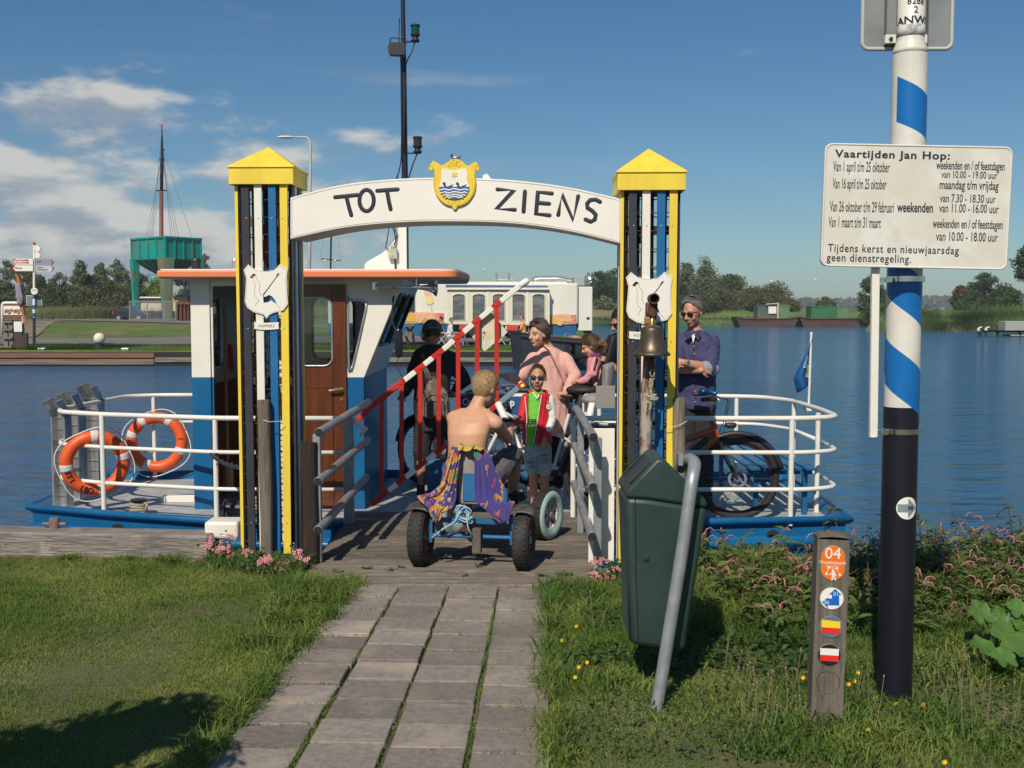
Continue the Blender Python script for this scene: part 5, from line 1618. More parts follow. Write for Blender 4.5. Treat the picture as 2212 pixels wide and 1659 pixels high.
mb=MB();mb.bar(pa,pb,.031,.022,up=(0,1,0));mb.tube([pb,pb+V((0,0,-.004))],.018,12)
mb.build('square_tube',WHITE,tt_,bevel=.003,seg=2)
st=thing('sign_plate','grey back of a sign plate at the top of the striped pole','sign',W(1957,107,py+.10))
ysb=py+.085
a, b=W(1859,108,ysb), W(2055,108,ysb)
wb_=b.x-a.x;hb=.62
Mb=Matrix.Translation(((a.x+b.x)/2,ysb,a.z+hb/2))@FRONT@Matrix.Rotation(rad(.2),4,'Z')
SG=mat('sign_back_grey',(.25,.27,.275),.5,.1,col2=(.20,.215,.22),scale=5,bump=.05)
mb=MB();mb.prism(rr2(wb_,hb,.03),.003,Mb,z0=-.003);mb.build('plate',SG,st)
mb=MB();mb.tube([Mb@V((x,y,.006))for x,y in rr2(wb_-.006,hb-.006,.028)],.0085,8,closed=True);mb.build('folded_rim',mat('pale_rim',(.45,.47,.46),.5),st,smooth=True)
mb=MB();z=W(0,89,ysb).z;mb.box((axis1.x-.0,ysb-.028,z),(.175,.022,.036));mb.build('mounting_rail',mat('sign_edge',(.70,.69,.65),.4),st,bevel=.002)
mb=MB();mb.lathe([(.008,0),(.008,.006),(.0,.009)],Matrix.Translation((axis1.x-.066,ysb-.040,z))@FRONT,8);mb.build('bolt',BLK,st)
for q in(-.02,.155):
 mb=MB();mb.box((axis1.x-.058+q,ysb-.009,a.z+hb/2),(.006,.016,hb-.03));mb.build('stiffener',mat('sign_stiffener',(.10,.12,.16),.5),st)
# ================================================================ PLANTS NEAR THE CAMERA
def leaf_quads(P,D,N_,ln,wd,bend=0.0):
 """leaves: base point, direction, normal; returns verts, faces (two quads folded along the midrib)"""
 n=len(P)
 D=D/np.linalg.norm(D,axis=1,keepdims=True)
 Sd=np.cross(D,N_);Sd/=(np.linalg.norm(Sd,axis=1,keepdims=True)+1e-9)
 U=np.cross(Sd,D)
 ln=np.broadcast_to(ln,(n,))[:,None];wd=np.broadcast_to(wd,(n,))[:,None]
 m1=P+D*ln*.45+U*ln*.04
 tip=P+D*ln-U*ln*bend
 l=m1+Sd*wd*.5+U*wd*.14;r=m1-Sd*wd*.5+U*wd*.14
 Vv=np.stack([P,l,tip,m1,r],1).reshape(-1,3)
 b=np.arange(n)[:,None]*5
 F_=np.concatenate([b+np.array([0,3,2,1]),b+np.array([0,4,2,3])],0)
 return Vv, F_
LEAFD=mat('weed_leaf',(.085,.155,.034),.55,col2=(.15,.22,.055),scale=9,lo=.4,hi=.65,thin=.3,col3=(.14,.055,.03),s3=5,lo3=.60,hi3=.72)
GLEAF=mat('geranium_leaf',(.028,.075,.022),.6,col2=(.06,.115,.032),scale=14,lo=.4,hi=.65,thin=.25)
STEMR=mat('red_stem',(.13,.075,.038),.7)
STEMG=mat('green_stem',(.075,.12,.035),.7)
PINK=mat('pink_petal',(.86,.50,.54),.6,thin=.2)
PINKD=mat('deep_pink_petal',(.74,.07,.16),.6,thin=.15)
SPIKE=mat('knotweed_spike',(.40,.135,.14),.85,col2=(.52,.24,.23),scale=40)
def rnd_dir(n,r,up=.3):
 v=r.normal(0,1,(n,3));v[:,2]=np.abs(v[:,2])*.6+up
 return v/np.linalg.norm(v,axis=1,keepdims=True)
def rnd_n(n,r):
 v=r.normal(0,.5,(n,3));v[:,2]=1.0
 return v
def geranium(cx,cy,cz,w,h,nb,seed,label):
 r=np.random.default_rng(seed)
 t=thing('geranium',label,'geranium',(cx,cy,cz),0,'pink flowering geraniums at the tower feet')
 n=int(260*w/.2)
 P=np.stack([r.normal(0,w*.38,n),r.normal(0,.06,n),np.abs(r.normal(0,h*.32,n))],-1)
 Vv, F_=leaf_quads(P,rnd_dir(n,r),rnd_n(n,r),r.uniform(.020,.045,n),r.uniform(.016,.032,n),.2)
 np_obj('foliage',Vv,F_,GLEAF,parent=t)
 mb=MB();fl=[]
 for i in range(nb):
  bx, by, bz=r.uniform(-w*.62,w*.62), r.uniform(-.09,.03), h*r.uniform(.30,1.02)
  mb.tube([(bx*.5,by*.5,0),(bx*.8,by,bz*.6),(bx,by,bz)],.0022,5)
  fl.append((bx,by,bz))
 mb.build('stems',STEMG,t,world=False)
 for(bx,by,bz)in fl:
  mb=MB();m_=int(r.integers(5,10))
  for j in range(m_):
   c=V((bx+r.normal(0,.022),by+r.normal(0,.014)-.01,bz+r.normal(0,.014)))
   d=V((r.normal(0,.5),-1,r.normal(.3,.4))).normalized()
   x, y_, z=frame(d)
   s=r.uniform(.009,.0145)
   for q in range(5):
    a=q*1.2566+j
    o_=x*math.cos(a)+y_*math.sin(a);sd=x*-math.sin(a)+y_*math.cos(a)
    b=c+o_*s*.2
    mb.add([b,c+o_*s*.75+sd*s*.42+d*s*.22,c+o_*s*1.15+d*s*.1,c+o_*s*.75-sd*s*.42+d*s*.22],[(0,1,2,3)],0)
    mb.add([c+o_*s*.1+d*s*.18,c+o_*s*.5+sd*s*.18+d*s*.32,c+o_*s*.72+d*s*.30,c+o_*s*.5-sd*s*.18+d*s*.32],[(0,1,2,3)],1)
  mb.build('blossom',[PINK,PINKD],t,world=False)
 return t
geranium(W(484,1210,7.2).x,7.18,-.01,.17,.20,7,1,'pink geranium left of the left tower by the white block')
geranium(W(556,1215,7.0).x,6.98,-.01,.15,.15,5,2,'pink geranium in front of the left striped tower')
geranium(W(600,1245,6.85).x,6.85,-.01,.13,.13,5,3,'pink geranium at the right foot of the left tower')
geranium(W(640,1240,6.95).x,6.98,-.01,.10,.155,4,4,'small pink geranium before the dark wooden post')
geranium(W(1322,1255,6.6).x,6.60,-.01,.17,.155,9,5,'pink geranium left of the green litter bin')
geranium(W(1516,1250,6.6).x,6.60,-.06,.11,.17,4,6,'pink geranium showing right of the green litter bin')
def knotweed(n_st,seed):
 r=np.random.default_rng(seed)
 LP, LD, LN_, LL, LW=[], [], [], [], []
 st=MB();sp=MB()
 for i in range(n_st):
  y=r.uniform(5.9,7.9)if r.uniform()<.85 else r.uniform(5.5,6.2)
  x=r.uniform(.95,.50*y+1.1)
  if x<1.15 and y<6.4:continue
  z0=float(land_z(x,y))
  dens=vnoise(x,y,1.6,44)
  if r.uniform()>.25+.9*float(dens):continue
  hmax=(.17+.22*float(vnoise(x,y,.9,31))+(.16 if r.uniform()<.10 else 0))*(1 if x>1.9 else.8)
  h=hmax*r.uniform(.6,1.1)
  lx, ly=r.normal(0,.16), r.normal(0,.12)-.04
  P=[V((x,y,z0)),V((x+lx*.3,y+ly*.3,z0+h*.5)),V((x+lx,y+ly,z0+h))]
  st.tube(P,[.0035,.003,.002],4)
  k=int(r.integers(8,15))
  for j in range(k):
   u=r.uniform(.15,.95);a=r.uniform(0,6.283)
   b=P[0].lerp(P[1],u*2)if u<.5 else P[1].lerp(P[2],u*2-1)
   LP.append(b);LD.append((math.cos(a),math.sin(a),r.uniform(-.1,.7)));LL.append(r.uniform(.05,.11));LW.append(r.uniform(.016,.032))
  for j in range(int(r.integers(0,3))if r.uniform()<.36 else 0):
   u=r.uniform(.72,1.0);b=P[1].lerp(P[2],u*2-1)
   a=r.uniform(0,6.283);l=r.uniform(.05,.11)
   q1=b+V((math.cos(a)*.015,math.sin(a)*.015,l*.45));q2=b+V((math.cos(a)*.03,math.sin(a)*.03,l*.80));q3=b+V((math.cos(a)*.055,math.sin(a)*.045,l*.88));q4=b+V((math.cos(a)*.08,math.sin(a)*.06,l*.68))
   st.tube([b,q1],.0014,3)
   sp.tube([q1,q2,q3,q4],[.0024,.0036,.0036,.0018],4)
 n=len(LP)
 Vv, F_=leaf_quads(np.array(LP),np.array(LD),rnd_n(n,r),np.array(LL),np.array(LW),.25)
 tag(np_obj('bank_weeds',Vv,F_,LEAFD),kind='stuff')
 tag(st.build('weed_stems',STEMR),kind='stuff');tag(sp.build('weed_flower_spikes',SPIKE),kind='stuff')
knotweed(2500,77)
def herbs(n,x0,x1,y0,y1,seed,size=.045):
 r=np.random.default_rng(seed)
 x=r.uniform(x0,x1,n);y=r.uniform(y0,y1,n)
 ok=(vnoise(x,y,2.4,seed)>.52)&(x>edgeR(y)+.03)
 x, y=x[ok], y[ok];n=len(x)
 P=np.stack([x,y,land_z(x,y)+r.uniform(.005,.07,n)],-1)
 Vv, F_=leaf_quads(P,rnd_dir(n,r,.15),rnd_n(n,r),size*r.uniform(.5,1.3,n),size*.45*r.uniform(.6,1.3,n),.2)
 tag(np_obj('low_herbs',Vv,F_,GLEAF),kind='stuff')
herbs(9000,.2,3.6,4.9,7.0,5,.05);herbs(2500,.2,2.6,3.9,5.0,6,.03)
t=thing('butterbur','broad leaved butterbur plant at the right edge of the bank','plant',(W(2160,1420,5.1).x,5.1,0))
BUT=mat('butterbur_leaf',(.095,.21,.045),.5,col2=(.14,.26,.06),scale=12,thin=.35,bump=.3,bscale=30)
BUTS=mat('butterbur_leaf_back',(.22,.29,.17),.7,thin=.3)
def big_leaf(px_,py_,Y,r_,tilt,yaw,m_=BUT):
 c=W(px_,py_,Y)
 M_=Matrix.Translation(c)@Matrix.Rotation(yaw,4,'Z')@Matrix.Rotation(tilt,4,'X')
 def fn(u,v):
  a=2*math.pi*u;k=1+.10*math.sin(a*5+px_)+.06*math.sin(a*11)
  notch=1-.55*math.exp(-((a-math.pi*1.5)/.28)**2)
  rr=r_*v*k*notch
  return M_@V((rr*math.cos(a),rr*math.sin(a)*1.08,.22*r_*v*v+.05*r_*math.sin(a*6)*v))
 mb=MB();mb.grid(fn,30,5);mb.build('leaf',m_,t,smooth=True)
 mb=MB();f=V((t.location.x+(c.x-t.location.x)*.3,5.1,0));mb.tube([f,f.lerp(c,.55)+V((0,0,.03)),c],.006,6);mb.build('leaf_stalk',STEMG,t)
for a in((2116,1325,5.15,.060,.9,.3,BUT),(2178,1372,5.05,.085,.35,-.2,BUT),(2125,1400,4.95,.062,.5,.6,BUT),(2160,1335,5.25,.050,1.2,-.5,BUT),(2200,1318,5.2,.055,.7,.1,BUT),(2195,1405,4.9,.075,.3,-.5,BUT),(2168,1425,4.8,.055,.5,.2,BUT),(2205,1360,5.1,.06,.6,.9,BUT),(2190,1337,5.2,.035,1.4,-.6,BUTS),(2140,1333,5.2,.03,1.5,.8,BUTS)):
 big_leaf(*a)
YP=mat('yellow_petal',(.85,.52,.02),.6);DRY=mat('dry_stalk',(.26,.20,.12),.85)
pts_=[(1213,1383),(1245,1352),(1242,1462),(1250,1440),(1268,1430),(1900,1435),(1952,1456),(1833,1477),(1845,1470),(1909,1492),(1993,1522),(1875,1576),(2040,1645),(1734,1463),(1853,1452),(1935,1520),(2066,1340)]
rp=random.Random(4)
fs_m, fh_m=MB(), MB()
for(x,y)in pts_:
 g=G(x,y+22);head=W(x,y,g.y)
 fs_m.tube([V((g.x,g.y,0)),V((g.x+.004,g.y,head.z*.6)),head],.0012,4)
 for q in range(7):
  a=q*.8976
  o_=V((math.cos(a),-.4,math.sin(a)));s=.009;sd_=V((-math.sin(a),0,math.cos(a)))
  fh_m.add([head,head+o_*s*.7+sd_*s*.35,head+o_*s*1.3,head+o_*s*.7-sd_*s*.35],[(0,1,2,3)])
 fh_m.ell(head,.003,n=6,k=5)
tag(fs_m.build('wildflower_stems',STEMG),kind='stuff');tag(fh_m.build('wildflowers',YP),kind='stuff')
mb=MB();
for i in range(60):
 x=rp.uniform(.9,2.0);y=rp.uniform(4.1,4.7)
 h=rp.uniform(.10,.26)
 a=V((x,y,0));b=V((x+rp.uniform(-.05,.05),y+rp.uniform(-.03,.03),h))
 mb.tube([a,a.lerp(b,.6)+V((.004,0,0)),b],.0012,4);mb.ell(b,(.004,.004,.006),n=6,k=5)
for i in range(25):
 x=rp.uniform(.35,1.4);y=rp.uniform(5.2,6.4);h=rp.uniform(.1,.28)
 a=V((x,y,0));b=V((x+rp.uniform(-.05,.05),y,h));mb.tube([a,b],.0013,4);mb.ell(b,(.004,.004,.008),n=6,k=5)
tag(mb.build('dry_stalks',DRY),kind='stuff')
mbs=MB();r=np.random.default_rng(8)
P, D=[], []
for(x,y,k,s)in((.33,6.78,60,.05),(.20,6.75,22,.03),(-.95,6.95,18,.025),(-1.12,6.85,26,.04),(-.78,6.9,14,.02),(-.72,6.98,12,.02),(-.30,6.75,10,.02),(-.22,7.0,8,.02)):
 for i in range(k):
  a=r.uniform(0,6.283);P.append((x+r.normal(0,s*.6),y+r.normal(0,s*.3),.0));D.append((math.cos(a),math.sin(a),r.uniform(.3,1.2)))
Vv, F_=leaf_quads(np.array(P),np.array(D),rnd_n(len(P),r),r.uniform(.02,.045,len(P)),r.uniform(.006,.014,len(P)),.2)
tag(np_obj('plank_weeds',Vv,F_,GLEAF),kind='stuff')
# ================================================================ FAR SIDE OF THE CANAL
def sstep(a,b,x):
 t=np.clip((np.asarray(x,dtype=float)-a)/(b-a),0,1);return t*t*(3-2*t)
def far_z(x,y):
 x=np.asarray(x,dtype=float);y=np.asarray(y,dtype=float)
 z=sstep(66,77,y)*.80+sstep(115,150,y)*.5+.05*(vnoise(x,y,.25,3)-.5)
 return np.where(y<45.05,-1.2,z)
def edge_x(y):return 3.6+(y-45)*.05
ysf=np.array([45.0,45.06,46,48,50,52,55,58,62,65]+list(np.arange(66,79,1.0))+[82,86,90,95,100,108,116,124,132,140,150,170,220,400,900])
us=np.concatenate([-np.array([600,300,160])[:],np.arange(-90,0,3.0),np.arange(0,1.001,.25)])
rows=[]
for y in ysf:
 xe=edge_x(y)
 rows.append([(xe+u if u<=0 else xe,y)for u in us[us<=0]])
A=np.array(rows);Z_=far_z(A[...,0],A[...,1])
nr, nc=Z_.shape;ii=np.arange(nr*nc).reshape(nr,nc)
FARG=mat('far_grass',(.105,.165,.028),.9,col2=(.075,.115,.025),scale=.5,col3=(.21,.165,.08),s3=.16,lo3=.50,hi3=.66,bump=.6,bscale=2.5,dist=.1)
tag(np_obj('far_land',np.stack([A,],0).reshape(-1,2).repeat(1,0)if False else np.dstack([A,Z_]).reshape(-1,3),np.stack([ii[:-1,:-1],ii[:-1,1:],ii[1:,1:],ii[1:,:-1]],-1).reshape(-1,4),FARG,smooth=True),kind='structure')
mb=MB()
for i in range(len(ysf)-1):
 a, b=ysf[i], ysf[i+1]
 mb.add([(edge_x(a),a,-1.2),(edge_x(b),b,-1.2),(edge_x(b),b,float(far_z(0,b))+.02),(edge_x(a),a,float(far_z(0,max(a,45.06)))+.02)],[(0,1,2,3)])
tag(mb.build('land_edge',MATS['far_grass']),kind='structure')
def ray_far(px_,py_):
 o_=V((0,0,EYE));d=W(px_,py_,1.0)-o_
 y=45.2
 while y<600:
  p=o_+d*y
  if p.z<=float(far_z(p.x,p.y))+.0:return p
  y+=.25
 return o_+d*600
ROAD=mat('pale_asphalt',(.20,.175,.165),.9,col2=(.16,.145,.14),scale=1.5,bump=.2,bscale=30)
def drape(name,tops,bots,m_,off=.03):
 mb=MB();n=24;xs_=np.linspace(0,1,n)
 L=[]
 for u in xs_:
  def ip(ps):
   t=u*(len(ps)-1);k=min(int(t),len(ps)-2);f=t-k
   return(lerp(ps[k][0],ps[k+1][0],f),lerp(ps[k][1],ps[k+1][1],f))
  a, b=ray_far(*ip(tops)), ray_far(*ip(bots));col=[]
  for j in range(7):
   p=a.lerp(b,j/6);col.append((p.x,p.y,float(far_z(p.x,p.y))+off))
  L.append(col)
 mb.grid(lambda u,v:L[int(round(u*(n-1)))][int(round(v*6))],n-1,6)
 return tag(mb.build(name,m_),kind='structure')
drape('road',[(-400,731),(60,731),(200,731.5),(330,730),(430,727.5),(700,726),(1100,728)],[(-400,744),(60,745),(200,746),(330,745.5),(430,744),(700,742),(1100,742)],ROAD)
drape('upper_road',[(-200,680),(90,681.5),(190,688),(300,690.5),(416,695),(520,699),(800,703)],[(-200,694),(90,692),(190,694.5),(300,697),(416,701),(520,706),(800,712)],ROAD,.05)
drape('side_path',[(60,693),(110,693),(150,694)],[(-30,729),(20,729.5),(75,729.5)],mat('worn_path',(.25,.205,.16),.95,col2=(.15,.15,.07),scale=1.0),.04)
mb=MB()
for(x0,y0,x1,y1)in((240,736.8,370,734.0),(398,732.8,480,731.6),(-20,738.0,150,737.8),(560,731,700,731)):
 a, b=ray_far(x0,y0), ray_far(x1,y1)
 mb.add([(a.x,a.y-.09,.04),(b.x,b.y-.09,.04),(b.x,b.y+.09,.04),(a.x,a.y+.09,.04)],[(0,1,2,3)])
tag(mb.build('road_marking',WHITE2),kind='structure')
QW=mat('brown_quay_timber',(.20,.105,.065),.85,col2=(.12,.065,.045),scale=2,st=(.3,3,6),bump=.4,bscale=6,bst=(.4,5,8),rnd=.1)
QW2=mat('pale_quay_timber',(.22,.165,.115),.85,col2=(.13,.095,.07),scale=2,st=(.3,3,6),bump=.4,bscale=6,bst=(.4,5,8))
QC=mat('grey_quay_beam',(.23,.215,.175),.9,col2=(.13,.12,.09),scale=2,st=(.5,3,6),bump=.3,bscale=9)
QY=44.9
def qbeam(x0,x1,y0,y1,m_,label,dy=0.0,dep=.3):
 a, b=W(x0,y0,QY+dy), W(x1,y1,QY+dy)
 mb=MB();mb.box(((a.x+b.x)/2,QY+dy+dep/2,(a.z+b.z)/2),(b.x-a.x,dep,a.z-b.z))
 return tag(mb.build('quay_beam',m_,bevel=.02),label,'beam')
qbeam(-120,333,762,774,QW,'upper brown timber beam along the far quay on the left')
qbeam(-120,333,776,788.5,QW2,'lower pale timber beam along the far quay on the left',.02)
qbeam(334,1168,757.5,764,mat('red_steel',(.17,.06,.045),.7,col2=(.11,.045,.035),scale=3),'rust red steel rail along the top of the far quay',.25)
qbeam(334,1190,772.5,783,QC,'grey concrete beam low on the far quay',.0)
mb=MB();mb.box((-22.2,QY+.09,-.62),(51.5,.04,1.14));tag(mb.build('far_quay_wall',mat('tarred_sheet',(.02,.02,.02),.8)),kind='structure')
for px_, lb in((92,'grey steel pile cap on the far quay left of the white ball bollard'),(272,'grey steel pile cap on the far quay right of the white ball bollard')):
 p=W(px_,757,45.6);mb=MB();mb.box((p.x,45.6,.02),(.34,.3,.17));tag(mb.build('pile_cap',GALV,bevel=.04,seg=2),lb,'pile cap')
p=ray_far(215,744);t=thing('ball_bollard','white ball shaped mooring bollard on a dark foot, far quay','bollard',(p.x,47.2,0))
k=47.2/F_PX;x=W(215,745,47.2).x
mb=MB();mb.ell((x,47.2,W(0,731,47.2).z),12.2*k,n=24,k=14);mb.build('ball',mat('cream_paint',(.78,.73,.58),.5,col2=(.70,.63,.45),scale=6),t,smooth=True)
mb=MB();mb.lathe([(9.5*k,-.06),(9*k,.1),(10.5*k,.22)],Matrix.Translation((x,47.2,0)),18);mb.build('foot',mat('dark_teal_foot',(.03,.05,.06),.6),t)
q1=lambda x, y, Y:W(.24408*x,486+.24408*y,Y)
SY=50.0
t=thing('signpost','white fingerpost with red tipped arms on a black and striped pole','signpost',q1(302,1050,SY))
k=SY/F_PX*.24408
def q1tube(a,b,r,m_,nm,par=t,n=10):
 mb=MB();mb.tube([a,b],r,n);return mb.build(nm,m_,par,smooth=rad(50))
q1tube(q1(302,1052,SY),q1(302,818,SY),12.5*k,BLACK,'pole');q1tube(q1(302,818,SY),q1(302,600,SY),12.5*k,WHITE2,'pole')
for y in(640,730,800):
 q1tube(q1(302,y+14,SY-.0),q1(302,y-22,SY),13.1*k,BLUE,'blue_band')
q1tube(q1(302,600,SY),q1(303,178,SY),11*k,WHITE2,'pole');q1tube(q1(303,178,SY),q1(303,155,SY),11.3*k,RED,'red_cap')
def arm(x0,y0,x1,y1,tip,txt,m_,redm=RED):
 a, b=q1(x0,y0,SY-.12), q1(x1,y1,SY-.12)
 w, h=b.x-a.x, a.z-b.z
 cx, cz=(a.x+b.x)/2, (a.z+b.z)/2
 Mx=Matrix.Translation((cx,SY-.12,cz))@FRONT
 s=tip
 d=h*.42
 P=[(-w/2*s,-h/2),(-w/2*s,h/2),((w/2-d)*s,h/2),(w/2*s,0),((w/2-d)*s,-h/2)]
 mb=MB();mb.prism(P,.04,Mx,z0=-.04);ar=mb.build('arm',m_,t)
 mb=MB();mb.prism([((w/2-d)*s,h/2),(w/2*s,0),((w/2-d)*s,-h/2),((w/2-d*1.35)*s,-h/2),((w/2-d*.45)*s,0),((w/2-d*1.35)*s,h/2)],.004,Mx,z0=.001)
 mb.build('red_tip',redm,ar)
 mb=MB()
 for i, s_ in enumerate(txt):
  mb.text(s_,h*.40,Mx@Matrix.Translation((-w/2+d*(1.0 if s<0 else.5),h*(.10 if len(txt)==2 else-.08)-i*h*.40,.004)),d=.002,bold=.004,sx=1.0)
 if txt:mb.build('lettering',redm,ar)
SHW=mat('shaded_white_arm',(.25,.28,.36),.5)  # shaded copy of the white arm, shade put into the colour
arm(108,298,292,350,-1,('Oost-Graftdijk','West-Graftdijk'),WHITE2);arm(108,358,292,408,-1,('Alkmaar',),WHITE2)
arm(314,302,478,354,1,('De R',),SHW,mat('shaded_red_text',(.22,.02,.03),.6));arm(318,362,480,412,1,('Hoorn','Purmerend'),mat('arm_pale',(.52,.54,.56),.5),MATS['shaded_red_text'])  # right-hand arms: red darkened as well, shade painted into it
arm(308,181,370,235,1,(),WHITE2,mat('pale_red',(.6,.3,.28),.6));arm(308,242,370,292,1,(),WHITE2,MATS['pale_red'])
c=q1(305,585,SY-.16);mb=MB();mb.prism([(.17*math.cos(a),.17*math.sin(a))for a in np.arange(6)*math.pi/3+math.pi/6],.02,Matrix.Translation(c)@FRONT);mb.prism([(.08,.03),(-.08,.03),(-.08,.06),(.08,.06)],.004,Matrix.Translation(c)@FRONT,z0=.021,m=1);mb.build('hexagon_sign',[WHITE2,INK],t)
a, b=q1(232,622,SY+.12), q1(373,712,SY+.12);mb=MB();mb.box(((a.x+b.x)/2,SY+.12,(a.z+b.z)/2),(b.x-a.x,.03,a.z-b.z),m=0);mb.box(((a.x+b.x)/2,SY+.10,(a.z+b.z)/2),(b.x-a.x-.08,.03,a.z-b.z-.08),m=1);mb.build('sign_back',[mat('pale_rim',(.45,.47,.46),.5),mat('back_blue_grey',(.16,.20,.24),.6)],t)
t=thing('info_board','brown and white information board in a white tube frame','information board',q1(110,970,51))
mb=MB();mb.tube(fillet([q1(20,972,51),q1(20,690,51),q1(205,690,51),q1(205,972,51)],.15),.07,8);mb.build('frame',WHITE2,t,smooth=True)
a, b=q1(26,706,50.95), q1(196,820,50.95);mb=MB();mb.box(((a.x+b.x)/2,50.95,(a.z+b.z)/2),(b.x-a.x,.03,a.z-b.z));mb.build('board',mat('board_rust',(.28,.075,.03),.6),t)
a, b=q1(30,716,50.92), q1(192,796,50.92);mb=MB();mb.box(((a.x+b.x)/2,50.92,(a.z+b.z)/2),(b.x-a.x,.03,a.z-b.z));mb.build('white_field',WHITE2,t)
mb=MB()
for s in(0,82):
 for pts in([(40,760),(60,748),(85,752),(105,765)],[(42,778),(58,764),(80,764),(95,778)],[(66,775),(78,785),(92,772)],[(95,750),(108,745),(114,760)]):
  mb.limb([q1(x+s,y,50.89)for x,y in pts],.022,6)
mb.build('brown_figures',mat('board_rust',(.28,.075,.03),.6),t)
t=thing('feather_flag','orange brown feather flag leaning beside the information board','flag',q1(232,885,50.5))
FPT=[(135,440),(150,434),(168,455),(190,520),(200,600),(205,700),(212,780),(230,830),(245,880),(218,893),(205,830),(190,760),(165,700),(146,620),(135,560),(148,490)]
mb=MB();o_=q1(180,660,50.5)
mb.prism([((q1(x,y,50.5)-o_).x,(q1(x,y,50.5)-o_).z)for x,y in FPT],.03,Matrix.Translation(o_)@FRONT);mb.build('cloth',mat('flag_orange_brown',(.42,.14,.05),.7,col2=(.34,.10,.045),scale=2),t)
mb=MB()
for pts in([(160,540),(175,600),(165,640)],[(172,600),(185,640),(175,690)]):mb.limb([q1(x,y,50.45)for x,y in pts],.14,6)
mb.build('pale_print',mat('flag_lilac',(.30,.27,.33),.7),t)
mb=MB();mb.tube([q1(138,438,50.5),q1(170,440,50.5),q1(196,530,50.5),q1(208,700,50.5),q1(226,890,50.5)],.03,6);mb.build('staff',BLK,t)
t=thing('timber_steps','grey timber steps on the far quay at the left edge','steps',q1(70,1110,46))
for pts in([(50,860),(60,1085)],[(98,850),(108,1100)]):
 mb=MB();mb.bar(q1(*pts[0],46),q1(*pts[1],46),.16,.12,up=(0,1,0));mb.build('stile',OLDWOOD,t)
for y in(856,926,1000,1078):
 mb=MB();mb.bar(q1(30 if y<1050 else-30,y,45.9),q1(112,y,45.9),.14,.08,up=(0,0,1));mb.build('rung',OLDWOOD,t)
t=thing('number_post','dark post with a small white number plate on the far quay','post',q1(158,1040,47))
mb=MB();mb.bar(q1(158,1045,47),q1(158,870,47),.42,.2,up=(0,1,0));mb.build('post',mat('dark_plastic',(.05,.055,.055),.6),t)
mb=MB();a=q1(158,900,46.88);mb.box(a,(.36,.02,.44));mb.build('plate',WHITE2,t)
mb=MB();mb.tube([q1(232,1120,46),q1(232,955,46)],.09,10);mb.prism([(-.9,0),(0,0),(0,.75)],.1,Matrix.Translation(q1(225,1120,46))@FRONT);tag(mb.build('mooring_stay',mat('dark_rust',(.07,.045,.04),.8)),'dark iron mooring pile with a triangular stay on the far quay','mooring pile')
HY=97.0
TEAL=mat('teal_steel',(.0,.29,.25),.5,col2=(.0,.23,.20),scale=.5,col3=(.16,.13,.06),s3=.55,lo3=.56,hi3=.66)
TEALR=mat('rust_streaked_steel',(.17,.15,.075),.7,col2=(.03,.18,.14),scale=.9,st=(4,4,.3),lo=.5,hi=.62)
hp=thing('hopper','large teal steel hopper with rust streaks on tapering legs','hopper',q1(1460,830,HY))
cL, cM, cR=q1(1165,110,HY+3.2), q1(1462,103,HY), q1(1775,130,HY+3.0)
cB=V((cL.x+cR.x-cM.x,cL.y+cR.y-cM.y,0))
zt_, zb_=q1(1462,105,HY).z, q1(1462,297,HY).z
cs=[V((p.x,p.y,0))for p in(cM,cR,cB,cL)]
mb=MB()
for i in range(4):
 a, b=cs[i], cs[(i+1)%4]
 mb.add([(a.x,a.y,zb_),(b.x,b.y,zb_),(b.x,b.y,zt_),(a.x,a.y,zt_)],[(0,1,2,3)])
mb.build('bin_walls',TEAL,hp)
mb=MB()
ctr=sum(cs,V((0,0,0)))/4;zc_=q1(1400,440,HY+3).z
lo_=[ctr+(c-ctr)*.22 for c in cs]
for i in range(4):
 a, b=cs[i], cs[(i+1)%4];a2, b2=lo_[i], lo_[(i+1)%4]
 mb.add([(a.x,a.y,zb_),(a2.x,a2.y,zc_),(b2.x,b2.y,zc_),(b.x,b.y,zb_)],[(0,1,2,3)])
 mb.add([(a2.x,a2.y,zc_),(a2.x,a2.y,zc_-.6),(b2.x,b2.y,zc_-.6),(b2.x,b2.y,zc_)],[(0,1,2,3)])
mb.build('funnel',mat('dark_teal',(.0,.14,.125),.6,col2=(.10,.10,.06),scale=.7,st=(3,3,.5)),hp)
for i in(0,3):
 a, b=cs[i], cs[(i+1)%4]
 n_=V(((b-a).y,-(b-a).x,0)).normalized()
 for f in(.0,.25,.5,.75,1.0):
  p=a.lerp(b,f)+n_*.05
  mb=MB();mb.bar((p.x,p.y,zb_),(p.x,p.y,zt_),.13,.10,up=n_);mb.build('rib',TEAL,hp)
  q=ctr+(a.lerp(b,f)-ctr)*.3
  mb=MB();mb.bar((p.x,p.y,zb_),(q.x,q.y,zc_+.1),.10,.10,up=n_);mb.build('rib',MATS['dark_teal'],hp)
mb=MB()
for i in range(4):
 a, b=cs[i], cs[(i+1)%4];a=ctr+(a-ctr)*1.03;b=ctr+(b-ctr)*1.03
 mb.bar((a.x,a.y,zt_+.0),(b.x,b.y,zt_+.0),.14,.16)
mb.build('top_rim',TEAL,hp)
mb=MB()
for i, f in((0,.06),(0,.18),(3,.92),(3,.5),(0,.85),(3,.72)):
 pass
gz=float(far_z(-30,HY))-.3
for c, wt, wb2, m_ in((cs[0],1.55,.75,TEALR),(cs[3],.95,.45,TEAL),(cs[1],.95,.45,TEAL),(cs[2],.9,.45,TEAL)):
 i=ctr+(c-ctr)*.93
 mb=MB();a=V((i.x,i.y,gz));b=V((i.x,i.y,zb_+.1))
 mb.loft([(a,V((wb2/2,0,0)),V((0,.3,0))),(b,V((wt/2,0,0)),V((0,.45,0)))],4);mb.build('leg',m_,hp)
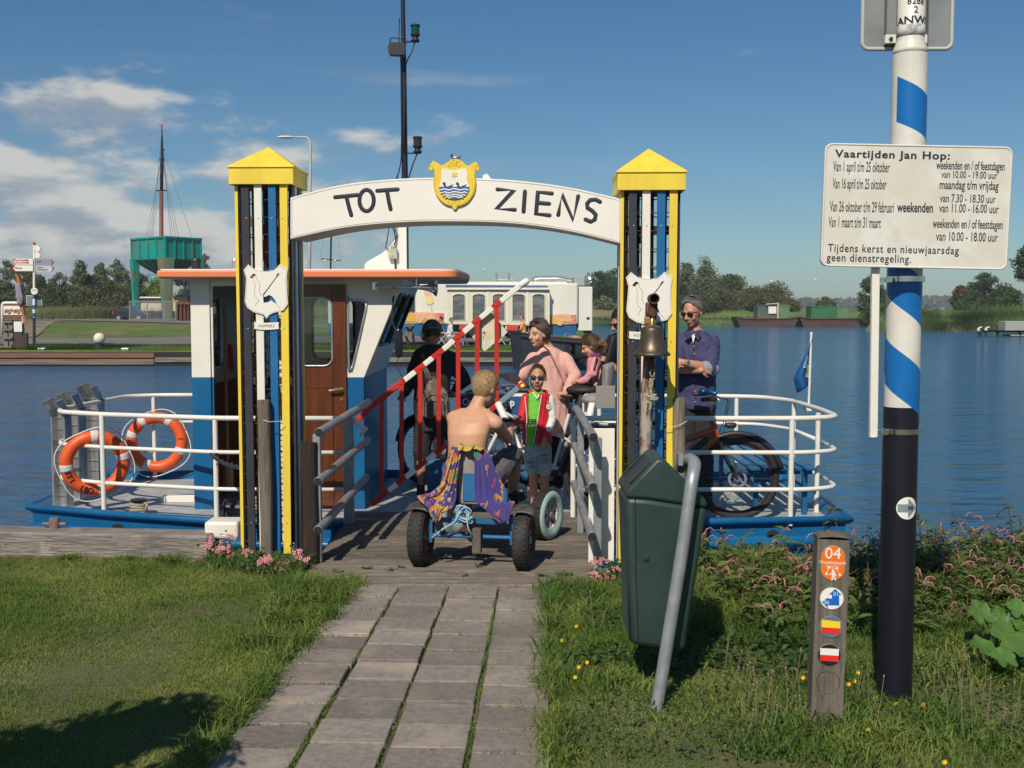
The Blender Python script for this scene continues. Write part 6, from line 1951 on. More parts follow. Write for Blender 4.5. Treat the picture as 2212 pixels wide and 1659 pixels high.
mb=MB();p, q=q1(1320,440,HY+3), q1(1430,440,HY+3);mb.bar(p,q,.1,.1);mb.bar(p,q1(1340,500,HY+3),.08,.08);mb.bar(q1(1320,500,HY+3),q1(1430,470,HY+3),.08,.08);mb.build('frame',TEAL,hp)
MYY=108.0
t=thing('sailing_barge','moored barge with cream cabin and tall brown mast behind the hopper','boat',W(352,690,MYY))
mb=MB();mb.tube([W(349,690,MYY),W(348.5,412,MYY)],[.21,.19],10);mb.build('mast',mat('mast_varnish',(.16,.055,.035),.5),t,smooth=True)
mb=MB();mb.tube([W(349,412,MYY),W(350,345,MYY),W(350,300,MYY),W(349.5,272,MYY)],[.17,.17,.10,.04],8);mb.tube([W(345,345,MYY),W(355,345,MYY)],.12,6)
mb.tube([W(338,412,MYY),W(360,411,MYY)],.07,6);mb.tube([W(350,322,MYY),W(356,324,MYY)],.06,5);mb.build('topmast',MASTB,t,smooth=True)
mb=MB();a=W(342,267,MYY);mb.prism([(0,0),(.45,-.12),(.42,-.3),(.1,-.12)],.02,Matrix.Translation(a)@FRONT);mb.build('pennant',RED,t)
mb=MB()
for a, b in(((348,345),(316,512)),((348,345),(322,512)),((349,350),(330,512)),((352,345),(374,512)),((352,352),(380,512)),((353,350),(386,512)),((353,325),(414,512)),((338,412),(327,512)),((360,411),(369,512)),((349,290),(338,412)),((350,290),(360,412))):
 mb.tube([W(*a,MYY),W(*b,MYY)],.022,3)
for a, b in(((312,620),(322,585)),((300,640),(286,580)),((395,640),(382,590)),((404,640),(390,590)),((410,640),(400,590)),((416,645),(405,600))):
 mb.tube([W(*a,MYY),W(*b,MYY)],.03,3)
mb.build('rigging',mat('rigging_wire',(.12,.12,.13),.6),t,kind='stuff')
def pbox(x0,y0,x1,y1,Y,dep,m_,nm,par,bevel=0.0):
 a, b=W(x0,y0,Y), W(x1,y1,Y)
 mb=MB();mb.box(((a.x+b.x)/2,Y+dep/2,(a.z+b.z)/2),(abs(b.x-a.x),dep,abs(a.z-b.z)));return mb.build(nm,m_,par,bevel=bevel)
CREAM=mat('cream_cabin',(.62,.55,.38),.6,col2=(.52,.46,.32),scale=1)
pbox(280,672,349,692,MYY-2.2,3,mat('barge_hull_dark',(.04,.05,.06),.6),'hull',t)
cab=pbox(304,655,349,673,MYY-2,2.5,CREAM,'cabin',t)
pbox(306,644,346,655,MYY-1.8,2.2,mat('wheelhouse_brown',(.10,.06,.04),.5),'wheelhouse',t);pbox(302,641,350,644,MYY-2.1,2.6,WHITE2,'roof',t)
for x in(309,317,325,333,340):pbox(x,646,x+5,653,MYY-1.85,.04,mat('pale_window',(.22,.25,.27),.15),'window',cab)
def car(px0,px1,ytop,ybot,Y,label,colour):
 a, b=W(px0,ybot,Y), W(px1,ytop,Y)
 L=b.x-a.x;H=b.z-a.z
 t=thing('parked_car',label,'car',(a.x,Y,a.z))
 x0, z0=a.x, a.z
 prof_=[(.0,.20),(.0,.50),(.03,.62),(.09,.80),(.18,.97),(.30,1.0),(.52,.98),(.66,.80),(.78,.60),(.95,.52),(1.0,.42),(1.0,.22),(.95,.16),(.04,.16)]
 M_=Matrix.Translation((x0,Y,z0))@FRONT
 mb=MB();mb.prism([(u*L,v*H)for u,v in prof_],1.65,M_,z0=-1.65);mb.build('body',colour,t,bevel=.10,seg=2,smooth=rad(50))
 for P in([(.10,.64),(.13,.80),(.20,.90),(.30,.93),(.33,.93),(.33,.62)],[(.36,.62),(.36,.93),(.50,.91),(.62,.78),(.68,.64)]):
  mb=MB();mb.prism([(u*L,v*H)for u,v in P],.02,M_,z0=.0);mb.build('side_window',DGLASS,t)
 for u in(.19,.80):
  w=MB();w.tube([M_@V((u*L,.20*H,-.10)),M_@V((u*L,.20*H,.03))],.20*H,20);w=w.build('wheel',RUB,t,smooth=rad(40))
  r_=MB();r_.tube([M_@V((u*L,.20*H,.032)),M_@V((u*L,.20*H,.045))],.13*H,12);r_.build('rim',ALU,w)
  w=MB();w.tube([M_@V((u*L,.20*H,-1.6)),M_@V((u*L,.20*H,-1.68))],.20*H,16);w.build('wheel',RUB,t)
 mb=MB();mb.box(M_@V((.985*L,.48*H,-.2)),(.12,.3,.12));mb.build('headlight',CHROME,t)
 mb=MB();mb.box(M_@V((.012*L,.60*H,-.12)),(.08,.2,.3));mb.build('tail_light',RED,t)
 return t
car(243,313,661,693,96.0,'dark blue hatchback parked beside the teal hopper',mat('car_navy',(.010,.016,.045),.25,coat=.8))
t=thing('wire_fence','grey steel wire fence around the foot of the teal hopper','fence',W(340,692,93))
for x in(280,318,356,380):
 mb=MB();mb.tube([W(x,692,93),W(x,650,93)],.05,5);mb.build('post',GALV,t)
mb=MB()
for y in(651,690):mb.tube([W(280,y,93),W(380,y,93)],.035,4)
mb.build('rail',GALV,t)
mb=MB()
for x in np.arange(280,380,2.4):mb.tube([W(x,651,93),W(x,690,93)],.008,3)
for y in np.arange(654,690,4):mb.tube([W(280,y,93),W(380,y,93)],.008,3)
mb.build('wire_mesh',GALV,t,kind='stuff')
SP=mat('sheet_pile_rust',(.20,.07,.035),.85,col2=(.10,.045,.03),scale=1.2,st=(3,3,.5),bump=.2,bscale=10)
t=thing('sheet_pile_wall','row of rusty brown sheet piles left of the ferry wheelhouse','wall',W(420,692,90))
for i in range(20):
 x0=381+i*8.2
 a, b=W(x0,654,90), W(x0+8.2,691,90);w=b.x-a.x;h=a.z-b.z
 mb=MB();Mx=Matrix.Translation((a.x,90,b.z-.2))
 P=[(0,0),(w*.3,0),(w*.45,.22),(w*.85,.22),(w,0),(w,.06),(w*.88,.28),(w*.42,.28),(w*.27,.06),(0,.06)]
 mb.prism(P,h+.2,Mx);mb.build('sheet_pile',SP,t)
mb=MB();a, b=W(381,652,90), W(545,656,90);mb.bar((a.x,90.1,a.z-.1),(b.x,90.1,a.z-.1),.25,.22);mb.build('capping',SP,t)
t=thing('shed','low cream shed with a grey roof behind the rusty sheet piles','shed',W(400,690,100))
pbox(373,640,430,672,100,6,mat('shed_yellow',(.62,.50,.23),.7),'wall',t);pbox(405,635,440,672,99.8,6,mat('shed_red',(.24,.08,.04),.8),'wall',t)
mb=MB();a, b, c, d=W(370,640,99.6), W(400,632,99.6), W(445,630,99.6), W(445,640,99.6);mb.prism([((p-a).x,(p-a).z)for p in(a,b,c,d)][::-1],7,Matrix.Translation(a)@FRONT,z0=-7);mb.build('roof',mat('shed_roof',(.25,.24,.22),.8),t)
def street_lamp(px_,ytop,ybase,Y,arm,label,wpx=3.2,head=14,g='street lamps'):
 t=thing('street_lamp',label,'street lamp',W(px_,ybase,Y),0,g)
 k=Y/F_PX
 a, b=W(px_-4*(1 if wpx>5 else 0),ybase,Y), W(px_,ytop+head*.6,Y)
 s=1 if arm>0 else-1
 mb=MB();mb.tube(fillet([a,b,W(px_+arm*.15,ytop,Y),W(px_+arm*.55,ytop-1,Y)],14*k,6),[wpx*k*.5]+[wpx*k*.42]*0+[wpx*k*.40]*15,8)if False else None
 P=fillet([a,a.lerp(b,.5),b,W(px_+arm*.10,ytop,Y),W(px_+arm*.5,ytop,Y)],10*k,4)
 mb.tube(P,[lerp(wpx*.55,wpx*.28,i/(len(P)-1))*k for i in range(len(P))],8);mb.build('pole',mat('lamp_pole',(.46,.48,.46),.5),t,smooth=True)
 c=W(px_+arm*.75,ytop+.5,Y)
 mb=MB();mb.ell(c,(abs(arm)*.27*k,.25,max(2.2,wpx*.55)*k*.8),n=14,k=8);mb.build('lamp_head',WHITE2,t,smooth=True)
street_lamp(671,296,700,56,-72,'tall grey street lamp with curved arm behind the left tower',7.0,20)
street_lamp(1036,583,640,150,14,'small far street lamp above the snack trailer roof',1.6,6)
street_lamp(1591,611,690,190,-18,'far street lamp among the trees right of the right tower',2.4,5)
street_lamp(1677,607,690,210,-14,'far street lamp behind the bushes above the left barge',1.8,4)
street_lamp(1772,603,690,200,-14,'far street lamp beside the green containers',2.6,5)
t=thing('yacht_mast','thin dark yacht mast with spreader seen under the arch','mast',W(712,690,80))
mb=MB();mb.tube([W(712,690,80),W(716,480,80)],.07,6);mb.tube([W(693,559,80),W(736,563,80)],.035,5);mb.build('mast',MASTB,t)
mb=MB();mb.tube([W(693,560,80),W(700,500,80)],.012,3);mb.tube([W(735,563,80),W(731,500,80)],.012,3);mb.build('rigging',GALV,t)
for x in(703,724):
 mb=MB();mb.ell(W(x,563,79.9),.09,n=8,k=6);mb.build('lamp',WHITE2,t,smooth=True)
# ================================================================ SNACK TRAILER
TY=52.0
q5=lambda x, y, Y=TY:W(810+.24408*x,567+.24408*y,Y)
def b5(x0,y0,x1,y1,Y,dep,m_,nm,par,bevel=0.0):
 a, b=q5(x0,y0,Y), q5(x1,y1,Y)
 mb=MB();mb.box(((a.x+b.x)/2,Y+dep/2,(a.z+b.z)/2),(abs(b.x-a.x),dep,abs(a.z-b.z)));return mb.build(nm,m_,par,bevel=bevel)
tr=thing('snack_trailer','long white snack trailer with blue skirt and arched windows','trailer',q5(1000,690))
TW_=mat('trailer_white',(.78,.76,.68),.4,col2=(.72,.70,.62),scale=.8)
b5(-420,184,1795,548,TY,2.4,TW_,'body',tr,.06);b5(-420,170,1700,190,TY+.1,2.2,WHITE2,'roof_trim',tr)
b5(-420,530,612,650,TY+.03,2.2,mat('trailer_blue',(.01,.11,.27),.45),'skirt',tr);b5(612,545,1782,640,TY+.03,2.2,MATS['trailer_blue'],'skirt',tr)
b5(1797,214,1924,606,TY+.25,1.9,TW_,'end_box',tr,.03);b5(1873,484,1900,502,TY+.22,.04,BLK,'vent',tr)
b5(1850,604,1915,628,TY+.6,.6,BLK,'coupling',tr)
for x in(465,560,-200):
 mb=MB();c=q5(x,640,TY+.02);mb.tube([c,c+V((0,.3,0))],.36,18);mb.build('wheel',RUB,tr,smooth=rad(40))
b5(420,555,612,660,TY-.0,.06,BLK,'wheel_arch',tr)
b5(612,640,1200,668,TY+.3,.3,BLK,'chassis',tr)
PC=mat('porch_cream',(.70,.66,.52),.5)
pw=TY-.55
arches=[]
Mp=Matrix.Translation((0,pw,0))@FRONT
def lx(x,y):p=q5(x,y,pw);return(p.x,p.z)
for(x0,x1)in((686,800),(862,978),(1040,1152),(1214,1330),(1392,1506)):
 P=[lx(x0,512),lx(x1,512),lx(x1,300)]
 for i in range(7):
  a=math.pi*i/6;P.append(lx((x0+x1)/2+(x1-x0)/2*math.cos(a),300-24*math.sin(a)))
 P.append(lx(x0,300));arches.append(P)
mb=MB();mb.curve2d([[lx(640,545),lx(1535,560),lx(1535,240),lx(640,232)]]+arches,Mp,.06,z0=-.06);mb.build('porch_front',PC,tr)
for P in arches:
 mb=MB();mb.prism(P,.02,Mp,z0=-.05);w=mb.build('arched_window',mat('porch_glass',(.10,.115,.125),.08,col2=(.20,.21,.21),scale=1.5,st=(1,1,2.5)),tr)
 mb=MB();mb.tube([Mp@V((x,z,.002))for x,z in P],.035,5,closed=True);mb.build('frame',PC,w)
for x in(822,1001,1176,1352):
 b5(x-6,245,x+6,545,pw-.03,.03,WHITE2,'mullion',tr)
mb=MB();a, b, c, d=q5(626,196,TY), q5(1520,204,TY), q5(1548,236,pw-.1), q5(634,222,pw-.1)
mb.add([a,b,c,d,a+V((0,0,-.08)),b+V((0,0,-.08)),c+V((0,0,-.08)),d+V((0,0,-.08))],[(0,3,2,1),(4,5,6,7),(0,1,5,4),(1,2,6,5),(2,3,7,6),(3,0,4,7)]);mb.build('porch_roof',mat('awning_blue_grey',(.06,.11,.20),.5),tr)
b5(632,222,1550,240,pw-.12,.1,WHITE2,'gutter',tr);b5(1530,240,1545,560,pw,.55,WHITE2,'porch_side',tr)
b5(260,262,356,440,TY-.03,.03,ALU,'hatch_frame',tr);b5(267,268,350,434,TY-.05,.02,DGLASS,'hatch_window',tr)
def blob_strip(x0,y0,x1,y1,Y,par):
 third=(x1-x0)/3
 b5(x0,y0,x1,y1,Y-.03,.03,mat('print_orange',(.78,.42,.10),.6,col2=(.82,.55,.12),scale=9),'print_band',par)
 b5(x0,y0,x0+third*1.2,y1,Y-.045,.012,mat('print_chips',(.80,.48,.08),.6,col2=(.62,.30,.05),scale=14,st=(1,1,3)),'chips_print',par)
 b5(x1-third*.8,y0,x1,y1,Y-.045,.012,mat('print_red',(.62,.12,.09),.6,col2=(.78,.40,.35),scale=14),'onions_print',par)
 r=random.Random(3);mb=MB()
 for i in range(9):
  x=x0+third*1.0+(i%4)*third*.36+(i//4)*10;y=y0+14+(i//4)*(y1-y0-22)/2.0
  c=q5(x,y,Y-.055);mb.ell(c,(.17,.012,.12),n=12,k=7)
 mb.build('potatoes_print',mat('print_potato',(.78,.45,.26),.6,col2=(.70,.36,.18),scale=5),par,kind='stuff')
blob_strip(258,445,610,524,TY,tr);blob_strip(1536,462,1780,546,TY,tr)
mb=MB();a, b=q5(447,222,TY-.04), q5(495,345,TY-.04)
Mi=Matrix.Translation(((a.x+b.x)/2,TY-.03,(a.z+b.z)/2))@FRONT@Matrix.Rotation(rad(12),4,'Z')
lol=tr
mb.prism(rr2(.34,.95,.12),.01,Mi);mb.build('ice_lolly_print',mat('print_lolly',(.83,.66,.28),.6),lol)
mb=MB();mb.prism([(x,y*.55+.20)for x,y in rr2(.33,.95,.14)],.006,Mi,z0=.011);mb.build('pink_top_print',mat('print_pink',(.84,.45,.42),.6),lol)
mb=MB();mb.prism([(-.03,-.95),(.03,-.95),(.03,-.47),(-.03,-.47)],.01,Mi);mb.build('stick_print',mat('print_stick',(.66,.52,.36),.6),lol)
mb=MB();mb.tube(fillet([q5(1412,190,TY+.6),q5(1416,158,TY+.6),q5(1450,152,TY+.6),q5(1640,150,TY+.6),q5(1700,168,TY+.6),q5(1765,172,TY+.6)],.3),.16,12);mb.build('duct',ALU,tr,smooth=True)
b5(1762,122,1858,206,TY+.3,.9,mat('duct_box',(.36,.38,.38),.5),'fan_box',tr,.02)
mb=MB();mb.tube([q5(1858,165,TY+.7),q5(1890,165,TY+.7),q5(1915,185,TY+.65)],[.28,.22,.22],12);mb.tube([q5(1893,140,TY+.6),q5(1910,162,TY+.55)],.2,10);mb.build('duct',ALU,tr,smooth=rad(40))
mb=MB()
for x in(1073,1184):mb.tube([q5(x,185,TY+1),q5(x,92,TY+1)],.07,6)
mb.tube([q5(1055,153,TY+1),q5(1220,156,TY+1)],.04,6);mb.build('roof_rack',GALV,tr)
mb=MB();
for y in(575,640):pass
t=thing('picnic_table','brown wooden picnic table at the left end of the snack trailer','picnic table',q5(300,720,50))
for x0, y0, x1, y1 in((262,560,360,552),(265,622,335,622),(265,640,335,640)):
 mb=MB();mb.bar(q5(x0,y0,49.6),q5(x1,y1,49.6),.6,.1,up=(0,0,1));mb.build('plank',QW2,t)
for a, b in(((275,560),(320,640)),((345,560),(290,640)),((265,640),(300,720)),((335,640),(345,700))):
 mb=MB();mb.bar(q5(*a,49.7),q5(*b,49.7),.1,.12,up=(0,1,0));mb.build('leg',QW,t)
REDC=mat('red_dotted_cloth',(.62,.05,.04),.7,col2=(.78,.60,.56),scale=6,lo=.60,hi=.63)
def cafe_table(x0,x1,y0,Y,label):
 t=thing('folding_table',label,'table',q5((x0+x1)/2,690,Y),0,'folding tables with red cloths')
 a, b=q5(x0,y0,Y), q5(x1,y0,Y)
 mb=MB();mb.box(((a.x+b.x)/2,Y+.35,a.z-.02),(b.x-a.x,.7,.03));mb.build('tabletop',ALU,t)
 for sx in(0,1):
  mb=MB();x_=lerp(a.x,b.x,.15+.7*sx);mb.tube([(x_,Y+.1,a.z),(x_+(.3-.6*sx),Y+.1,0)],.018,5);mb.tube([(x_,Y+.6,a.z),(x_+(.3-.6*sx),Y+.6,0)],.018,5);mb.build('leg',ALU,t)
 mb=MB();mb.box(((a.x+b.x)/2,Y+.35,a.z-.09),(b.x-a.x+.06,.76,.22));c=mb.build('tablecloth',REDC,bevel=.02);tag(c,label.replace('folding table','dotted red tablecloth').replace('under','on the table under')if False else 'red dotted cloth on the '+label,'tablecloth')
cafe_table(752,835,558,49.5,'small folding table beside the seated man in white');cafe_table(1158,1262,566,49.5,'folding table left of the man in orange')
def camp_chair(x,ybase,Y,face,label):
 t=thing('folding_chair',label,'chair',q5(x,ybase,Y),0,'white framed folding chairs by the trailer')
 c=q5(x,ybase,Y);s=.24
 mb=MB();mb.box((c.x,Y,.44),(.46,.44,.03));mb.build('seat',mat('chair_weave',(.30,.30,.30),.8),t)
 mb=MB();mb.bar((c.x-face*.22,Y,.44),(c.x-face*.34,Y,.98),.03,.44,up=(0,1,0));mb.build('backrest',MATS['chair_weave'],t)
 for yy in(-.2,.2):
  mb=MB();mb.tube([(c.x-face*.24,Y+yy,.62),(c.x+face*.26,Y+yy,.0)],.014,5);mb.build('leg',WHITE2,t)
  mb=MB();mb.tube([(c.x+face*.22,Y+yy,.64),(c.x-face*.26,Y+yy,.0)],.014,5);mb.build('leg',WHITE2,t)
  mb=MB();mb.tube([(c.x-face*.27,Y+yy,.64),(c.x+face*.2,Y+yy,.64)],.018,5);mb.build('armrest',WHITE2,t)
camp_chair(590,690,50.0,-1,'folding chair under the seated woman in black');camp_chair(668,690,49.6,1,'folding chair under the seated man in white')
camp_chair(1120,690,50.2,1,'empty folding chair left of the dotted table');camp_chair(1305,690,50.2,-1,'folding chair under the seated man in orange')
boat=thing('black_boat','black open steel boat with faded name letters on its side','boat',W(1250,801,42),0)
BB=mat('boat_black',(.028,.036,.043),.5,col2=(.02,.026,.03),scale=1.2,bump=.05,bscale=3)
bx0=W(1101,720,41.6).x;blen=6.3
mb=MB()
secs=[]
for i in range(15):
 u=i/14.0;x=bx0+blen*u
 hw=1.2*(1-(1-min(1,u/.35))**2.0)**.6*(1-.12*max(0,(u-.7)/.3))+.03
 top=W(0,np.interp(u,[0,.1,.3,.6,1],[718,722,730,738,741]),42).z
 bot=-1.0
 ring=[]
 rake=.08*(1-u)**4
 for(f,zz_)in((1.0,top),(.98,lerp(top,bot,.35)),(.88,lerp(top,bot,.62)),(.5,bot),(-.5,bot),(-.88,lerp(top,bot,.62)),(-.98,lerp(top,bot,.35)),(-1.0,top)):
  ring.append(V((x+rake*(top-zz_)*1.2,42.9-hw*f,zz_)))
 secs.append(ring)
for a, b in zip(secs[:-1],secs[1:]):
 for j in range(7):mb.add([a[j],b[j],b[j+1],a[j+1]],[(0,1,2,3)])
mb.add(secs[-1],[tuple(range(8))]);mb.add(secs[0],[tuple(range(7,-1,-1))]);mb.build('hull',BB,boat,smooth=rad(35))
mb=MB();mb.tube([r_[0]+V((0,-.03,-.09))for r_ in secs[1:]],.07,8);mb.build('rope_fender',mat('black_rope_fender',(.035,.035,.04),.9,bump=.8,bscale=30),boat,smooth=True)
mb=MB();mb.tube([r_[0]+V((0,0,.02))for r_ in secs],.045,6);mb.build('gunwale',BLK,boat,smooth=True)
mb=MB();mb.add([secs[i][0]+V((0,.1,-.25))for i in range(15)]+[secs[i][7]+V((0,-.1,-.25))for i in range(14,-1,-1)],[tuple(range(30))]);mb.build('floor',BLK,boat)
mb=MB();
for i in range(5):a=bx0+1.2+i*1.1;mb.box((a,42.9,secs[5][0].z-.1),(.32,1.9,.05))
mb.build('thwarts',mat('thwart_wood',(.16,.09,.05),.6),boat,kind='stuff')
mb=MB()
yl_=42.9-1.2*.985-.03
for ch, x in zip('BLACK',(1690,1745,1800,1880,1945)):
 p=q5(x-20,876,yl_);mb.text(ch,1.05,Matrix.Translation((p.x,yl_-.02,p.z))@FRONT,sx=.92,bold=.03,d=.004)
p=q5(2040,874,yl_);mb.text('P',1.05,Matrix.Translation((p.x,yl_-.02,p.z))@FRONT,sx=.92,bold=.03,d=.004)
mb.build('name_letters',mat('boat_letter',(.006,.007,.009),.5),boat)
mb=MB();a, b, c, d=q5(1640,745,42), q5(1690,620,42), q5(1715,630,42.6), q5(1688,750,42.6);mb.add([a,b,c,d],[(0,1,2,3)]);mb.tube([a,b,c,d],.015,5,closed=True);mb.build('clear_screen',mat('clear_screen',(.45,.52,.56),.15,alpha=.45),boat)
for x, m_ in((1760,mat('cushion_tan',(.50,.25,.10),.7)),(1725,ALU)):
 mb=MB();mb.ell(q5(x,680,42.4),(.35,.3,.16),n=10,k=6);mb.build('cushion',m_,boat,smooth=True)
for x in(575,1330):
 pass
# ================================================================ FAR RIGHT BANK
def right_z(x,y):
 x=np.asarray(x,dtype=float);y=np.asarray(y,dtype=float)
 sh=np.where(x>.336*y,118.5,157.0)
 d=y-sh
 z=-1.0+sstep(-1.0,7.0,d)*2.35+sstep(8,22,d)*.3
 z=z+np.where(x<36,sstep(4,16,d)*1.15,0)
 return z+.12*(vnoise(x,y,.15,6)-.5)
xs2=np.concatenate([np.arange(7,44,2.0),np.arange(44,90,1.5),[100,130,200,400,800]])
ys2=np.concatenate([[117,118,119,120,121.5,123,125,127,130,134,140,148,155,156,157,158,160,162,164,168,172,176,182,190,210,260,400,900,2000]])
X2, Y2=np.meshgrid(xs2,ys2,indexing='ij');Z2=right_z(X2,Y2)
i2=np.arange(X2.size).reshape(X2.shape)
RG=mat('right_bank_grass',(.11,.19,.04),.9,col2=(.08,.14,.032),scale=.3,col3=(.20,.17,.085),s3=.1,lo3=.5,hi3=.64,bump=.6,bscale=1.5,dist=.2)
tag(np_obj('right_bank',np.dstack([X2,Y2,Z2]).reshape(-1,3),np.stack([i2[:-1,:-1],i2[1:,:-1],i2[1:,1:],i2[:-1,1:]],-1).reshape(-1,4),RG,smooth=True),kind='structure')
def reeds(n,pts_fn,h0,w,seed,m_,name):
 r=np.random.default_rng(seed)
 x, y, z=pts_fn(r,n)
 Vv, F_=blades(x,y,z,h0*r.uniform(.5,1.25,n),np.full(n,w),r.uniform(.1,.5,n),seed)
 return tag(np_obj(name,Vv,F_,m_),kind='stuff')
REED=mat('reed_green',(.10,.18,.045),.8,col2=(.15,.20,.065),scale=.4,thin=.2)
def f1(r,n):
 x=r.uniform(39,90,n);y=118.3+r.uniform(0,5,n);x=np.maximum(x,.338*y);return x, y, right_z(x,y)-.05
reeds(16000,f1,1.7,.09,61,REED,'reeds')
ROUGH=mat('rough_grass',(.085,.115,.035),.85,col2=(.16,.14,.07),scale=.25,thin=.2)
def f2(r,n):
 x=r.uniform(-75,-18,n);y=r.uniform(104,128,n);return x, y, far_z(x,y)-.05
reeds(16000,f2,1.25,.10,62,ROUGH,'rough_grass')
def f3(r,n):
 x=r.uniform(8,52,n);y=156.5+r.uniform(0,3,n);return x, y, right_z(x,y)
reeds(7000,f3,1.0,.12,63,REED,'reeds')
def f4(r,n):
 x=r.uniform(-60,-3,n);y=r.uniform(62,97,n);return x, y, far_z(x,y)-.02
def f5(r,n):
 x=r.uniform(-25,4.0,n);y=r.uniform(45.3,51,n);return x, y, far_z(x,y)-.02
reeds(26000,f5,.16,.03,65,mat('verge_grass',(.085,.15,.025),.8,col2=(.06,.11,.02),scale=.6,thin=.2),'verge_grass')
def leaf_mat(n,a,b,c=None):
 return mat(n,a,.7,col2=b,scale=.55,lo=.40,hi=.62,thin=.25,spec=.3,col3=c,s3=.22,lo3=.55,hi3=.68)
LM_={'willow':leaf_mat('willow_leaf',(.105,.135,.070),(.16,.19,.105)),'dark':leaf_mat('dark_leaf',(.042,.075,.026),(.070,.11,.036)),'green':leaf_mat('green_leaf',(.050,.095,.022),(.085,.135,.032)),'olive':leaf_mat('olive_leaf',(.095,.10,.036),(.13,.14,.05),(.14,.10,.045)),'brown':leaf_mat('brown_leaf',(.13,.075,.040),(.17,.10,.055)),'lime':leaf_mat('lime_leaf',(.15,.20,.03),(.19,.25,.04))}
BARK=mat('tree_bark',(.07,.055,.042),.9,col2=(.11,.09,.07),scale=3)
def tree(px_,ytop,wpx,Y,kind,label,zbase=None,nleaf=4200,lsz=.34,shape='round',name='tree',group=None,seed=None,ybot=None,trunk=True):
 r=np.random.default_rng(int(seed if seed is not None else px_*7+Y))
 zb=zbase if zbase is not None else 1.0
 top=W(px_,ytop,Y);H=top.z-zb;w=wpx*Y/F_PX
 cz=zb if ybot is None else W(px_,ybot,Y).z
 cat='bush' if name=='bush' else 'tree'
 t=thing(name,label,cat,(top.x,Y,zb),0,group)
 nb=34
 B=[]
 for i in range(nb):
  u=r.uniform(0,1)
  z=lerp((cz-zb)+H*.10,H*.93,u)
  if shape=='round':env=math.sqrt(max(.05,1-(2*u-.85)**2*.72))
  elif shape=='bush':env=math.sqrt(max(.04,1-u**1.8))
  elif shape=='pointed':env=max(.22,(1-u)**.6)
  else:env=.9
  a=r.uniform(0,6.283);q=math.sqrt(r.uniform(.05,1))*env*w*.5*.78
  s=w*r.uniform(.11,.24)*(1.15-.5*u)
  B.append((q*math.cos(a),q*math.sin(a)*.8,z,s,s*r.uniform(.6,.95)))
 B.append((0,0,H*.93,w*(.12 if shape!='pointed' else.08),H*.07))
 per=np.array([b[3]**2 for b in B]);per=per/per.sum()
 cnt=r.multinomial(nleaf,per)
 Ps, Ns=[], []
 for(x,y,z,s,sz), c_ in zip(B,cnt):
  v=r.normal(0,1,(c_,3));v/=np.linalg.norm(v,axis=1,keepdims=True)
  rr=r.uniform(.3,1.35,(c_,1))**.7
  Ps.append(np.array([x,y,z])+v*rr*np.array([s,s,sz]));Ns.append(v)
 P=np.concatenate(Ps);Nn=np.concatenate(Ns)+r.normal(0,.5,(len(P),3));n=len(P)
 Nn/=np.linalg.norm(Nn,axis=1,keepdims=True)
 D=r.normal(0,1,(n,3));D[:,2]+=(.9 if shape=='pointed' or kind=='willow' else-.2)
 D-=Nn*(D*Nn).sum(1,keepdims=True);D/=np.linalg.norm(D,axis=1,keepdims=True)
 Sd=np.cross(D,Nn)
 L=lsz*r.uniform(.5,1.4,(n,1));Wd=L*r.uniform(.3,.55,(n,1))
 P[:,2]=np.maximum(P[:,2],.1)
 Vv=np.stack([P-D*L*.5,P+Sd*Wd*.5,P+D*L*.5,P-Sd*Wd*.5],1).reshape(-1,3)
 F_=np.arange(n*4).reshape(-1,4)
 np_obj('crown',Vv,F_,LM_[kind],parent=t)
 if trunk:
  mb=MB();r0=max(.09,H*.028)
  mb.tube([(0,0,-.5),(r.normal(0,.05),0,H*.3),(r.normal(0,.1),0,H*.62),(0,0,H*.88)],[r0,r0*.8,r0*.5,r0*.12],7)
  for b in B[:9]:
   mb.tube([(0,0,max(.2,b[2]-H*.22)),(b[0]*.5,b[1]*.5,b[2]-H*.06),(b[0],b[1],b[2])],[r0*.4,r0*.25,r0*.08],4)
  mb.build('trunk',BARK,t,world=False)
 return t
GL='trees and bushes behind the left road'
LT=[(14,560,52,'willow','round','willow tree at the left edge behind the information board'),(82,594,55,'green','round','low green tree right of the fingerpost'),(50,575,60,'olive','round','olive tree behind the red tipped fingerpost'),(128,588,44,'willow','round','grey green willow right of the fingerpost'),(172,558,52,'willow','pointed','tall pointed willow midway between fingerpost and hopper'),(198,592,60,'dark','round','dark tree below the tall pointed willow'),(216,563,42,'willow','pointed','pointed willow just left of the one by the hopper'),(252,560,58,'willow','round','willow standing left of the teal hopper'),(240,605,90,'olive','bush','broad olive bush left of the teal hopper'),(140,620,90,'dark','bush','dark bush beneath the grey green willow'),(70,625,90,'olive','bush','olive bush behind the fingerpost pole'),(10,615,80,'dark','bush','dark bush behind the white tube frame'),(190,622,90,'olive','bush','olive bush above the rough grass by the car'),(300,590,60,'dark','round','dark tree behind the left leg of the hopper'),(340,600,60,'lime','bush','yellow green bush seen between the hopper legs'),(400,585,60,'dark','round','dark tree behind the right of the hopper'),(440,546,40,'willow','pointed','pointed willow between hopper and wheelhouse lamp'),(500,585,60,'green','round','green tree seen left of the left tower'),(590,600,90,'dark','round','dark tree behind the left tower'),(700,610,80,'green','round','green tree seen through the wheelhouse door'),(770,605,70,'dark','round','dark tree seen through the raked window'),(905,606,26,'green','round','small green tree top over the trailer roof')]
for i, (px_,yt,w,kd,sh_,lb)in enumerate(LT):
 tree(px_,yt,w*1.25,(134 if sh_!='bush' else 128)+(i%4)*2,kd,lb,zbase=1.2,nleaf=4600 if sh_!='bush' else 3600,lsz=.34,shape=sh_,name='bush' if sh_=='bush' else 'tree',group=GL)
t=thing('bare_tree','brown twiggy tree behind the top of the fingerpost','tree',(W(48,640,133).x,133,1.2),0,GL)
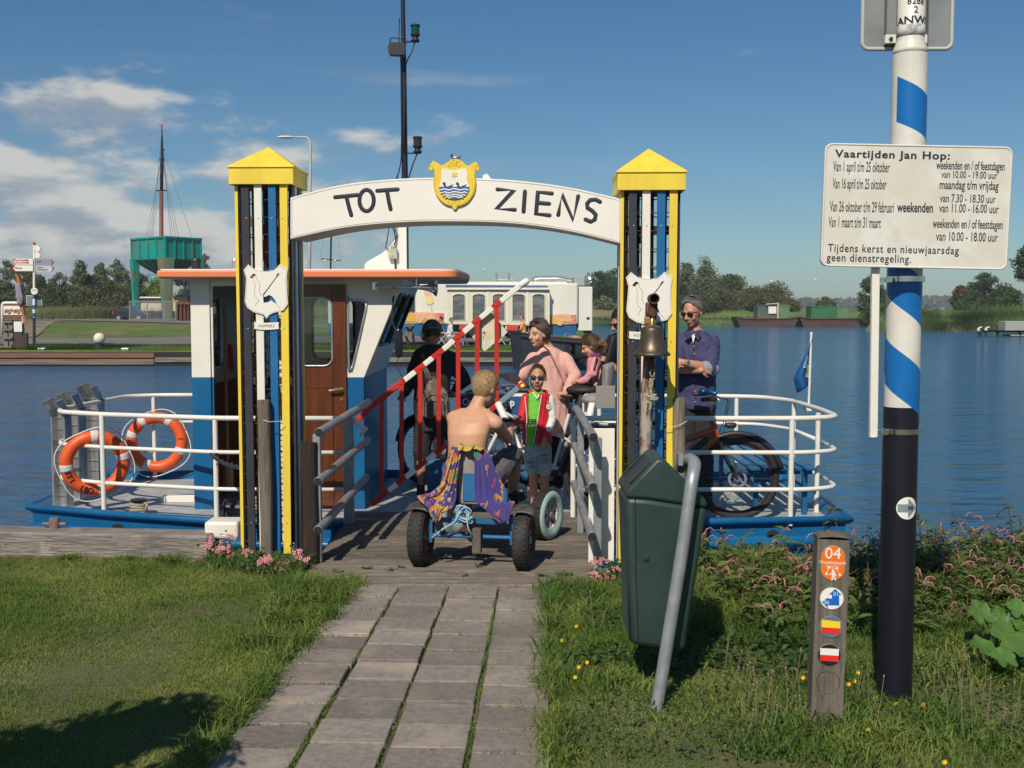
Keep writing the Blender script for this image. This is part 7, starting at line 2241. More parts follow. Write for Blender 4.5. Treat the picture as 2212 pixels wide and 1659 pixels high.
mb=MB();r=random.Random(6)
def twig(p,d,l,r_,dep):
 q=p+d*l
 mb.tube([p,q],[r_,r_*.6],3)
 if dep>0:
  for _ in range(3):
   nd=(d+V((r.uniform(-.6,.6),r.uniform(-.6,.6),r.uniform(-.1,.35)))).normalized();twig(q,nd,l*r.uniform(.6,.85),r_*.6,dep-1)
twig(V((0,0,0)),V((0,0,1)),1.9,.16,5);mb.build('branches',mat('twig_brown',(.14,.085,.055),.9),t,world=False)
GR='trees on the far right bank'
RT=[(1292,588,70,176,'dark','round','dark tree right of the trailer duct'),(1330,580,70,182,'dark','round','dark tree just left of the right tower'),(1262,612,50,172,'dark','round','dark low tree behind the trailer fan box'),(1380,575,80,180,'dark','round','dark tree behind the bell tower'),(1306,640,36,166,'willow','bush','small pale bush on the grass slope left of the right tower'),(1484,566,66,172,'willow','pointed','grey willow directly right of the bell tower'),(1524,556,84,170,'willow','pointed','tallest grey willow behind the man in blue'),(1460,610,80,168,'dark','round','dark tree low behind the bell tower edge'),(1580,592,72,184,'green','round','round green tree with the lamp before it'),(1555,628,100,166,'olive','bush','olive bush at the foot of the tall willow'),(1625,622,90,170,'olive','bush','olive bush left of the rusty barges'),(1665,614,90,176,'olive','round','broad olive willow above the left container'),(1500,640,90,164,'dark','bush','dark bush beside the right tower at the waterline'),(1700,650,50,170,'olive','bush','low bush right of the left containers'),(1783,645,40,178,'green','bush','low bush behind the bright green container'),(1885,592,66,150,'dark','round','leaning dark tree left of the striped pole'),(1905,625,50,150,'dark','round','dark tree behind the striped pole'),(2076,616,46,150,'brown','round','brownish tree left of the tall dark tree'),(2128,589,80,152,'dark','round','tall dark tree in the right hand group'),(2176,620,64,148,'dark','round','rounded dark tree at the right of the group'),(2098,640,60,146,'dark','bush','dark bush under the tall dark tree')]
for px_, yt, w, Y, kd, sh_, lb in RT:
 tree(px_,yt,w*1.2,Y,kd,lb,zbase=float(right_z(W(px_,600,Y).x,Y)),nleaf=5200,lsz=.40,shape=sh_,name='bush' if sh_=='bush' else 'tree',group=GR)
tree(2226,520,76,100,'dark','dark tree cut by the right edge of the picture',zbase=0.5,nleaf=3500,lsz=.33,group=GR,ybot=625)
r=np.random.default_rng(3)
n=9000
x=r.uniform(-700,900,n);y=r.uniform(900,1000,n)
hz=6+9*vnoise(x,y*0,.012,4)+3*vnoise(x,y*0,.06,5)
P=np.stack([x,y,r.uniform(0,1,n)**.7*hz],-1)
D=r.normal(0,1,(n,3));Nn=np.tile(np.array([[0.2,-1,.4]]),(n,1))+r.normal(0,.3,(n,3));Sd=np.cross(D,Nn);Sd/=np.linalg.norm(Sd,axis=1,keepdims=True);D/=np.linalg.norm(D,axis=1,keepdims=True)
L=r.uniform(3,7,(n,1))
Vv=np.stack([P-D*L*.5,P+Sd*L*.4,P+D*L*.5,P-Sd*L*.4],1).reshape(-1,3)
tag(np_obj('distant_woods',Vv,np.arange(n*4).reshape(-1,4),mat('distant_leaf',(.035,.055,.035),.9)),kind='stuff')
q4=lambda x, y, Y=150:W(1620+.26757*x,486+.26757*y,Y)
BR=mat('barge_rust',(.10,.048,.038),.85,col2=(.06,.035,.032),scale=.5,st=(1,1,3),bump=.2,bscale=2)
def barge(x0,x1,label):
 t=thing('barge',label,'barge',q4((x0+x1)/2,822),0,'rusty flat barges')
 a, b=q4(x0,758), q4(x1,822)
 M_=Matrix.Translation((0,150,0))@FRONT
 P=[(a.x,a.z+.25),(a.x+1.2,a.z),(b.x-1.2,a.z),(b.x,a.z+.25),(b.x-.6,b.z),(a.x+.6,b.z-.1)]
 mb=MB();mb.prism(P[::-1],4,M_,z0=-4);mb.build('hull',BR,t)
 mb=MB();mb.tube([M_@V((a.x,a.z+.25,.08)),M_@V((a.x+1.2,a.z,.08)),M_@V((b.x-1.2,a.z,.08)),M_@V((b.x,a.z+.25,.08))],.09,5);mb.build('rub_rail',BR,t)
 return t
barge(-110,395,'rusty flat barge on the left carrying the teal container');barge(400,985,'rusty flat barge on the right carrying the bright green container')
def container(x0,y0,x1,y1,Y,m_,label,dep=2.6):
 a, b=q4(x0,y0,Y), q4(x1,y1,Y)
 t=thing('container',label,'container',((a.x+b.x)/2,Y,b.z),0,'containers on the barges')
 mb=MB();mb.box(((a.x+b.x)/2,Y+dep/2,(a.z+b.z)/2),(b.x-a.x,dep,a.z-b.z));mb.build('box',m_,t)
 n=max(3,int((b.x-a.x)/.28));mb=MB()
 for i in range(n):
  x=a.x+(b.x-a.x)*(i+.5)/n;mb.box((x,Y-.02,(a.z+b.z)/2),(.13,.05,(a.z-b.z)*.9))
 mb.build('corrugation',m_,t,kind='stuff')
 for z in(a.z-.07,b.z+.07):
  mb=MB();mb.box(((a.x+b.x)/2,Y-.04,z),(b.x-a.x+.04,.1,.14));mb.build('rail',m_,t)
 return t
container(64,648,216,752,151,mat('container_teal',(.06,.12,.11),.7,col2=(.28,.10,.05),scale=.5,st=(1,1,1),lo=.5,hi=.66),'teal and rust container on the left barge')
container(231,646,318,750,152,mat('container_pale_green',(.09,.19,.085),.7,col2=(.13,.24,.12),scale=.6),'pale green container behind the white post on the left barge')
container(494,654,700,775,151,mat('container_green',(.025,.14,.05),.65,col2=(.035,.17,.07),scale=.5),'bright green container on the right barge')
container(704,660,792,770,152.5,MATS['container_pale_green'],'pale green container right of the bright green one')
a, b=q4(150,658,150.8), q4(212,716,150.8);mb=MB();mb.box(((a.x+b.x)/2,150.8,(a.z+b.z)/2),(b.x-a.x,.06,a.z-b.z));tag(mb.build('white_panel_board',WHITE2),'white board with a line drawing on the teal container','board')
mb=MB();mb.tube([q4(226,762,150.6),q4(227,630,150.6)],.14,6);mb.tube([q4(130,640,150.6),q4(232,632,150.6)],.08,5);tag(mb.build('davit',mat('davit_cream',(.55,.47,.34),.7)),'cream post with a crossbar on the left barge','post')
t=thing('jetty','low grey timber jetty at the right bank','jetty',q4(2050,895,95))
for i in range(16):
 a=q4(1832+i*30,852,95);mb=MB();mb.box((a.x+.6,95.8,a.z-.06),(1.14,1.8,.1));mb.build('plank',OLDWOOD,t)
for x in(1860,2000,2180):
 mb=MB();a=q4(x,858,95.2);mb.tube([(a.x,95.2,a.z),(a.x,95.2,-1)],.13,7);mb.build('pile',DARKW,t)
a=q4(2145,822,96);mb=MB();mb.box((a.x,96.5,a.z),(2.0,1.4,1.0));mb.box((a.x+1,96,a.z-.75),(3.6,1.8,.12));tag(mb.build('jetty_box',mat('pale_box',(.36,.36,.33),.8),bevel=.03),'pale storage box standing on the jetty','box')
for x in(1845,1905):
 mb=MB();a=q4(x,832,96);mb.tube([a+V((0,0,.0)),a+V((0,0,-.75))],.12,7);mb.tube([a,a+V((.3,0,.1))],.06,5);tag(mb.build('mooring_post',WHITE2),('pale mooring post at the left end of the jetty' if x<1850 else 'pale mooring post beside the storage box on the jetty'),'post')
tree(CX-2.10*F_PX/2.35,330,1400,2.35,'dark','unseen leafy shrub added left of the camera to cast shade on the lawn',zbase=0.0,nleaf=15000,lsz=.10,name='bush',seed=12)  # out-of-view stand-in for an unknown caster, added for its shadow on the lawn
hz_=bpy.data.materials.new('thin_haze');hz_.use_nodes=True
ht=hz_.node_tree;ht.nodes.remove(ht.nodes['Principled BSDF'])
hv=ht.nodes.new('ShaderNodeVolumePrincipled');hv.inputs['Color'].default_value=(.80,.88,.95,1);hv.inputs['Density'].default_value=.00045
ht.links.new(hv.outputs[0],ht.nodes['Material Output'].inputs['Volume'])
mb=MB();mb.box((0,1290,10.0),(1900,2800,24.4));tag(mb.build('haze',hz_),kind='stuff')
S.cycles.volume_bounces=0
# ================================================================ PEDAL KART AND BICYCLES
def wheel_x(par,M_,R,w,tyre,rim,spokes=6,side=None,tread=34,nm='wheel'):
 """pneumatic kart wheel, axle along local X"""
 MX=M_@Matrix.Rotation(math.pi/2,4,'Y')
 mb=MB()
 prof_=[(R*.56,-w*.36),(R*.72,-w*.48),(R*.90,-w*.46),(R*.975,-w*.32),(R,-w*.14),(R,w*.14),(R*.975,w*.32),(R*.90,w*.46),(R*.72,w*.48),(R*.56,w*.36),(R*.56,-w*.36)]
 mb.lathe(prof_,MX,40)
 for i in range(tread):
  a=2*math.pi*i/tread
  for s in(-1,0,1):
   aa=a+(.07 if s==0 else 0)
   c=MX@V((math.cos(aa)*R*.998,math.sin(aa)*R*.998,s*w*.25))
   r3=(MX.to_3x3()@Matrix.Rotation(aa,3,'Z'))
   mb.box(c,(.004,R*.12,w*.20),r3)
 o=mb.build(nm,tyre,par,smooth=rad(40),world=False)
 if side:
  mb=MB()
  for s in(1,):
   mb.lathe([(R*.57,s*w*.37),(R*.72,s*w*.495),(R*.90,s*w*.475),(R*.97,s*w*.335)],MX,40,caps=False)
  mb.build('painted_sidewall',side,o,smooth=True,world=False)
 mb=MB();mb.lathe([(R*.57,-w*.30),(R*.50,-w*.2),(R*.50,w*.2),(R*.57,w*.34),(R*.62,w*.35),(R*.60,w*.30),(R*.57,-w*.30)],MX,30)
 for i in range(spokes):
  a=2*math.pi*i/spokes
  mb.bar(MX@V((0,0,w*.18)),MX@V((R*.54*math.cos(a),R*.54*math.sin(a),w*.22)),R*.17,.012,up=(MX.to_3x3()@V((0,0,1))))
 mb.build('rim',rim,o,world=False)
 mb=MB();mb.tube([MX@V((0,0,-w*.3)),MX@V((0,0,w*.42))],R*.13,12);mb.build('hub',ALU,o,world=False)
 return o
kart=thing('pedal_kart','blue four wheeled pedal kart with fat black tyres on the landing','pedal kart',(-.262,7.02,0),rad(-10))
I4=Matrix()
KR=mat('kart_rim_red',(.30,.03,.025),.5,col2=(.55,.50,.46),scale=18,lo=.55,hi=.62)
KB=mat('kart_blue',(.012,.12,.30),.45,col2=(.02,.14,.33),scale=9,col3=(.16,.09,.06),s3=14,lo3=.64,hi3=.72)
TEALP=mat('pale_sidewall_paint',(.34,.47,.45),.6,col2=(.40,.52,.50),scale=9,col3=(.05,.06,.06),s3=12,lo3=.66,hi3=.7)
for s in(-1,1):
 wheel_x(kart,Matrix.Translation((s*.345,0,.19)),.19,.112,RUB,KR)
 wheel_x(kart,Matrix.Translation((s*.36,.93,.183))@Matrix.Rotation(rad(-20),4,'Z'),.183,.115,RUB,mat('kart_rim_pale',(.62,.58,.55),.5,col2=(.55,.08,.06),scale=14,lo=.52,hi=.58),side=TEALP)
 mb=MB();mb.grid(lambda u,v:V((s*.345+lerp(-.078,.078,v),lerp(-.10,.13,u),.392+.022-.028*(2*u-1)**2-.020*(2*v-1)**2)),10,6,thick=.006)
 mb.build('mudguard',mat('worn_black_guard',(.05,.045,.045),.6,col2=(.10,.09,.085),scale=9),kart,smooth=True,world=False)
 mb=MB();mb.bar((s*.268,-.04,.16),(s*.268,-.02,.40),.018,.006,up=(0,1,0));mb.build('bracket',KB,kart,world=False)
mb=MB();mb.tube([(-.30,-.02,.205),(.30,-.02,.205)],.014,10);mb.build('axle',KB,kart,world=False)
mb=MB();mb.box((0,-.01,.305),(.53,.012,.034));mb.build('cross_bar',KB,kart,world=False)
for pts in([(-.14,.0,.29),(-.15,.45,.26),(-.10,.95,.24)],[(.14,.0,.29),(.15,.45,.26),(.10,.95,.24)],[(-.34,.93,.20),(.34,.93,.20)],[(0,.93,.24),(0,1.25,.22)],[(.22,-.0,.31),(.22,.02,.52)]):
 mb=MB();mb.tube(pts,.016,8);mb.build('frame_tube',KB,kart,world=False)
mb=MB();mb.box((.045,-.055,.185),(.058,.055,.165));mb.build('hitch_block',mat('hitch_wood',(.10,.085,.075),.85,col2=(.14,.12,.10),scale=15),kart,bevel=.005,world=False)
mb=MB();mb.box((-.035,-.055,.33),(.04,.03,.06));mb.tube([(-.035,-.06,.27),(-.035,-.06,.38)],.012,8);mb.box((-.035,-.055,.255),(.055,.04,.018));mb.build('tow_hook',RUST,kart,world=False)
mb=MB();mb.box((-.02,.16,.565),(.205,.022,.36),Matrix.Rotation(rad(-6),3,'X'));mb.build('seat_back',mat('seat_grey_ply',(.30,.26,.24),.8,col2=(.24,.21,.20),scale=14),kart,bevel=.02,seg=3,world=False)
mb=MB();mb.box((-.008,.138,.50),(.165,.012,.19),Matrix.Rotation(rad(-6),3,'X'));mb.build('seat_back_plate',KB,kart,bevel=.004,world=False)
mb=MB();mb.box((-.02,.36,.40),(.32,.36,.05));mb.build('seat',BLK,kart,bevel=.02,world=False)
mb=MB();mb.lathe([(.12,-.008),(.12,.008),(.085,.008),(.085,-.008),(.12,-.008)],Matrix.Translation((-.10,.32,.28))@Matrix.Rotation(math.pi/2,4,'Y'),26);mb.build('chain_ring',MATS['kart_rim_red'],kart,world=False)
for s in(-1,1):
 mb=MB();mb.tube([(s*.13,.98,.24),(s*.13,1.0,.32)],.01,6);mb.box((s*.15,.96,.33),(.09,.06,.02));mb.build('pedal',BLK,kart,world=False)
mb=MB();a, b=W(1122,972,7.78), W(1076,872,8.05);mb.tube([a,b],.027,14);mb.build('steering_column',WHITE,kart,smooth=rad(50))
mb=MB();c=W(1078,905,7.86);mb.tube([c+V((-.20,.02,.0)),c+V((-.05,0,-.01)),c+V((.10,0,-.01)),c+V((.16,-.03,.02))],.012,8);mb.build('handlebar',BLK,kart,smooth=True)
rp2=MB();r=random.Random(2)
c0=V((-.035,-.075,.36))
for k in range(7):
 P=[c0+V((.045*math.cos(a+k)*(1+.3*math.sin(2*a)),-.02+.012*k*.4,.045*math.sin(a+k*.8)*(1+.4*math.cos(a))))for a in np.linspace(0,5.6,12)]
 rp2.tube(P,.0052,6)
rp2.tube([c0+V((-.02,-.02,.02)),c0+V((-.06,-.03,-.05)),c0+V((-.14,-.035,-.10)),c0+V((-.205,-.04,-.155))],[.006,.007,.0075,.0085],7)
rp2.tube([c0+V((.02,-.02,0)),c0+V((.03,-.03,-.08)),c0+V((.055,-.03,-.13))],.005,6)
WMk=WM[kart.name]
rp2.v=[tuple(WMk@V(p))for p in rp2.v]
tag(rp2.build('blue_cord',mat('pale_blue_cord',(.22,.42,.52),.8,col2=(.35,.52,.60),scale=60),smooth=True),'tangled pale blue cord tied round the tow hook of the kart','rope')
def towel_mat(nm,cols,loc):
 m=bpy.data.materials.new(nm);m.use_nodes=True
 t_=m.node_tree;b=t_.nodes['Principled BSDF'];L=t_.links.new;b.inputs['Roughness'].default_value=.95
 b.inputs['Sheen Weight'].default_value=.2
 tc_=t_.nodes.new('ShaderNodeTexCoord');mp=t_.nodes.new('ShaderNodeMapping');mp.inputs['Scale'].default_value=(9,4,4.5);mp.inputs['Location'].default_value=loc
 n=t_.nodes.new('ShaderNodeTexNoise');n.inputs['Scale'].default_value=1.25;n.inputs['Detail'].default_value=3.0;n.inputs['Distortion'].default_value=.5
 cr=t_.nodes.new('ShaderNodeValToRGB');cr.color_ramp.interpolation='CONSTANT'
 e=cr.color_ramp.elements
 e[0].position=0;e[0].color=(*cols[0][1],1);e[1].position=cols[1][0];e[1].color=(*cols[1][1],1)
 for p_, c_ in cols[2:]:q=e.new(p_);q.color=(*c_,1)
 L(tc_.outputs['Object'],mp.inputs[0]);L(mp.outputs[0],n.inputs['Vector']);L(n.outputs[0],cr.inputs[0]);L(cr.outputs[0],b.inputs['Base Color'])
 n2=t_.nodes.new('ShaderNodeTexNoise');n2.inputs['Scale'].default_value=220;bp=t_.nodes.new('ShaderNodeBump');bp.inputs['Strength'].default_value=.5;bp.inputs['Distance'].default_value=.01
 L(tc_.outputs['Object'],n2.inputs['Vector']);L(n2.outputs[0],bp.inputs['Height']);L(bp.outputs[0],b.inputs['Normal'])
 return m
TOW=towel_mat('beach_towel',[(0,(.40,.03,.28)),(.38,(.05,.035,.20)),(.46,(.52,.20,.045)),(.52,(.50,.38,.09)),(.555,(.055,.04,.22)),(.62,(.50,.19,.045)),(.67,(.01,.24,.16)),(.71,(.52,.05,.20))],(3.3,1,2.2))
TOW2=towel_mat('beach_towel_blue',[(0,(.02,.20,.15)),(.33,(.50,.05,.10)),(.37,(.045,.035,.20)),(.585,(.48,.22,.05)),(.61,(.05,.04,.23)),(.66,(.50,.38,.07)),(.69,(.05,.04,.22)),(.75,(.01,.25,.16))],(5.1,1,7.2))
g6=lambda x, y, Y:W(810+.29295*x,783+.29295*y,Y)
def lobe(rows,ph):
 n=len(rows)
 def fn(u,v):
  t_=u*(n-1);k=min(int(t_),n-2);f=t_-k
  a=rows[k];b=rows[k+1]
  p0=g6(lerp(a[0],b[0],f),lerp(a[1],b[1],f),lerp(a[4],b[4],f));p1=g6(lerp(a[2],b[2],f),lerp(a[3],b[3],f),lerp(a[4],b[4],f)-.0)
  p=p0.lerp(p1,v)
  p.y+=.020*u*math.sin(v*14+ph+u*2.5)+.010*math.sin(v*31+u*6+ph)-.015*math.sin(math.pi*v)
  p.z+=.006*math.sin(v*9+ph)
  return p
 mb=MB();mb.grid(fn,30,26,thick=.006);return mb
tw=thing('towel','multicoloured beach towel draped over the seat back of the kart','towel',g6(650,1100,7.1))
lobe([(560,630,645,600,7.20),(545,668,636,690,7.14),(505,790,620,800,7.10),(480,905,600,930,7.08),(405,965,595,1010,7.05),(300,985,580,1060,7.00),(390,1078,500,1105,6.93),(432,1176,470,1170,6.90)],0).build('left_fall',TOW,tw,smooth=True)
lobe([(625,600,790,612,7.26),(612,606,800,622,7.16),(612,650,795,640,7.13)],2).build('top_fold',mat('towel_yellow',(.56,.42,.10),.95,col2=(.48,.30,.08),scale=25,bump=.5,bscale=200),tw,smooth=True)
lobe([(728,618,825,640,7.19),(738,700,868,745,7.12),(740,800,905,830,7.09),(735,920,960,920,7.06),(735,1015,1000,1025,7.02),(790,1060,1035,1030,6.97),(860,1125,1012,1125,6.92),(930,1180,998,1178,6.90)],4).build('right_fall',TOW2,tw,smooth=True)
def make_bike(label,fcol,M_,wr=.34,guard=BLK,basket=False,front_fat=False,swept=True,fgl=None,steer=0.0,motor=False):
 t=thing('bicycle',label,'bicycle',M_.translation,0)
 t.rotation_euler=(0,0,M_.to_euler().z);WM[t.name]=M_.copy()
 k=dict(parent=t,world=False)
 ST=Matrix.Translation((.55,0,0))@Matrix.Rotation(steer,4,'Z')@Matrix.Translation((-.55,0,0))
 for x in(-.55,.55):
  T_=ST if x>0 else I4
  tr_=.026 if not front_fat else.030
  mb=MB();mb.tube([T_@V((x+(wr-tr_)*math.cos(a),0,wr+(wr-tr_)*math.sin(a)))for a in np.linspace(0,6.283,49)[:-1]],tr_,10,closed=True)
  w=mb.build('wheel',RUB,smooth=True,**k)
  mb=MB();mb.tube([T_@V((x+(wr-.065)*math.cos(a),0,wr+(wr-.065)*math.sin(a)))for a in np.linspace(0,6.283,49)[:-1]],.012,6,closed=True);mb.build('rim',BLK if motor else ALU,w,smooth=True,world=False)
  mb=MB();mb.tube([T_@V((x+(wr-.036)*math.cos(a),-.024,wr+(wr-.036)*math.sin(a)))for a in np.linspace(0,6.283,49)[:-1]],.0035,5,closed=True);mb.build('reflective_line',mat('reflex_line',(.62,.64,.66),.3),w,smooth=True,world=False)
  mb=MB()
  for i in range(28):
   a=2*math.pi*i/28;b=a+(.5 if i%2 else-.5);s=.03*(1 if i%4<2 else-1)
   mb.tube([T_@V((x+.028*math.cos(b),s,wr+.028*math.sin(b))),T_@V((x+(wr-.07)*math.cos(a),0,wr+(wr-.07)*math.sin(a)))],.0012,3)
  mb.build('spokes',CHROME,w,world=False,kind='stuff')
  mb=MB();mb.tube([T_@V((x,-.045,wr)),T_@V((x,.045,wr))],.024,12);mb.lathe([(.058,0),(.078,0),(.078,.003),(.058,.003),(.058,0)],T_@Matrix.Translation((x,-.038,wr))@FRONT,26)if motor else None;mb.build('hub',ALU,w,world=False)
  mb=MB();P=[T_@V((x+(wr+.022)*math.cos(a),0,wr+(wr+.022)*math.sin(a)))for a in np.linspace(rad(12 if x>0 else 0),rad(178),20)]
  mb.tube(P,.024,8,flat=None);mb.build('mudguard',guard,smooth=True,**k)
 bb, st_, hd0, hd1=V((-.12,0,.29)), V((-.26,0,.80)), V((.34,0,.86)), V((.385,0,.70))
 tr=.019 if not motor else.030
 for nm, pts, rr in(('down_tube',[hd1,bb],tr*1.35),('top_tube',[V((-.21,0,.58)),hd0.lerp(hd1,.3)]if not motor else[V((-.20,0,.56)),hd0.lerp(hd1,.6)],tr),('seat_tube',[bb,st_],tr*.9),('head_tube',[hd0,hd1],.024)):
  mb=MB();mb.tube(pts,rr,10);mb.build(nm,fcol,smooth=rad(50),**k)
 for s in(-.05,.05):
  mb=MB();mb.tube([V((bb.x,s*.6,bb.z)),V((-.55,s,wr))],.011,7);mb.tube([V((-.21,s*.4,.58)),V((-.55,s,wr))],.010,7);mb.build('stay',fcol,smooth=rad(50),kind='stuff',**k)
  mb=MB();mb.tube([ST@V((.40,s,.66)),ST@V((.42,s,.60)),ST@V((.55,s,wr))],[.017,.018,.012],8);mb.build('fork_leg',BLK if motor else fcol,smooth=rad(50),**k)
 if motor:
  mb=MB();mb.bar(bb+V((.06,0,.09)),hd1+V((-.08,0,-.02)),.06,.075,up=(0,1,0));mb.build('battery',BLK,bevel=.012,**k)
  mb=MB();mb.ell(bb,(.09,.06,.08));mb.build('motor',BLK,smooth=True,**k)
 mb=MB();mb.tube([st_,st_+V((-.02,0,.14))],.014,8);mb.ell(st_+V((-.04,0,.17)),(.14,.08,.035));mb.build('saddle',BLK,smooth=True,**k)
 mb=MB();hb=hd0+V((-.02,0,.16))
 mb.tube([hd0,hb],.014,8)
 sw=-.16 if swept else-.05
 for s in(-1,1):
  mb.tube([hb+V((.03,0,.02)),hb+V((.03,s*.14,.035)),hb+V((-.02,s*.24,.03)),hb+V((sw-.02,s*.29,.02))],.0115,8)
 mb.build('handlebar',BLK if motor else ALU,smooth=True,**k)
 for s in(-1,1):
  mb=MB();mb.limb([hb+V((sw+.06,s*.275,.022)),hb+V((sw-.05,s*.295,.018))],.017,10);mb.build('grip',BLK,smooth=True,**k)
  mb=MB();mb.tube([hb+V((.02,s*.2,.03)),hb+V((.05,s*.22,.0)),hb+V((-.04,s*.29,-.02))],.006,6);mb.build('brake_lever',ALU,**k)
 mb=MB();mb.tube([hb+V((.03,-.1,.03)),hb+V((.14,-.05,.0)),hb+V((.12,0,-.18)),hd1],.004,5);mb.tube([hb+V((.03,.1,.03)),hb+V((.17,.05,-.02)),hb+V((.13,0,-.2)),hd1+V((.02,0,-.1))],.004,5);mb.build('cables',BLK,kind='stuff',**k)
 mb=MB();mb.lathe([(.085,-.004),(.085,.004)],Matrix.Translation(bb+V((0,-.045,0)))@FRONT,24);mb.tube([bb+V((0,-.06,0)),bb+V((.10,-.07,-.12))],.010,6);mb.box(bb+V((.10,-.11,-.12)),(.09,.07,.02));mb.build('crank',BLK,**k)
 mb=MB();mb.tube([(-.30,-.05,.72),(-.75,-.05,.70),(-.75,.05,.70),(-.30,.05,.72)],.008,6,closed=True);mb.tube([(-.70,-.05,.70),(-.55,-.06,wr)],.006,5);mb.tube([(-.70,.05,.70),(-.55,.06,wr)],.006,5);mb.build('luggage_rack',BLK if motor else ALU,**k)
 mb=MB();c=ST@V((.47,0,.80));mb.limb([c,c+V((.05,0,0))],.025,10);mb.build('lamp',BLK,smooth=True,**k)
 return t
BM=lambda x, y, rz:Matrix.Translation((x,y,DZ))@Matrix.Rotation(rad(rz),4,'Z')
ebike=make_bike('orange electric bicycle with black wheels parked on the ferry deck',mat('ebike_orange',(.42,.075,.022),.35,coat=.4),BM(1.335,9.04,-3),wr=.355,motor=True,front_fat=True,swept=False)
mb=MB();hb=W(1541,842,9.0)
mb.limb([W(1532,845,8.95),W(1546,850,8.92)],.014,8);mb.box(W(1519,845,9.0),(.05,.09,.03));mb.build('blue_shifter',mat('anodised_blue',(.01,.14,.45),.3,.7),ebike,smooth=True)
make_bike('white city bicycle with black rear child seat held by the woman in pink',mat('bike_white',(.70,.68,.64),.4),BM(.27,10.02,180),guard=mat('guard_grey',(.25,.27,.28),.5))
make_bike('second white city bicycle parked beyond the boy in red',MATS['bike_white'],BM(.82,10.62,180),guard=mat('guard_grey',(.25,.27,.28),.5))
bc=make_bike('dark bicycle with blue mudflap held by the person in the black hoodie',mat('bike_dark',(.02,.022,.03),.4),BM(-.55,10.52,135),wr=.335)
mb=MB();c=W(940,1030,10.2);mb.grid(lambda u,v:c+V((lerp(-.10,.10,v)*(1-.3*u),.02*math.sin(v*3),lerp(.16,-.16,u))),6,6,thick=.004);mb.build('mudflap',KB,bc,smooth=True)
def child_seat(c,w,h,m_,label,shell=None,lean=.25):
 t=thing('child_seat',label,'child seat',c)
 def fn(u,v):
  a=(v-.5)*2.4;R_=w*.5
  z=c.z+h*u;k=1+.12*math.sin(u*3)
  return V((c.x+lean*h*u*1.0+R_*.9*math.cos(a)*k-.05,c.y+R_*math.sin(a)*k,z+.05*math.cos(a)))
 mb=MB();mb.grid(fn,10,12,thick=.02);mb.build('shell',m_,t,smooth=True)
 mb=MB();mb.ell(c+V((-.06,0,.02)),(w*.55,w*.45,.06));mb.build('seat',m_,t,smooth=True)
 for s in(-.09,.09):
  mb=MB();mb.loft([(c+V((-.10,s,.0)),V((.03,0,0)),V((0,.035,0))),(c+V((-.16,s,-.30)),V((.035,0,0)),V((0,.045,0)))],10);mb.build('foot_guard',shell or m_,t,smooth=True)
 return t
child_seat(W(1279,846,10.0),.36,.50,mat('seat_black',(.02,.02,.025),.6),'black rear child seat carrying the girl in pink',None,.30)
child_seat(W(1302,868,9.55),.24,.30,mat('seat_shell_grey',(.27,.25,.245),.6),'grey and white child seat left of the right tower',WHITE,.05)
mb=MB();mb.box(W(1308,858,9.42),(.17,.015,.20));o=mb.build('seat_back_board',mat('seat_shell_grey',(.27,.25,.245),.6),bevel=.03,seg=3);tag(o,'rounded grey back of the folded bicycle seat beside the right tower','seat back')
mb=MB();mb.limb([W(1269,862,9.7),W(1268,905,9.7)],.05,10);tag(mb.build('pannier',WHITE,smooth=True),'white bicycle pannier under the black child seat','pannier')
# ================================================================ PEOPLE
from mathutils import noise as mnoise
def organic(mb,name,mats,parent,voxel=.008,it=4,matfn=None,fold=0.0,ff=18.0,extra=None,fst=(1,1,1)):
 me=bpy.data.meshes.new('t');me.from_pydata([tuple(p)for p in mb.v],[],mb.f)
 o=bpy.data.objects.new('t',me);C.objects.link(o)
 md=o.modifiers.new('r','REMESH');md.mode='VOXEL';md.voxel_size=voxel
 md=o.modifiers.new('s','SMOOTH');md.factor=.5;md.iterations=it
 m2=bpy.data.meshes.new_from_object(o.evaluated_get(bpy.context.evaluated_depsgraph_get()))
 bpy.data.objects.remove(o);bpy.data.meshes.remove(me)
 vs_=[v.co.copy()for v in m2.vertices]
 if fold:
  for v, n_ in zip(vs_,[v.normal.copy()for v in m2.vertices]):
   q=V((v.x*fst[0],v.y*fst[1],v.z*fst[2]))*ff
   v+=n_*fold*(1-abs(mnoise.noise(q))*3.0+.5*mnoise.noise(q*2.1))
 fs_=[tuple(p.vertices)for p in m2.polygons]
 bpy.data.meshes.remove(m2)
 r_=MB();r_.v=[tuple(p)for p in vs_];r_.f=fs_
 if matfn:
  r_.m=[matfn(sum((vs_[i]for i in f),V((0,0,0)))/len(f))for f in fs_]
 else:
  r_.m=[0]*len(fs_)
 if extra:r_.add(extra.v,extra.f)
 return r_.build(name,mats,parent,smooth=True)
def look(c,d,up=(0,0,1),s=1.0):
 y=V(d).normalized();x=y.cross(V(up)).normalized();z=x.cross(y)
 return Matrix(((x.x,y.x,z.x,c.x),(x.y,y.y,z.y,c.y),(x.z,y.z,z.z,c.z),(0,0,0,1)))@Matrix.Diagonal((s,s,s,1))
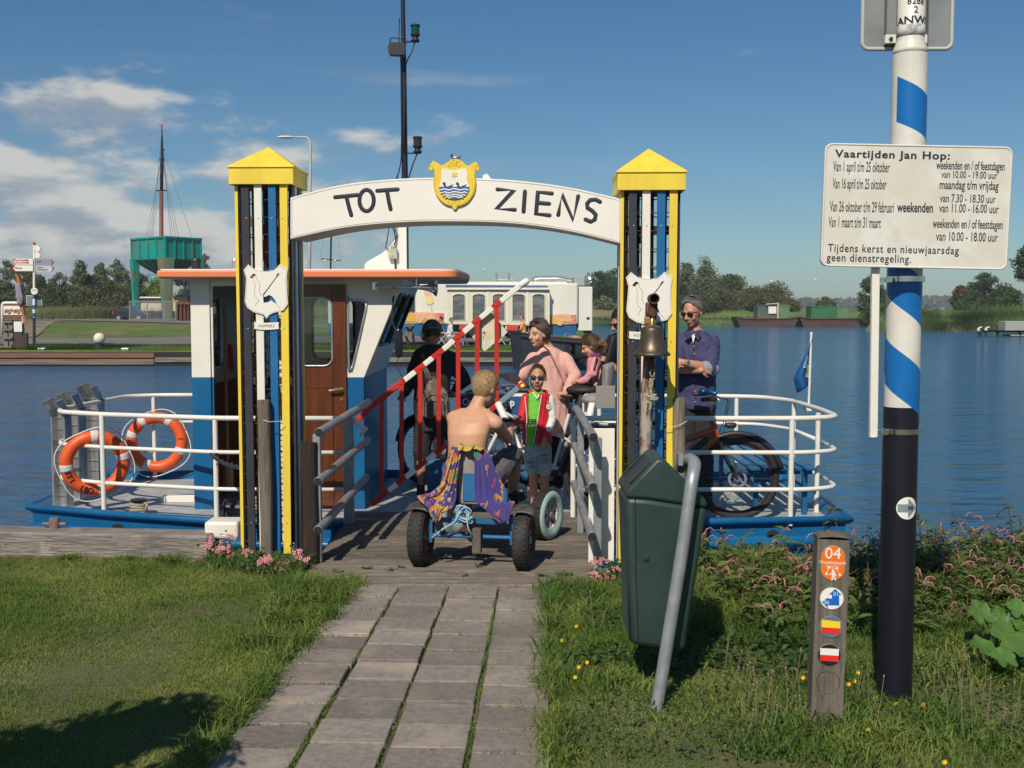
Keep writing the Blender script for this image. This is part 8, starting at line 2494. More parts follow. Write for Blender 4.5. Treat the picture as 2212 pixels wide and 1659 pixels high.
def head(mb,M_,wide=1.0):
 A=lambda p:M_@V(p)
 m3=M_.to_3x3()
 mb.ell(A((0,-.012,.028)),(.074*wide,.094,.092),m3);mb.ell(A((0,.018,-.035)),(.060*wide,.070,.080),m3)
 mb.ell(A((0,.052,-.092)),(.030,.028,.022),m3)
 for s in(-1,1):
  mb.ell(A((s*.036,.058,-.030)),(.026,.022,.028),m3);mb.ell(A((s*.079*wide,-.008,-.008)),(.010,.020,.032),m3)
  mb.ell(A((s*.030,.080,.024)),(.026,.012,.009),m3)
  mb.ell(A((s*.012,.094,-.034)),(.009,.012,.008),m3)
 k=M_.to_scale().x
 mb.limb([A((0,.084,.018)),A((0,.098,-.008)),A((0,.110,-.028))],[.009*k,.011*k,.013*k],8)
 mb.ell(A((0,.082,-.062)),(.024,.012,.012),m3)
def face(par,M_,skin_lip,eyes=True,brow=(.08,.05,.035)):
 A=lambda p:M_@V(p);k=M_.to_scale().x;m3=M_.to_3x3()
 for s in(-1,1):
  if eyes:
   mb=MB();mb.ell(A((s*.031,.080,.006)),(.012,.006,.0065),m3,10,7);mb.build('eye',mat('eye_white',(.62,.58,.54),.3),par,smooth=True)
   mb=MB();mb.ell(A((s*.031,.0855,.006)),(.0055,.002,.0058),m3,8,6);mb.build('iris',mat('iris_dark',(.05,.04,.035),.2),par,smooth=True)
  mb=MB();mb.limb([A((s*.014,.094,.026)),A((s*.032,.092,.032)),A((s*.050,.080,.026))],[.0018*k,.0022*k,.0012*k],6);mb.build('eyebrow',mat('brow_%d'%int(brow[0]*1000),brow,.8),par,smooth=True)
 for z, r_ in((-.059,.0026),(-.0655,.0034)):
  mb=MB();mb.limb([A((-.021,.086,z-.001)),A((0,.0965,z)),A((.021,.086,z-.001))],[r_*.6*k,r_*k,r_*.6*k],6);mb.build('lip',skin_lip,par,smooth=True)
LIP=mat('lips',(.42,.13,.11),.4)
def hair(par,M_,m_,n,ln,seed,cover=(-.25,-.02),base=True,name='hair',wid=.004,drop=0.0,wide=1.0,sweep=.75,lift=.30,vol=1.0):
 """a cap of hair: a closed skull cap plus many fine locks lying along it; cover = (z limit at the back, z limit at the brow)"""
 r=np.random.default_rng(seed);A=lambda p:M_@V(p)
 R_=(.081*wide*vol,.103*vol,.099*vol)
 c=V((0,-.014,.030))
 mb=MB()
 def fn(u,v):
  a=2*math.pi*u;face_=max(0,math.sin(a))
  zl=lerp(cover[0],cover[1],min(1,face_*1.25))/R_[2]*.1*10*.1
  low=lerp(cover[0],cover[1],face_**.6)/R_[2]
  th=lerp(math.asin(max(-.95,min(.95,low))),math.pi/2-.001,v)
  k=1+.035*math.sin(a*9+v*5)*(1-v)
  return A((c.x+R_[0]*k*math.cos(th)*math.cos(a),c.y+R_[1]*k*math.cos(th)*math.sin(a),c.z+R_[2]*math.sin(th)))
 if base:
  mb.grid(fn,40,10)
 P, D=[], []
 for i in range(n):
  u=r.uniform();v=r.uniform()**1.25
  p=V(fn(u,v));q=V(fn(u,max(0,v-.12)))
  d=(q-p)
  if math.sin(6.283*u)>.10 and v<sweep:d=M_.to_3x3()@V((.3*math.cos(6.283*u),-1,.35))
  if d.length<1e-6:continue
  d.normalize()
  nrm=(p-A(c)).normalized()
  P.append(p+nrm*r.uniform(-.001,.006));D.append((d+nrm*r.uniform(.0,lift)+V(r.normal(0,.18,3))+V((0,0,-drop))).normalized())
 k=M_.to_scale().x
 P=np.array(P);D=np.array(D);n=len(P)
 Nn=P-np.array(A(c));Nn/=np.linalg.norm(Nn,axis=1,keepdims=True)
 S_=np.cross(D,Nn);S_/=np.linalg.norm(S_,axis=1,keepdims=True)
 L=ln*k*r.uniform(.5,1.2,(n,1));w=wid*k*r.uniform(.6,1.3,(n,1))
 m1=P+D*L*.55+Nn*L*.06;tp=P+D*L
 mb.add([V(p)for p in np.stack([P-S_*w,P+S_*w,m1+S_*w*.7,m1-S_*w*.7,tp],1).reshape(-1,3)],[f for i in range(n)for f in((i*5,i*5+1,i*5+2,i*5+3),(i*5+3,i*5+2,i*5+4))])
 return mb.build(name,m_,par)
def hand(ex,wrist,d,nrm,s=1.0,curl=.5,thumb=1,mb=None):
 """palm goes into the body surface mb, fingers into ex; d direction of the fingers, nrm back of the hand"""
 d=V(d).normalized();n_=V(nrm);n_=(n_-d*n_.dot(d)).normalized();sd=d.cross(n_)
 (mb or ex).loft([(wrist-d*.01*s,sd*.024*s,n_*.018*s),(wrist+d*.03*s,sd*.036*s,n_*.017*s),(wrist+d*.075*s,sd*.040*s,n_*.014*s),(wrist+d*.09*s,sd*.036*s,n_*.010*s)],14,pw=2.6)
 for i, (o_,l)in enumerate(((-.030,.060),(-.010,.070),(.010,.066),(.030,.052))):
  b=wrist+d*.070*s+sd*o_*s
  a1, a2, a3=curl*.7, curl*1.6, curl*2.4
  p=[b]
  for a, q in((a1,.45),(a2,.32),(a3,.25)):
   p.append(p[-1]+(d*math.cos(a)-n_*math.sin(a))*l*q*s)
  ex.limb(p,[.0085*s,.0082*s,.0075*s,.0065*s],8)
 b=wrist+d*.022*s+sd*-.032*thumb*s
 ex.limb([b,b+(d*.7-sd*.6*thumb-n_*.3).normalized()*.036*s,b+(d*.95-sd*.45*thumb-n_*.6).normalized()*.064*s],[.012*s,.0105*s,.0085*s],8)
def sec(c,hw,hd,yaw=0.0):
 """ring section; yaw = direction the front points, measured from +Y towards +X"""
 return(c,V((math.cos(yaw),-math.sin(yaw),0))*hw,V((math.sin(yaw),math.cos(yaw),0))*hd)
def shoe(par,a,toe,m_,h=.055,sole=None,nm='shoe',s=1.0):
 d=(toe-a);d.z=0;d.normalize();sd=V((-d.y,d.x,0))
 mb=MB();mb.loft([(a-d*.055*s+V((0,0,0)),sd*.022*s,V((0,0,h*.5))),(a-d*.045*s,sd*.034*s,V((0,0,h*.62))),(a+d*.03*s,sd*.040*s,V((0,0,h*.60))),(a+d*.12*s+V((0,0,-.012)),sd*.046*s,V((0,0,h*.40))),(a+d*.19*s+V((0,0,-.018)),sd*.03*s,V((0,0,h*.22)))],16,pw=2.6)
 o=mb.build(nm,m_,par,smooth=True)
 if sole:
  q=V((a.x,a.y,a.z-h*.58));m2=MB();m2.loft([(q+V((0,0,-.006))+d*.068*s,d*.130*s,sd*.047*s),(q+V((0,0,.012))+d*.068*s,d*.130*s,sd*.047*s)],20,pw=2.5);m2.build('sole',sole,o,smooth=rad(40))
def shades(par,M_,lens,frame_c,z=.006,wrap=.0):
 A=lambda p:M_@V(p);k=M_.to_scale().x;m3=M_.to_3x3()
 for s in(-1,1):
  mb=MB();mb.ell(A((s*.033,.090,z)),(.028,.008,.017),m3@Matrix.Rotation(-s*.18,3,'Z'),16,8);mb.build('lens',lens,par,smooth=True)
 mb=MB();mb.tube([A((-.083,-.002,z+.004)),A((-.074,.060,z+.010)),A((-.05,.088,z+.013)),A((0,.100,z+.008)),A((.05,.088,z+.013)),A((.074,.060,z+.010)),A((.083,-.002,z+.004))],.0038*k,6);mb.build('glasses_frame',frame_c,par,smooth=True)
DLENS=mat('dark_lens',(.006,.007,.010),.08,spec=.8)
def fist_chain(*a):pass
t=thing('person','shirtless blond boy in grey shorts seated on the pedal kart, seen from behind','person',W(1012,1080,7.4))
kb=MB();ex=MB()
yw=rad(12)
def K(x,y,Y):return W(x,y,Y)
kb.loft([sec(K(1010,1062,7.42),.10,.08,yw),sec(K(1010,1045,7.42),.145,.105,yw),sec(K(1010,1005,7.38),.142,.098,yw),sec(K(1010,965,7.36),.134,.090,yw),sec(K(1012,935,7.37),.146,.094,yw),sec(K(1016,912,7.40),.158,.092,yw),sec(K(1021,896,7.43),.142,.080,yw),sec(K(1025,887,7.44),.095,.062,yw),sec(K(1029,878,7.455),.056,.052,yw),sec(K(1036,862,7.47),.050,.050,yw),sec(K(1042,850,7.49),.050,.05,yw)],24,pw=2.3)
shL, shR=K(979,903,7.46), K(1071,914,7.38)
kb.limb([K(1000,896,7.44),shL],[.050,.050]);kb.limb([K(1046,897,7.42),shR],[.052,.052])
elL, haL=K(983,955,7.60), K(1035,938,7.84);elR, haR=K(1098,948,7.62), K(1101,922,7.84)
kb.limb([shL,shL.lerp(elL,.5),elL],[.047,.043,.036]);kb.limb([elL,haL],[.036,.025])
kb.limb([shR,shR.lerp(elR,.5),elR],[.048,.043,.037]);kb.limb([elR,elR.lerp(haR,.4),haR],[.038,.035,.025])
hand(ex,haR,haR-elR,(.3,.2,1),.95,.9,1,kb);hand(ex,haL,haL-elL,(0,.2,1),.95,.9,-1,kb)
knR, anR=K(1113,975,7.80), K(1107,1068,8.0);knL, anL=K(990,990,7.95), K(1000,1068,8.12)
kb.limb([K(1040,1045,7.45),knR],[.08,.056]);kb.limb([knR,knR.lerp(anR,.35),anR],[.056,.052,.034])
kb.limb([K(985,1045,7.48),knL],[.08,.056]);kb.limb([knL,knL.lerp(anL,.35),anL],[.056,.052,.034])
HK=look(K(1049,840,7.50),(.62,.70,-.38),s=.98)
head(kb,HK)
organic(kb,'body',[mat('skin_kart_boy',(.56,.29,.175),.5,col2=(.60,.33,.21),scale=7,sss=.12,bump=.03,bscale=90)],t,.0075,5,extra=ex)
BLOND=mat('blond_hair',(.52,.35,.165),.6,col2=(.33,.205,.09),scale=60,lo=.35,hi=.65,sheen=.3)
hair(t,HK,BLOND,9500,.028,5,cover=(-.082,.050),drop=.05,wid=.0019,lift=.16)
GREYJ=mat('grey_jersey',(.125,.12,.128),.9,col2=(.095,.09,.10),scale=60,bump=.2,bscale=200)
sh_=MB()
sh_.loft([sec(K(1010,1078,7.42),.13,.10,yw),sec(K(1010,1050,7.42),.165,.125,yw),sec(K(1010,1022,7.41),.158,.115,yw)],24,pw=2.4)
sh_.limb([K(1042,1048,7.47),K(1080,1012,7.64),knR.lerp(K(1042,1048,7.47),.12)],[.098,.092,.078]);sh_.limb([K(984,1046,7.5),knL],[.095,.08])
organic(sh_,'shorts',GREYJ,t,.009,4,fold=.004,ff=16)
for a, d in((anR,(.5,1,0)),(anL,(.2,1,0))):shoe(t,a+V((0,.0,-.03)),a+V(d),mat('dark_trainer',(.02,.02,.024),.7),.07)
BYb=9.42
t=thing('person','small boy in red and white jacket, green shirt and sunglasses, facing the camera','person',W(1160,1106,BYb))
g=lambda x, y, Y=BYb:W(x,y,Y)
kb=MB();ex=MB();yb_=rad(184)
kb.loft([sec(g(1162,968),.105,.075,yb_),sec(g(1162,945),.100,.07,yb_),sec(g(1160,905),.095,.07,yb_),sec(g(1160,870),.105,.068,yb_),sec(g(1160,855),.085,.055,yb_),sec(g(1160,846),.042,.042,yb_),sec(g(1161,832),.037,.038,yb_),sec(g(1161,822),.038,.04,yb_)],20)
eR, hR=g(1126,906,9.36), g(1107,917,9.24);eL, hL=g(1193,905,9.40), g(1176,950,9.30)
for s_, e, h_, th in((g(1136,859),eR,hR,1),(g(1185,859),eL,hL,-1)):
 kb.limb([s_,e],[.034,.028]);kb.limb([e,h_],[.028,.020])
hand(ex,hR,(-.75,-.1,.25),(0,-.2,1),.70,.7,-1,kb);hand(ex,hL,(-.12,-.05,-1),(-.3,-1,0),.72,.5,1,kb)
for hx, kx, ax_ in(((1149,970),(1152,1030),(1153,1092)),((1175,970),(1176,1030),(1176,1092))):
 a, b, c=g(*hx), g(*kx), g(*ax_);kb.limb([a,b],[.058,.042]);kb.limb([b,b.lerp(c,.35),c],[.040,.040,.026])
HB=look(g(1161.5,816,9.40),(-.10,-1,-.02),s=.90)
head(kb,HB)
organic(kb,'body',[SKIN_T],t,.0065,4,extra=ex)
face(t,HB,LIP,eyes=False,brow=(.09,.06,.04))
hair(t,HB,mat('short_brown_hair',(.085,.052,.032),.7,col2=(.05,.03,.02),scale=70),8000,.008,9,cover=(-.060,.070),wid=.0014,lift=.6,vol=.95)
mb=MB()
for i in range(60):
 u=(i%15)/14;v=i//15
 p=HB@V((lerp(-.045,.045,u),.046-v*.022,.106+.012*math.sin(u*3.14)-v*.0));mb.limb([p,p+V((.004*math.sin(i),-.006,.017))],[.0030,.0012],5)
mb.build('fringe',MATS['short_brown_hair'],t,smooth=True)
shades(t,HB,mat('mirror_lens',(.02,.10,.12),.06,.6),BLK)
mb=MB()
for s in(-1,1):mb.tube([HB@V((s*.083,.0,.0)),HB@V((s*.075,.04,-.075)),HB@V((s*.05,.05,-.12)),HB@V((s*.045,-.03,-.13))],.0022,5)
mb.build('glasses_cord',mat('lime_cord',(.18,.55,.12),.6),t)
LIMEG=mat('green_shirt',(.16,.58,.045),.75,col2=(.12,.48,.04),scale=12,bump=.15,bscale=60)
m_=MB();m_.loft([sec(g(1158,962),.108,.080,yb_),sec(g(1158,925),.106,.080,yb_),sec(g(1159,885),.106,.080,yb_),sec(g(1160,860),.104,.070,yb_),sec(g(1160,850),.075,.056,yb_),sec(g(1160,845),.050,.050,yb_)],22)
sb=organic(m_,'green_shirt',LIMEG,t,.008,3,fold=.002,ff=16)
mb=MB();mb.tube([g(1151,847,BYb-.045),g(1157,856,BYb-.078),g(1160,862,BYb-.084),g(1165,853,BYb-.078),g(1170,846,BYb-.05)],.006,6);mb.build('collar',WHITE2,t,smooth=True)
for i, x in enumerate((1167.5,1169.5,1171.5)):
 mb=MB();mb.box(g(x,852,BYb-.074),(.005,.004,.03),Matrix.Rotation(.5,3,'Y'));mb.build('white_stripe',WHITE2,t)
mb=MB();q=g(1140,914,BYb-.096);mb.text('jgg',.085,Matrix.Translation(q)@FRONT@Matrix.Rotation(rad(-4),4,'Z'),sx=.8,bold=.0015,d=.002);mb.build('shirt_lettering',INK,t)
JR=mat('jacket_red',(.66,.020,.035),.7,col2=(.56,.016,.030),scale=12,bump=.15,bscale=50)
jk=MB()
def half(x0,x1,x0b,x1b,side):
 def fn(u,v):
  y=lerp(852,958,u);xa=lerp(x0,x0b,u)+(4*math.sin(u*3)if side>0 else 0);xb=lerp(x1,x1b,u)
  x=lerp(xa,xb,v);c=(x-1160)/34.0
  return g(x,y-5*(1-abs(c))*(1-u)+3*u*(1 if side<0 else 0),BYb-.100+.10*c*c+.004*math.sin(v*20+u*7))
 return fn
mb=MB();mb.grid(half(1130,1141,1128,1137,-1),14,8,thick=.010);mb.build('jacket_front',JR,t,smooth=True)
mb=MB();mb.grid(half(1166,1189,1153,1189,1),16,14,thick=.010);jf=mb.build('jacket_front',JR,t,smooth=True)
m_=MB();m_.loft([sec(g(1163,960,BYb+.03),.122,.075,yb_),sec(g(1162,900,BYb+.03),.118,.075,yb_),sec(g(1161,862,BYb+.025),.122,.066,yb_),sec(g(1160,850,BYb+.03),.085,.055,yb_)],22)
organic(m_,'jacket_back',JR,t,.010,3)
m_=MB();m_.limb([g(1160-18,847,BYb+.02),g(1160,843,BYb+.06),g(1160+20,847,BYb+.02)],.020);organic(m_,'hood',JR,t,.008,3)
for s_, e, h_, nm in((g(1136,861),eR,hR.lerp(eR,.12),0),(g(1187,861),eL,hL.lerp(eL,.15),1)):
 m_=MB();m_.limb([s_,e],[.043,.038]);m_.limb([e,h_],[.038,.027])
 def mf(p,e=e,s_=s_,h_=h_,nm=nm):
  if nm==0:return 0
  ax_=(h_-e).normalized()if(p-e).dot(h_-e)>0 else(e-s_).normalized()
  return 1 if(p-h_).length>.05 and p.x>s_.x-.03 else 0
 organic(m_,'sleeve',[JR,mat('jacket_white',(.74,.72,.70),.8,col2=(.66,.64,.62),scale=20)],t,.007,3,matfn=mf,fold=.002,ff=25)
mb=MB();mb.tube([g(1170,853,BYb-.094),g(1163,895,BYb-.110),g(1153,957,BYb-.108)],.0035,5);mb.tube([g(1134,856,BYb-.08),g(1138,900,BYb-.086),g(1137,958,BYb-.09)],.0045,5);mb.build('zip',WHITE2,t)
c=g(1185.5,878.5,BYb-.062);bm=Matrix.Translation(c)@Matrix.Rotation(rad(22),4,'Z')@FRONT
mb=MB();mb.lathe([(.0,.0),(.026,.0),(.026,.004),(0,.0045)],bm,26);bd=mb.build('round_badge',WHITE2,t)
mb=MB();mb.tube([bm@V((.0215*math.cos(a),.0215*math.sin(a),.0045))for a in np.linspace(0,6.283,22)[:-1]],.0008,4,closed=True)
for pts in([(-.008,-.013),(-.006,.004),(.0,.013),(.010,.010),(.012,.0)],[(-.002,-.010),(.003,.002),(.011,.003)],[(.004,-.012),(.009,-.004),(.006,.004)]):
 mb.tube([bm@V((x,y,.0048))for x,y in pts],.0012,4)
mb.build('badge_lines',mat('badge_grey',(.16,.15,.18),.6),bd)
for dx in(-.011,.011):
 mb=MB();P=[((.009 if i%2==0 else.0038)*math.sin(i*math.pi/5)+dx,(.009 if i%2==0 else.0038)*math.cos(i*math.pi/5)+.040+(.004 if dx<0 else 0))for i in range(10)]
 mb.prism(P[::-1],.002,bm,z0=.002);mb.build('badge_star',YF,bd)
DEN=mat('pale_denim',(.36,.44,.44),.9,col2=(.24,.31,.33),scale=22,lo=.35,hi=.7,bump=.4,bscale=80,col3=(.50,.55,.53),s3=9,lo3=.5,hi3=.65)
m_=MB();m_.loft([sec(g(1162,960),.116,.088,yb_),sec(g(1162,980),.120,.090,yb_)],22)
m_.limb([g(1150,975),g(1149,1012)],[.066,.063]);m_.limb([g(1176,975),g(1176,1015)],[.066,.064])
dn=organic(m_,'denim_shorts',DEN,t,.008,2,fold=.003,ff=20)
for x, y in((1143,1000),(1175,984),(1176,999),(1148,1008)):
 mb=MB();p=g(x,y,BYb-.074);mb.limb([p+V((-.018,0,0)),p+V((0,-.003,.006)),p+V((.02,0,0))],.006,6);mb.build('rip',mat('denim_rip',(.13,.19,.24),.9),dn,smooth=True)
for x in(1153,1176):shoe(t,g(x,1096),g(x-2,1096,BYb-.2),mat('blue_trainer',(.05,.08,.14),.6),.05,WHITE2,s=.8)
WYY=10.14
t=thing('person','woman in long pink cardigan with sunglasses on her head, looking back over her shoulder','person',W(1192,1076,WYY))
g=lambda x, y, Y=WYY:W(x,y,Y)
yw=rad(-28)
kb=MB();ex=MB()
kb.loft([sec(g(1187,935),.16,.11,yw),sec(g(1187,880),.155,.11,yw),sec(g(1188,830),.13,.10,yw),sec(g(1188,785),.15,.10,yw),sec(g(1187,765),.14,.085,yw),sec(g(1184,752),.07,.06,yw),sec(g(1180,742),.05,.052,yw),sec(g(1174,728,WYY-.01),.05,.052,yw)],20)
elA, haA=g(1119,819,9.95), g(1091,812,9.85)
elB, haB=g(1242,810,10.05), g(1222,850,9.98)
kb.limb([elA,haA],[.036,.026]);kb.limb([elB,haB],[.04,.028])
hand(ex,haA,(-1,-.1,.0),(0,-.3,1),.95,.9,-1,kb);hand(ex,haB,(-.7,.3,-.3),(.2,-1,0),.9,.5,1,kb)
for hx, kx, ax_, Yk in(((1165,935),(1157,1000),(1146,1062),WYY-.03),((1205,935),(1207,1000),(1205,1056),WYY+.02)):
 a, b, c=g(*hx,Yk), g(*kx,Yk), g(*ax_,Yk);kb.limb([a,b],[.075,.055]);kb.limb([b,b.lerp(c,.3),c],[.054,.053,.034])
HW=look(g(1163,722,WYY-.06),(-.72,-.69,-.06),s=1.0)
head(kb,HW,.96)
organic(kb,'body',[mat('skin_woman',(.60,.32,.22),.5,col2=(.64,.36,.26),scale=8,sss=.12)],t,.0075,4,extra=ex)
face(t,HW,mat('lips_rose',(.50,.17,.15),.4),brow=(.07,.045,.035))
BRN=mat('brown_hair',(.085,.048,.034),.5,col2=(.15,.09,.062),scale=40,lo=.45,hi=.7,sheen=.2)
hair(t,HW,BRN,8000,.050,12,cover=(-.070,.056),wid=.0022,drop=.05,vol=1.06)
m_=MB();m_.limb([HW@V((0,-.07,.02)),HW@V((.03,-.11,-.05)),HW@V((.05,-.125,-.12)),HW@V((.075,-.10,-.19))],[.064,.056,.042,.020]);m_.limb([HW@V((-.03,-.05,.10)),HW@V((.03,-.07,.11))],[.035,.035])
organic(m_,'hair',BRN,t,.008,2,fold=.006,ff=40,fst=(1,1,.4))
HS=HW@Matrix.Translation((0,-.028,.072))@Matrix.Rotation(rad(22),4,'X')
shades(t,HS,DLENS,BLK)
mb=MB();c=HW@V((.082,-.004,-.052));mb.tube([c+V((.010*math.cos(a),0,.010*math.sin(a)))for a in np.linspace(0,6.28,10)[:-1]],.002,5,closed=True);mb.build('earring',CHROME,t)
PK=mat('pink_knit',(.74,.43,.375),.92,col2=(.68,.385,.335),scale=9,st=(1,1,22),lo=.4,hi=.6,bump=.35,bscale=9,bst=(1,1,26),sheen=.3)
m_=MB()
m_.loft([sec(g(1187,937),.192,.15,yw),sec(g(1188,900),.185,.145,yw),sec(g(1190,860),.168,.135,yw),sec(g(1190,825),.160,.128,yw),sec(g(1189,790),.172,.122,yw),sec(g(1188,768),.168,.105,yw),sec(g(1185,757),.11,.085,yw),sec(g(1182,750),.07,.07,yw)],28,pw=2.4)
sA, sB=g(1155,774,10.08), g(1219,774,10.12)
m_.limb([sA,sA.lerp(elA,.5),elA],[.066,.060,.052]);m_.limb([elA,haA.lerp(elA,.15)],[.050,.036])
m_.limb([sB,sB.lerp(elB,.5),elB],[.066,.064,.058]);m_.limb([elB,haB.lerp(elB,.15)],[.056,.040])
cd=organic(m_,'cardigan',PK,t,.010,4,fold=.0055,ff=9,fst=(1.3,1.3,.5))
mb=MB();mb.tube([g(1174,748,10.00),g(1188,760,9.985),g(1200,785,9.975),g(1210,805,9.98),g(1215,822,9.99),g(1213,850,9.98)],.007,6,flat=((0,1,0),.5));mb.build('bag_strap',mat('rose_strap',(.42,.20,.17),.6),t,smooth=True)
m_=MB()
for hx, kx, ax_, Yk in(((1165,925),(1157,1000),(1148,1046),WYY-.03),((1205,925),(1207,1000),(1206,1046),WYY+.02)):
 a, b, c=g(*hx,Yk), g(*kx,Yk), g(*ax_,Yk);m_.limb([a,b,c],[.085,.064,.046])
organic(m_,'leggings',mat('black_leggings',(.012,.011,.014),.8),t,.009,3,fold=.002)
shoe(t,g(1146,1070,WYY-.05),g(1138,1070,WYY-.3),WHITE,.06,WHITE2,'white_shoe');shoe(t,g(1205,1066,WYY-.0),g(1212,1066,WYY-.3),WHITE,.06,WHITE2,'white_shoe')
LY=10.28
t=thing('person','person in black hoodie, shorts and grey cap with a camouflage sling bag','person',W(930,1072,LY))
g=lambda x, y, Y=LY:W(x,y,Y)
yw=rad(-6)
kb=MB();ex=MB()
kb.loft([sec(g(932,905),.13,.09,yw),sec(g(932,860),.13,.09,yw),sec(g(936,800),.14,.09,yw),sec(g(937,765),.13,.08,yw),sec(g(935,752),.06,.055,yw),sec(g(934,738,LY-.0),.05,.05,yw),sec(g(934,728,LY+.02),.05,.05,yw)],18)
eA, hA=g(884,830,10.35), g(874,852,10.48);eB, hB=g(1004,822,10.38), g(980,842,10.55)
for e, h_, th in((eA,hA,1),(eB,hB,-1)):
 kb.limb([e,h_],[.035,.026]);hand(ex,h_,V((-.3,.7,-.4)),(0,.1,1),.9,.9,th,kb)
for hx, kx, ax_, Yk in(((918,900),(914,985),(909,1052),LY),((948,900),(952,985),(955,1052),LY+.05)):
 a, b, c=g(*hx,Yk), g(*kx,Yk), g(*ax_,Yk);kb.limb([a,b],[.075,.055]);kb.limb([b,b.lerp(c,.35),c],[.054,.056,.034])
HL=look(g(933,722,LY+.02),(-.22,.88,-.42),s=1.0)
head(kb,HL)
organic(kb,'body',[SKIN_T],t,.0085,4,extra=ex)
hair(t,HL,mat('short_brown_hair',(.085,.052,.032),.7),300,.006,3,cover=(-.075,.03))
HOOD=mat('black_hoodie',(.028,.022,.027),.95,col2=(.038,.031,.036),scale=20,bump=.2,bscale=60)
m_=MB()
m_.loft([sec(g(932,862),.165,.125,yw),sec(g(933,840),.168,.125,yw),sec(g(936,800),.178,.125,yw),sec(g(938,772),.172,.112,yw),sec(g(937,757),.12,.09,yw),sec(g(935,750),.08,.07,yw)],26,pw=2.4)
for s_, e, h_ in((g(906,775),eA,hA),(g(972,775),eB,hB)):
 m_.limb([s_,s_.lerp(e,.5),e],[.075,.070,.060]);m_.limb([e,h_.lerp(e,.2)],[.058,.044])
m_.ell(g(934,757,LY-.09),(.135,.075,.060));m_.ell(g(912,764,LY-.07),(.085,.07,.05));m_.ell(g(958,764,LY-.07),(.08,.06,.045))
organic(m_,'hoodie',HOOD,t,.010,4,fold=.006,ff=9)
m_=MB();m_.loft([sec(g(931,930),.14,.11,yw),sec(g(931,900),.150,.115,yw),sec(g(932,862),.142,.108,yw)],22)
m_.limb([g(915,925),g(911,978)],[.086,.082]);m_.limb([g(950,925,LY+.04),g(955,978,LY+.05)],[.086,.082])
organic(m_,'shorts',mat('charcoal_shorts',(.030,.027,.031),.9,col2=(.04,.036,.04),scale=15),t,.010,3,fold=.005,ff=12)
CAP=mat('grey_blue_cap',(.095,.10,.135),.8,col2=(.12,.125,.16),scale=20)
mb=MB();A=lambda p:HL@V(p)
mb.grid(lambda u,v:A((.093*math.cos(lerp(-.15,1.5,v))*math.cos(6.283*u),-.013+.115*math.cos(lerp(-.15,1.5,v))*math.sin(6.283*u),.038+.102*math.sin(lerp(-.15,1.5,v)))),28,9,thick=.004)
cp=mb.build('cap',CAP,t,smooth=True)
mb=MB();mb.grid(lambda u,v:A((lerp(-.075,.075,u),.085+.085*v*math.sqrt(max(0,1-(2*u-1)**2*.8)),.030-.02*v-.018*(2*u-1)**2)),12,5,thick=.004);mb.build('peak',CAP,cp,smooth=True)
mb=MB();mb.tube([A((.050*math.cos(a),-.112-.004,.030+.036*math.sin(a)))for a in np.linspace(0,3.14,9)],.005,6);mb.tube([A((-.08,-.07,.018)),A((-.04,-.112,.022)),A((.04,-.112,.022)),A((.08,-.07,.018))],.0105,7);mb.build('strap',mat('cap_strap',(.24,.24,.27),.8),cp,smooth=True)
mb=MB();mb.ell(A((0,-.104,.045)),(.034,.012,.022),HL.to_3x3());mb.build('cap_opening',MATS['short_brown_hair'],cp,smooth=True)
CAMO=mat('camouflage',(.115,.10,.085),.9,col2=(.20,.17,.11),scale=9,lo=.50,hi=.52,col3=(.045,.042,.04),s3=11,lo3=.54,hi3=.56)
bg=thing('sling_bag','camouflage sling bag worn on the back of the person in the hoodie','bag',g(941,905,10.05))
m_=MB();m_.loft([sec(g(941,903,10.10),.125,.045),sec(g(941,898,10.09),.138,.062),sec(g(941,870,10.09),.132,.070),sec(g(941,846,10.10),.110,.058),sec(g(937,828,10.12),.060,.04),sec(g(930,812,10.13),.032,.02)],24,pw=3.2)
organic(m_,'bag',CAMO,bg,.008,2)
m_=MB();m_.loft([sec(g(939,902,10.035),.07,.02),sec(g(939,896,10.03),.080,.034),sec(g(939,878,10.03),.078,.036),sec(g(939,864,10.035),.06,.02)],20,pw=3);organic(m_,'pocket',mat('bag_grey',(.085,.08,.075),.9),bg,.007,2)
mb=MB();mb.tube([g(x,y,10.0)for x,y in((922,896),(922,875),(928,865),(950,865),(957,875),(957,896))],.004,5);mb.tube([g(x,y,10.015)for x,y in((914,900),(916,860),(930,850),(950,850),(964,860),(966,900))],.004,5);mb.build('zips',mat('zip_grey',(.22,.21,.19),.7),bg)
mb=MB();mb.tube([g(932,830,10.10),g(922,805,10.12),g(915,785,10.14),g(912,765,10.16)],[.032,.026,.024,.022],8,flat=((0,1,0),.3));mb.build('strap',CAMO,bg,smooth=True)
for x, y in((909,1062),(956,1062)):
 mb=MB();mb.limb([g(x,y-12),g(x,y)],.040,12);mb.build('sock',BLK,t,smooth=True);shoe(t,g(x,y+6),g(x,y,LY+.3),BLK,.06)
MYm=9.60
t=thing('person','grey haired man in blue shirt and sunglasses standing with folded arms','person',W(1500,1105,MYm))
g=lambda x, y, Y=MYm:W(x,y,Y)
yw=rad(200)
kb=MB();ex=MB()
kb.loft([sec(g(1500,880),.16,.11,yw),sec(g(1500,830),.155,.11,yw),sec(g(1502,770),.17,.115,yw),sec(g(1503,735),.17,.10,yw),sec(g(1503,720),.09,.07,yw),sec(g(1500,708),.056,.058,yw),sec(g(1497,694),.055,.058,yw)],20)
sL, sR=g(1537,740,9.58), g(1468,738,9.62)
eL, hLd=g(1536,797,9.42), g(1476,783,9.30);eR, hRd=g(1459,796,9.46), g(1515,800,9.34)
kb.limb([eL,eL.lerp(hLd,.5),hLd],[.046,.044,.030]);kb.limb([eR,eR.lerp(hRd,.5),hRd],[.046,.042,.030])
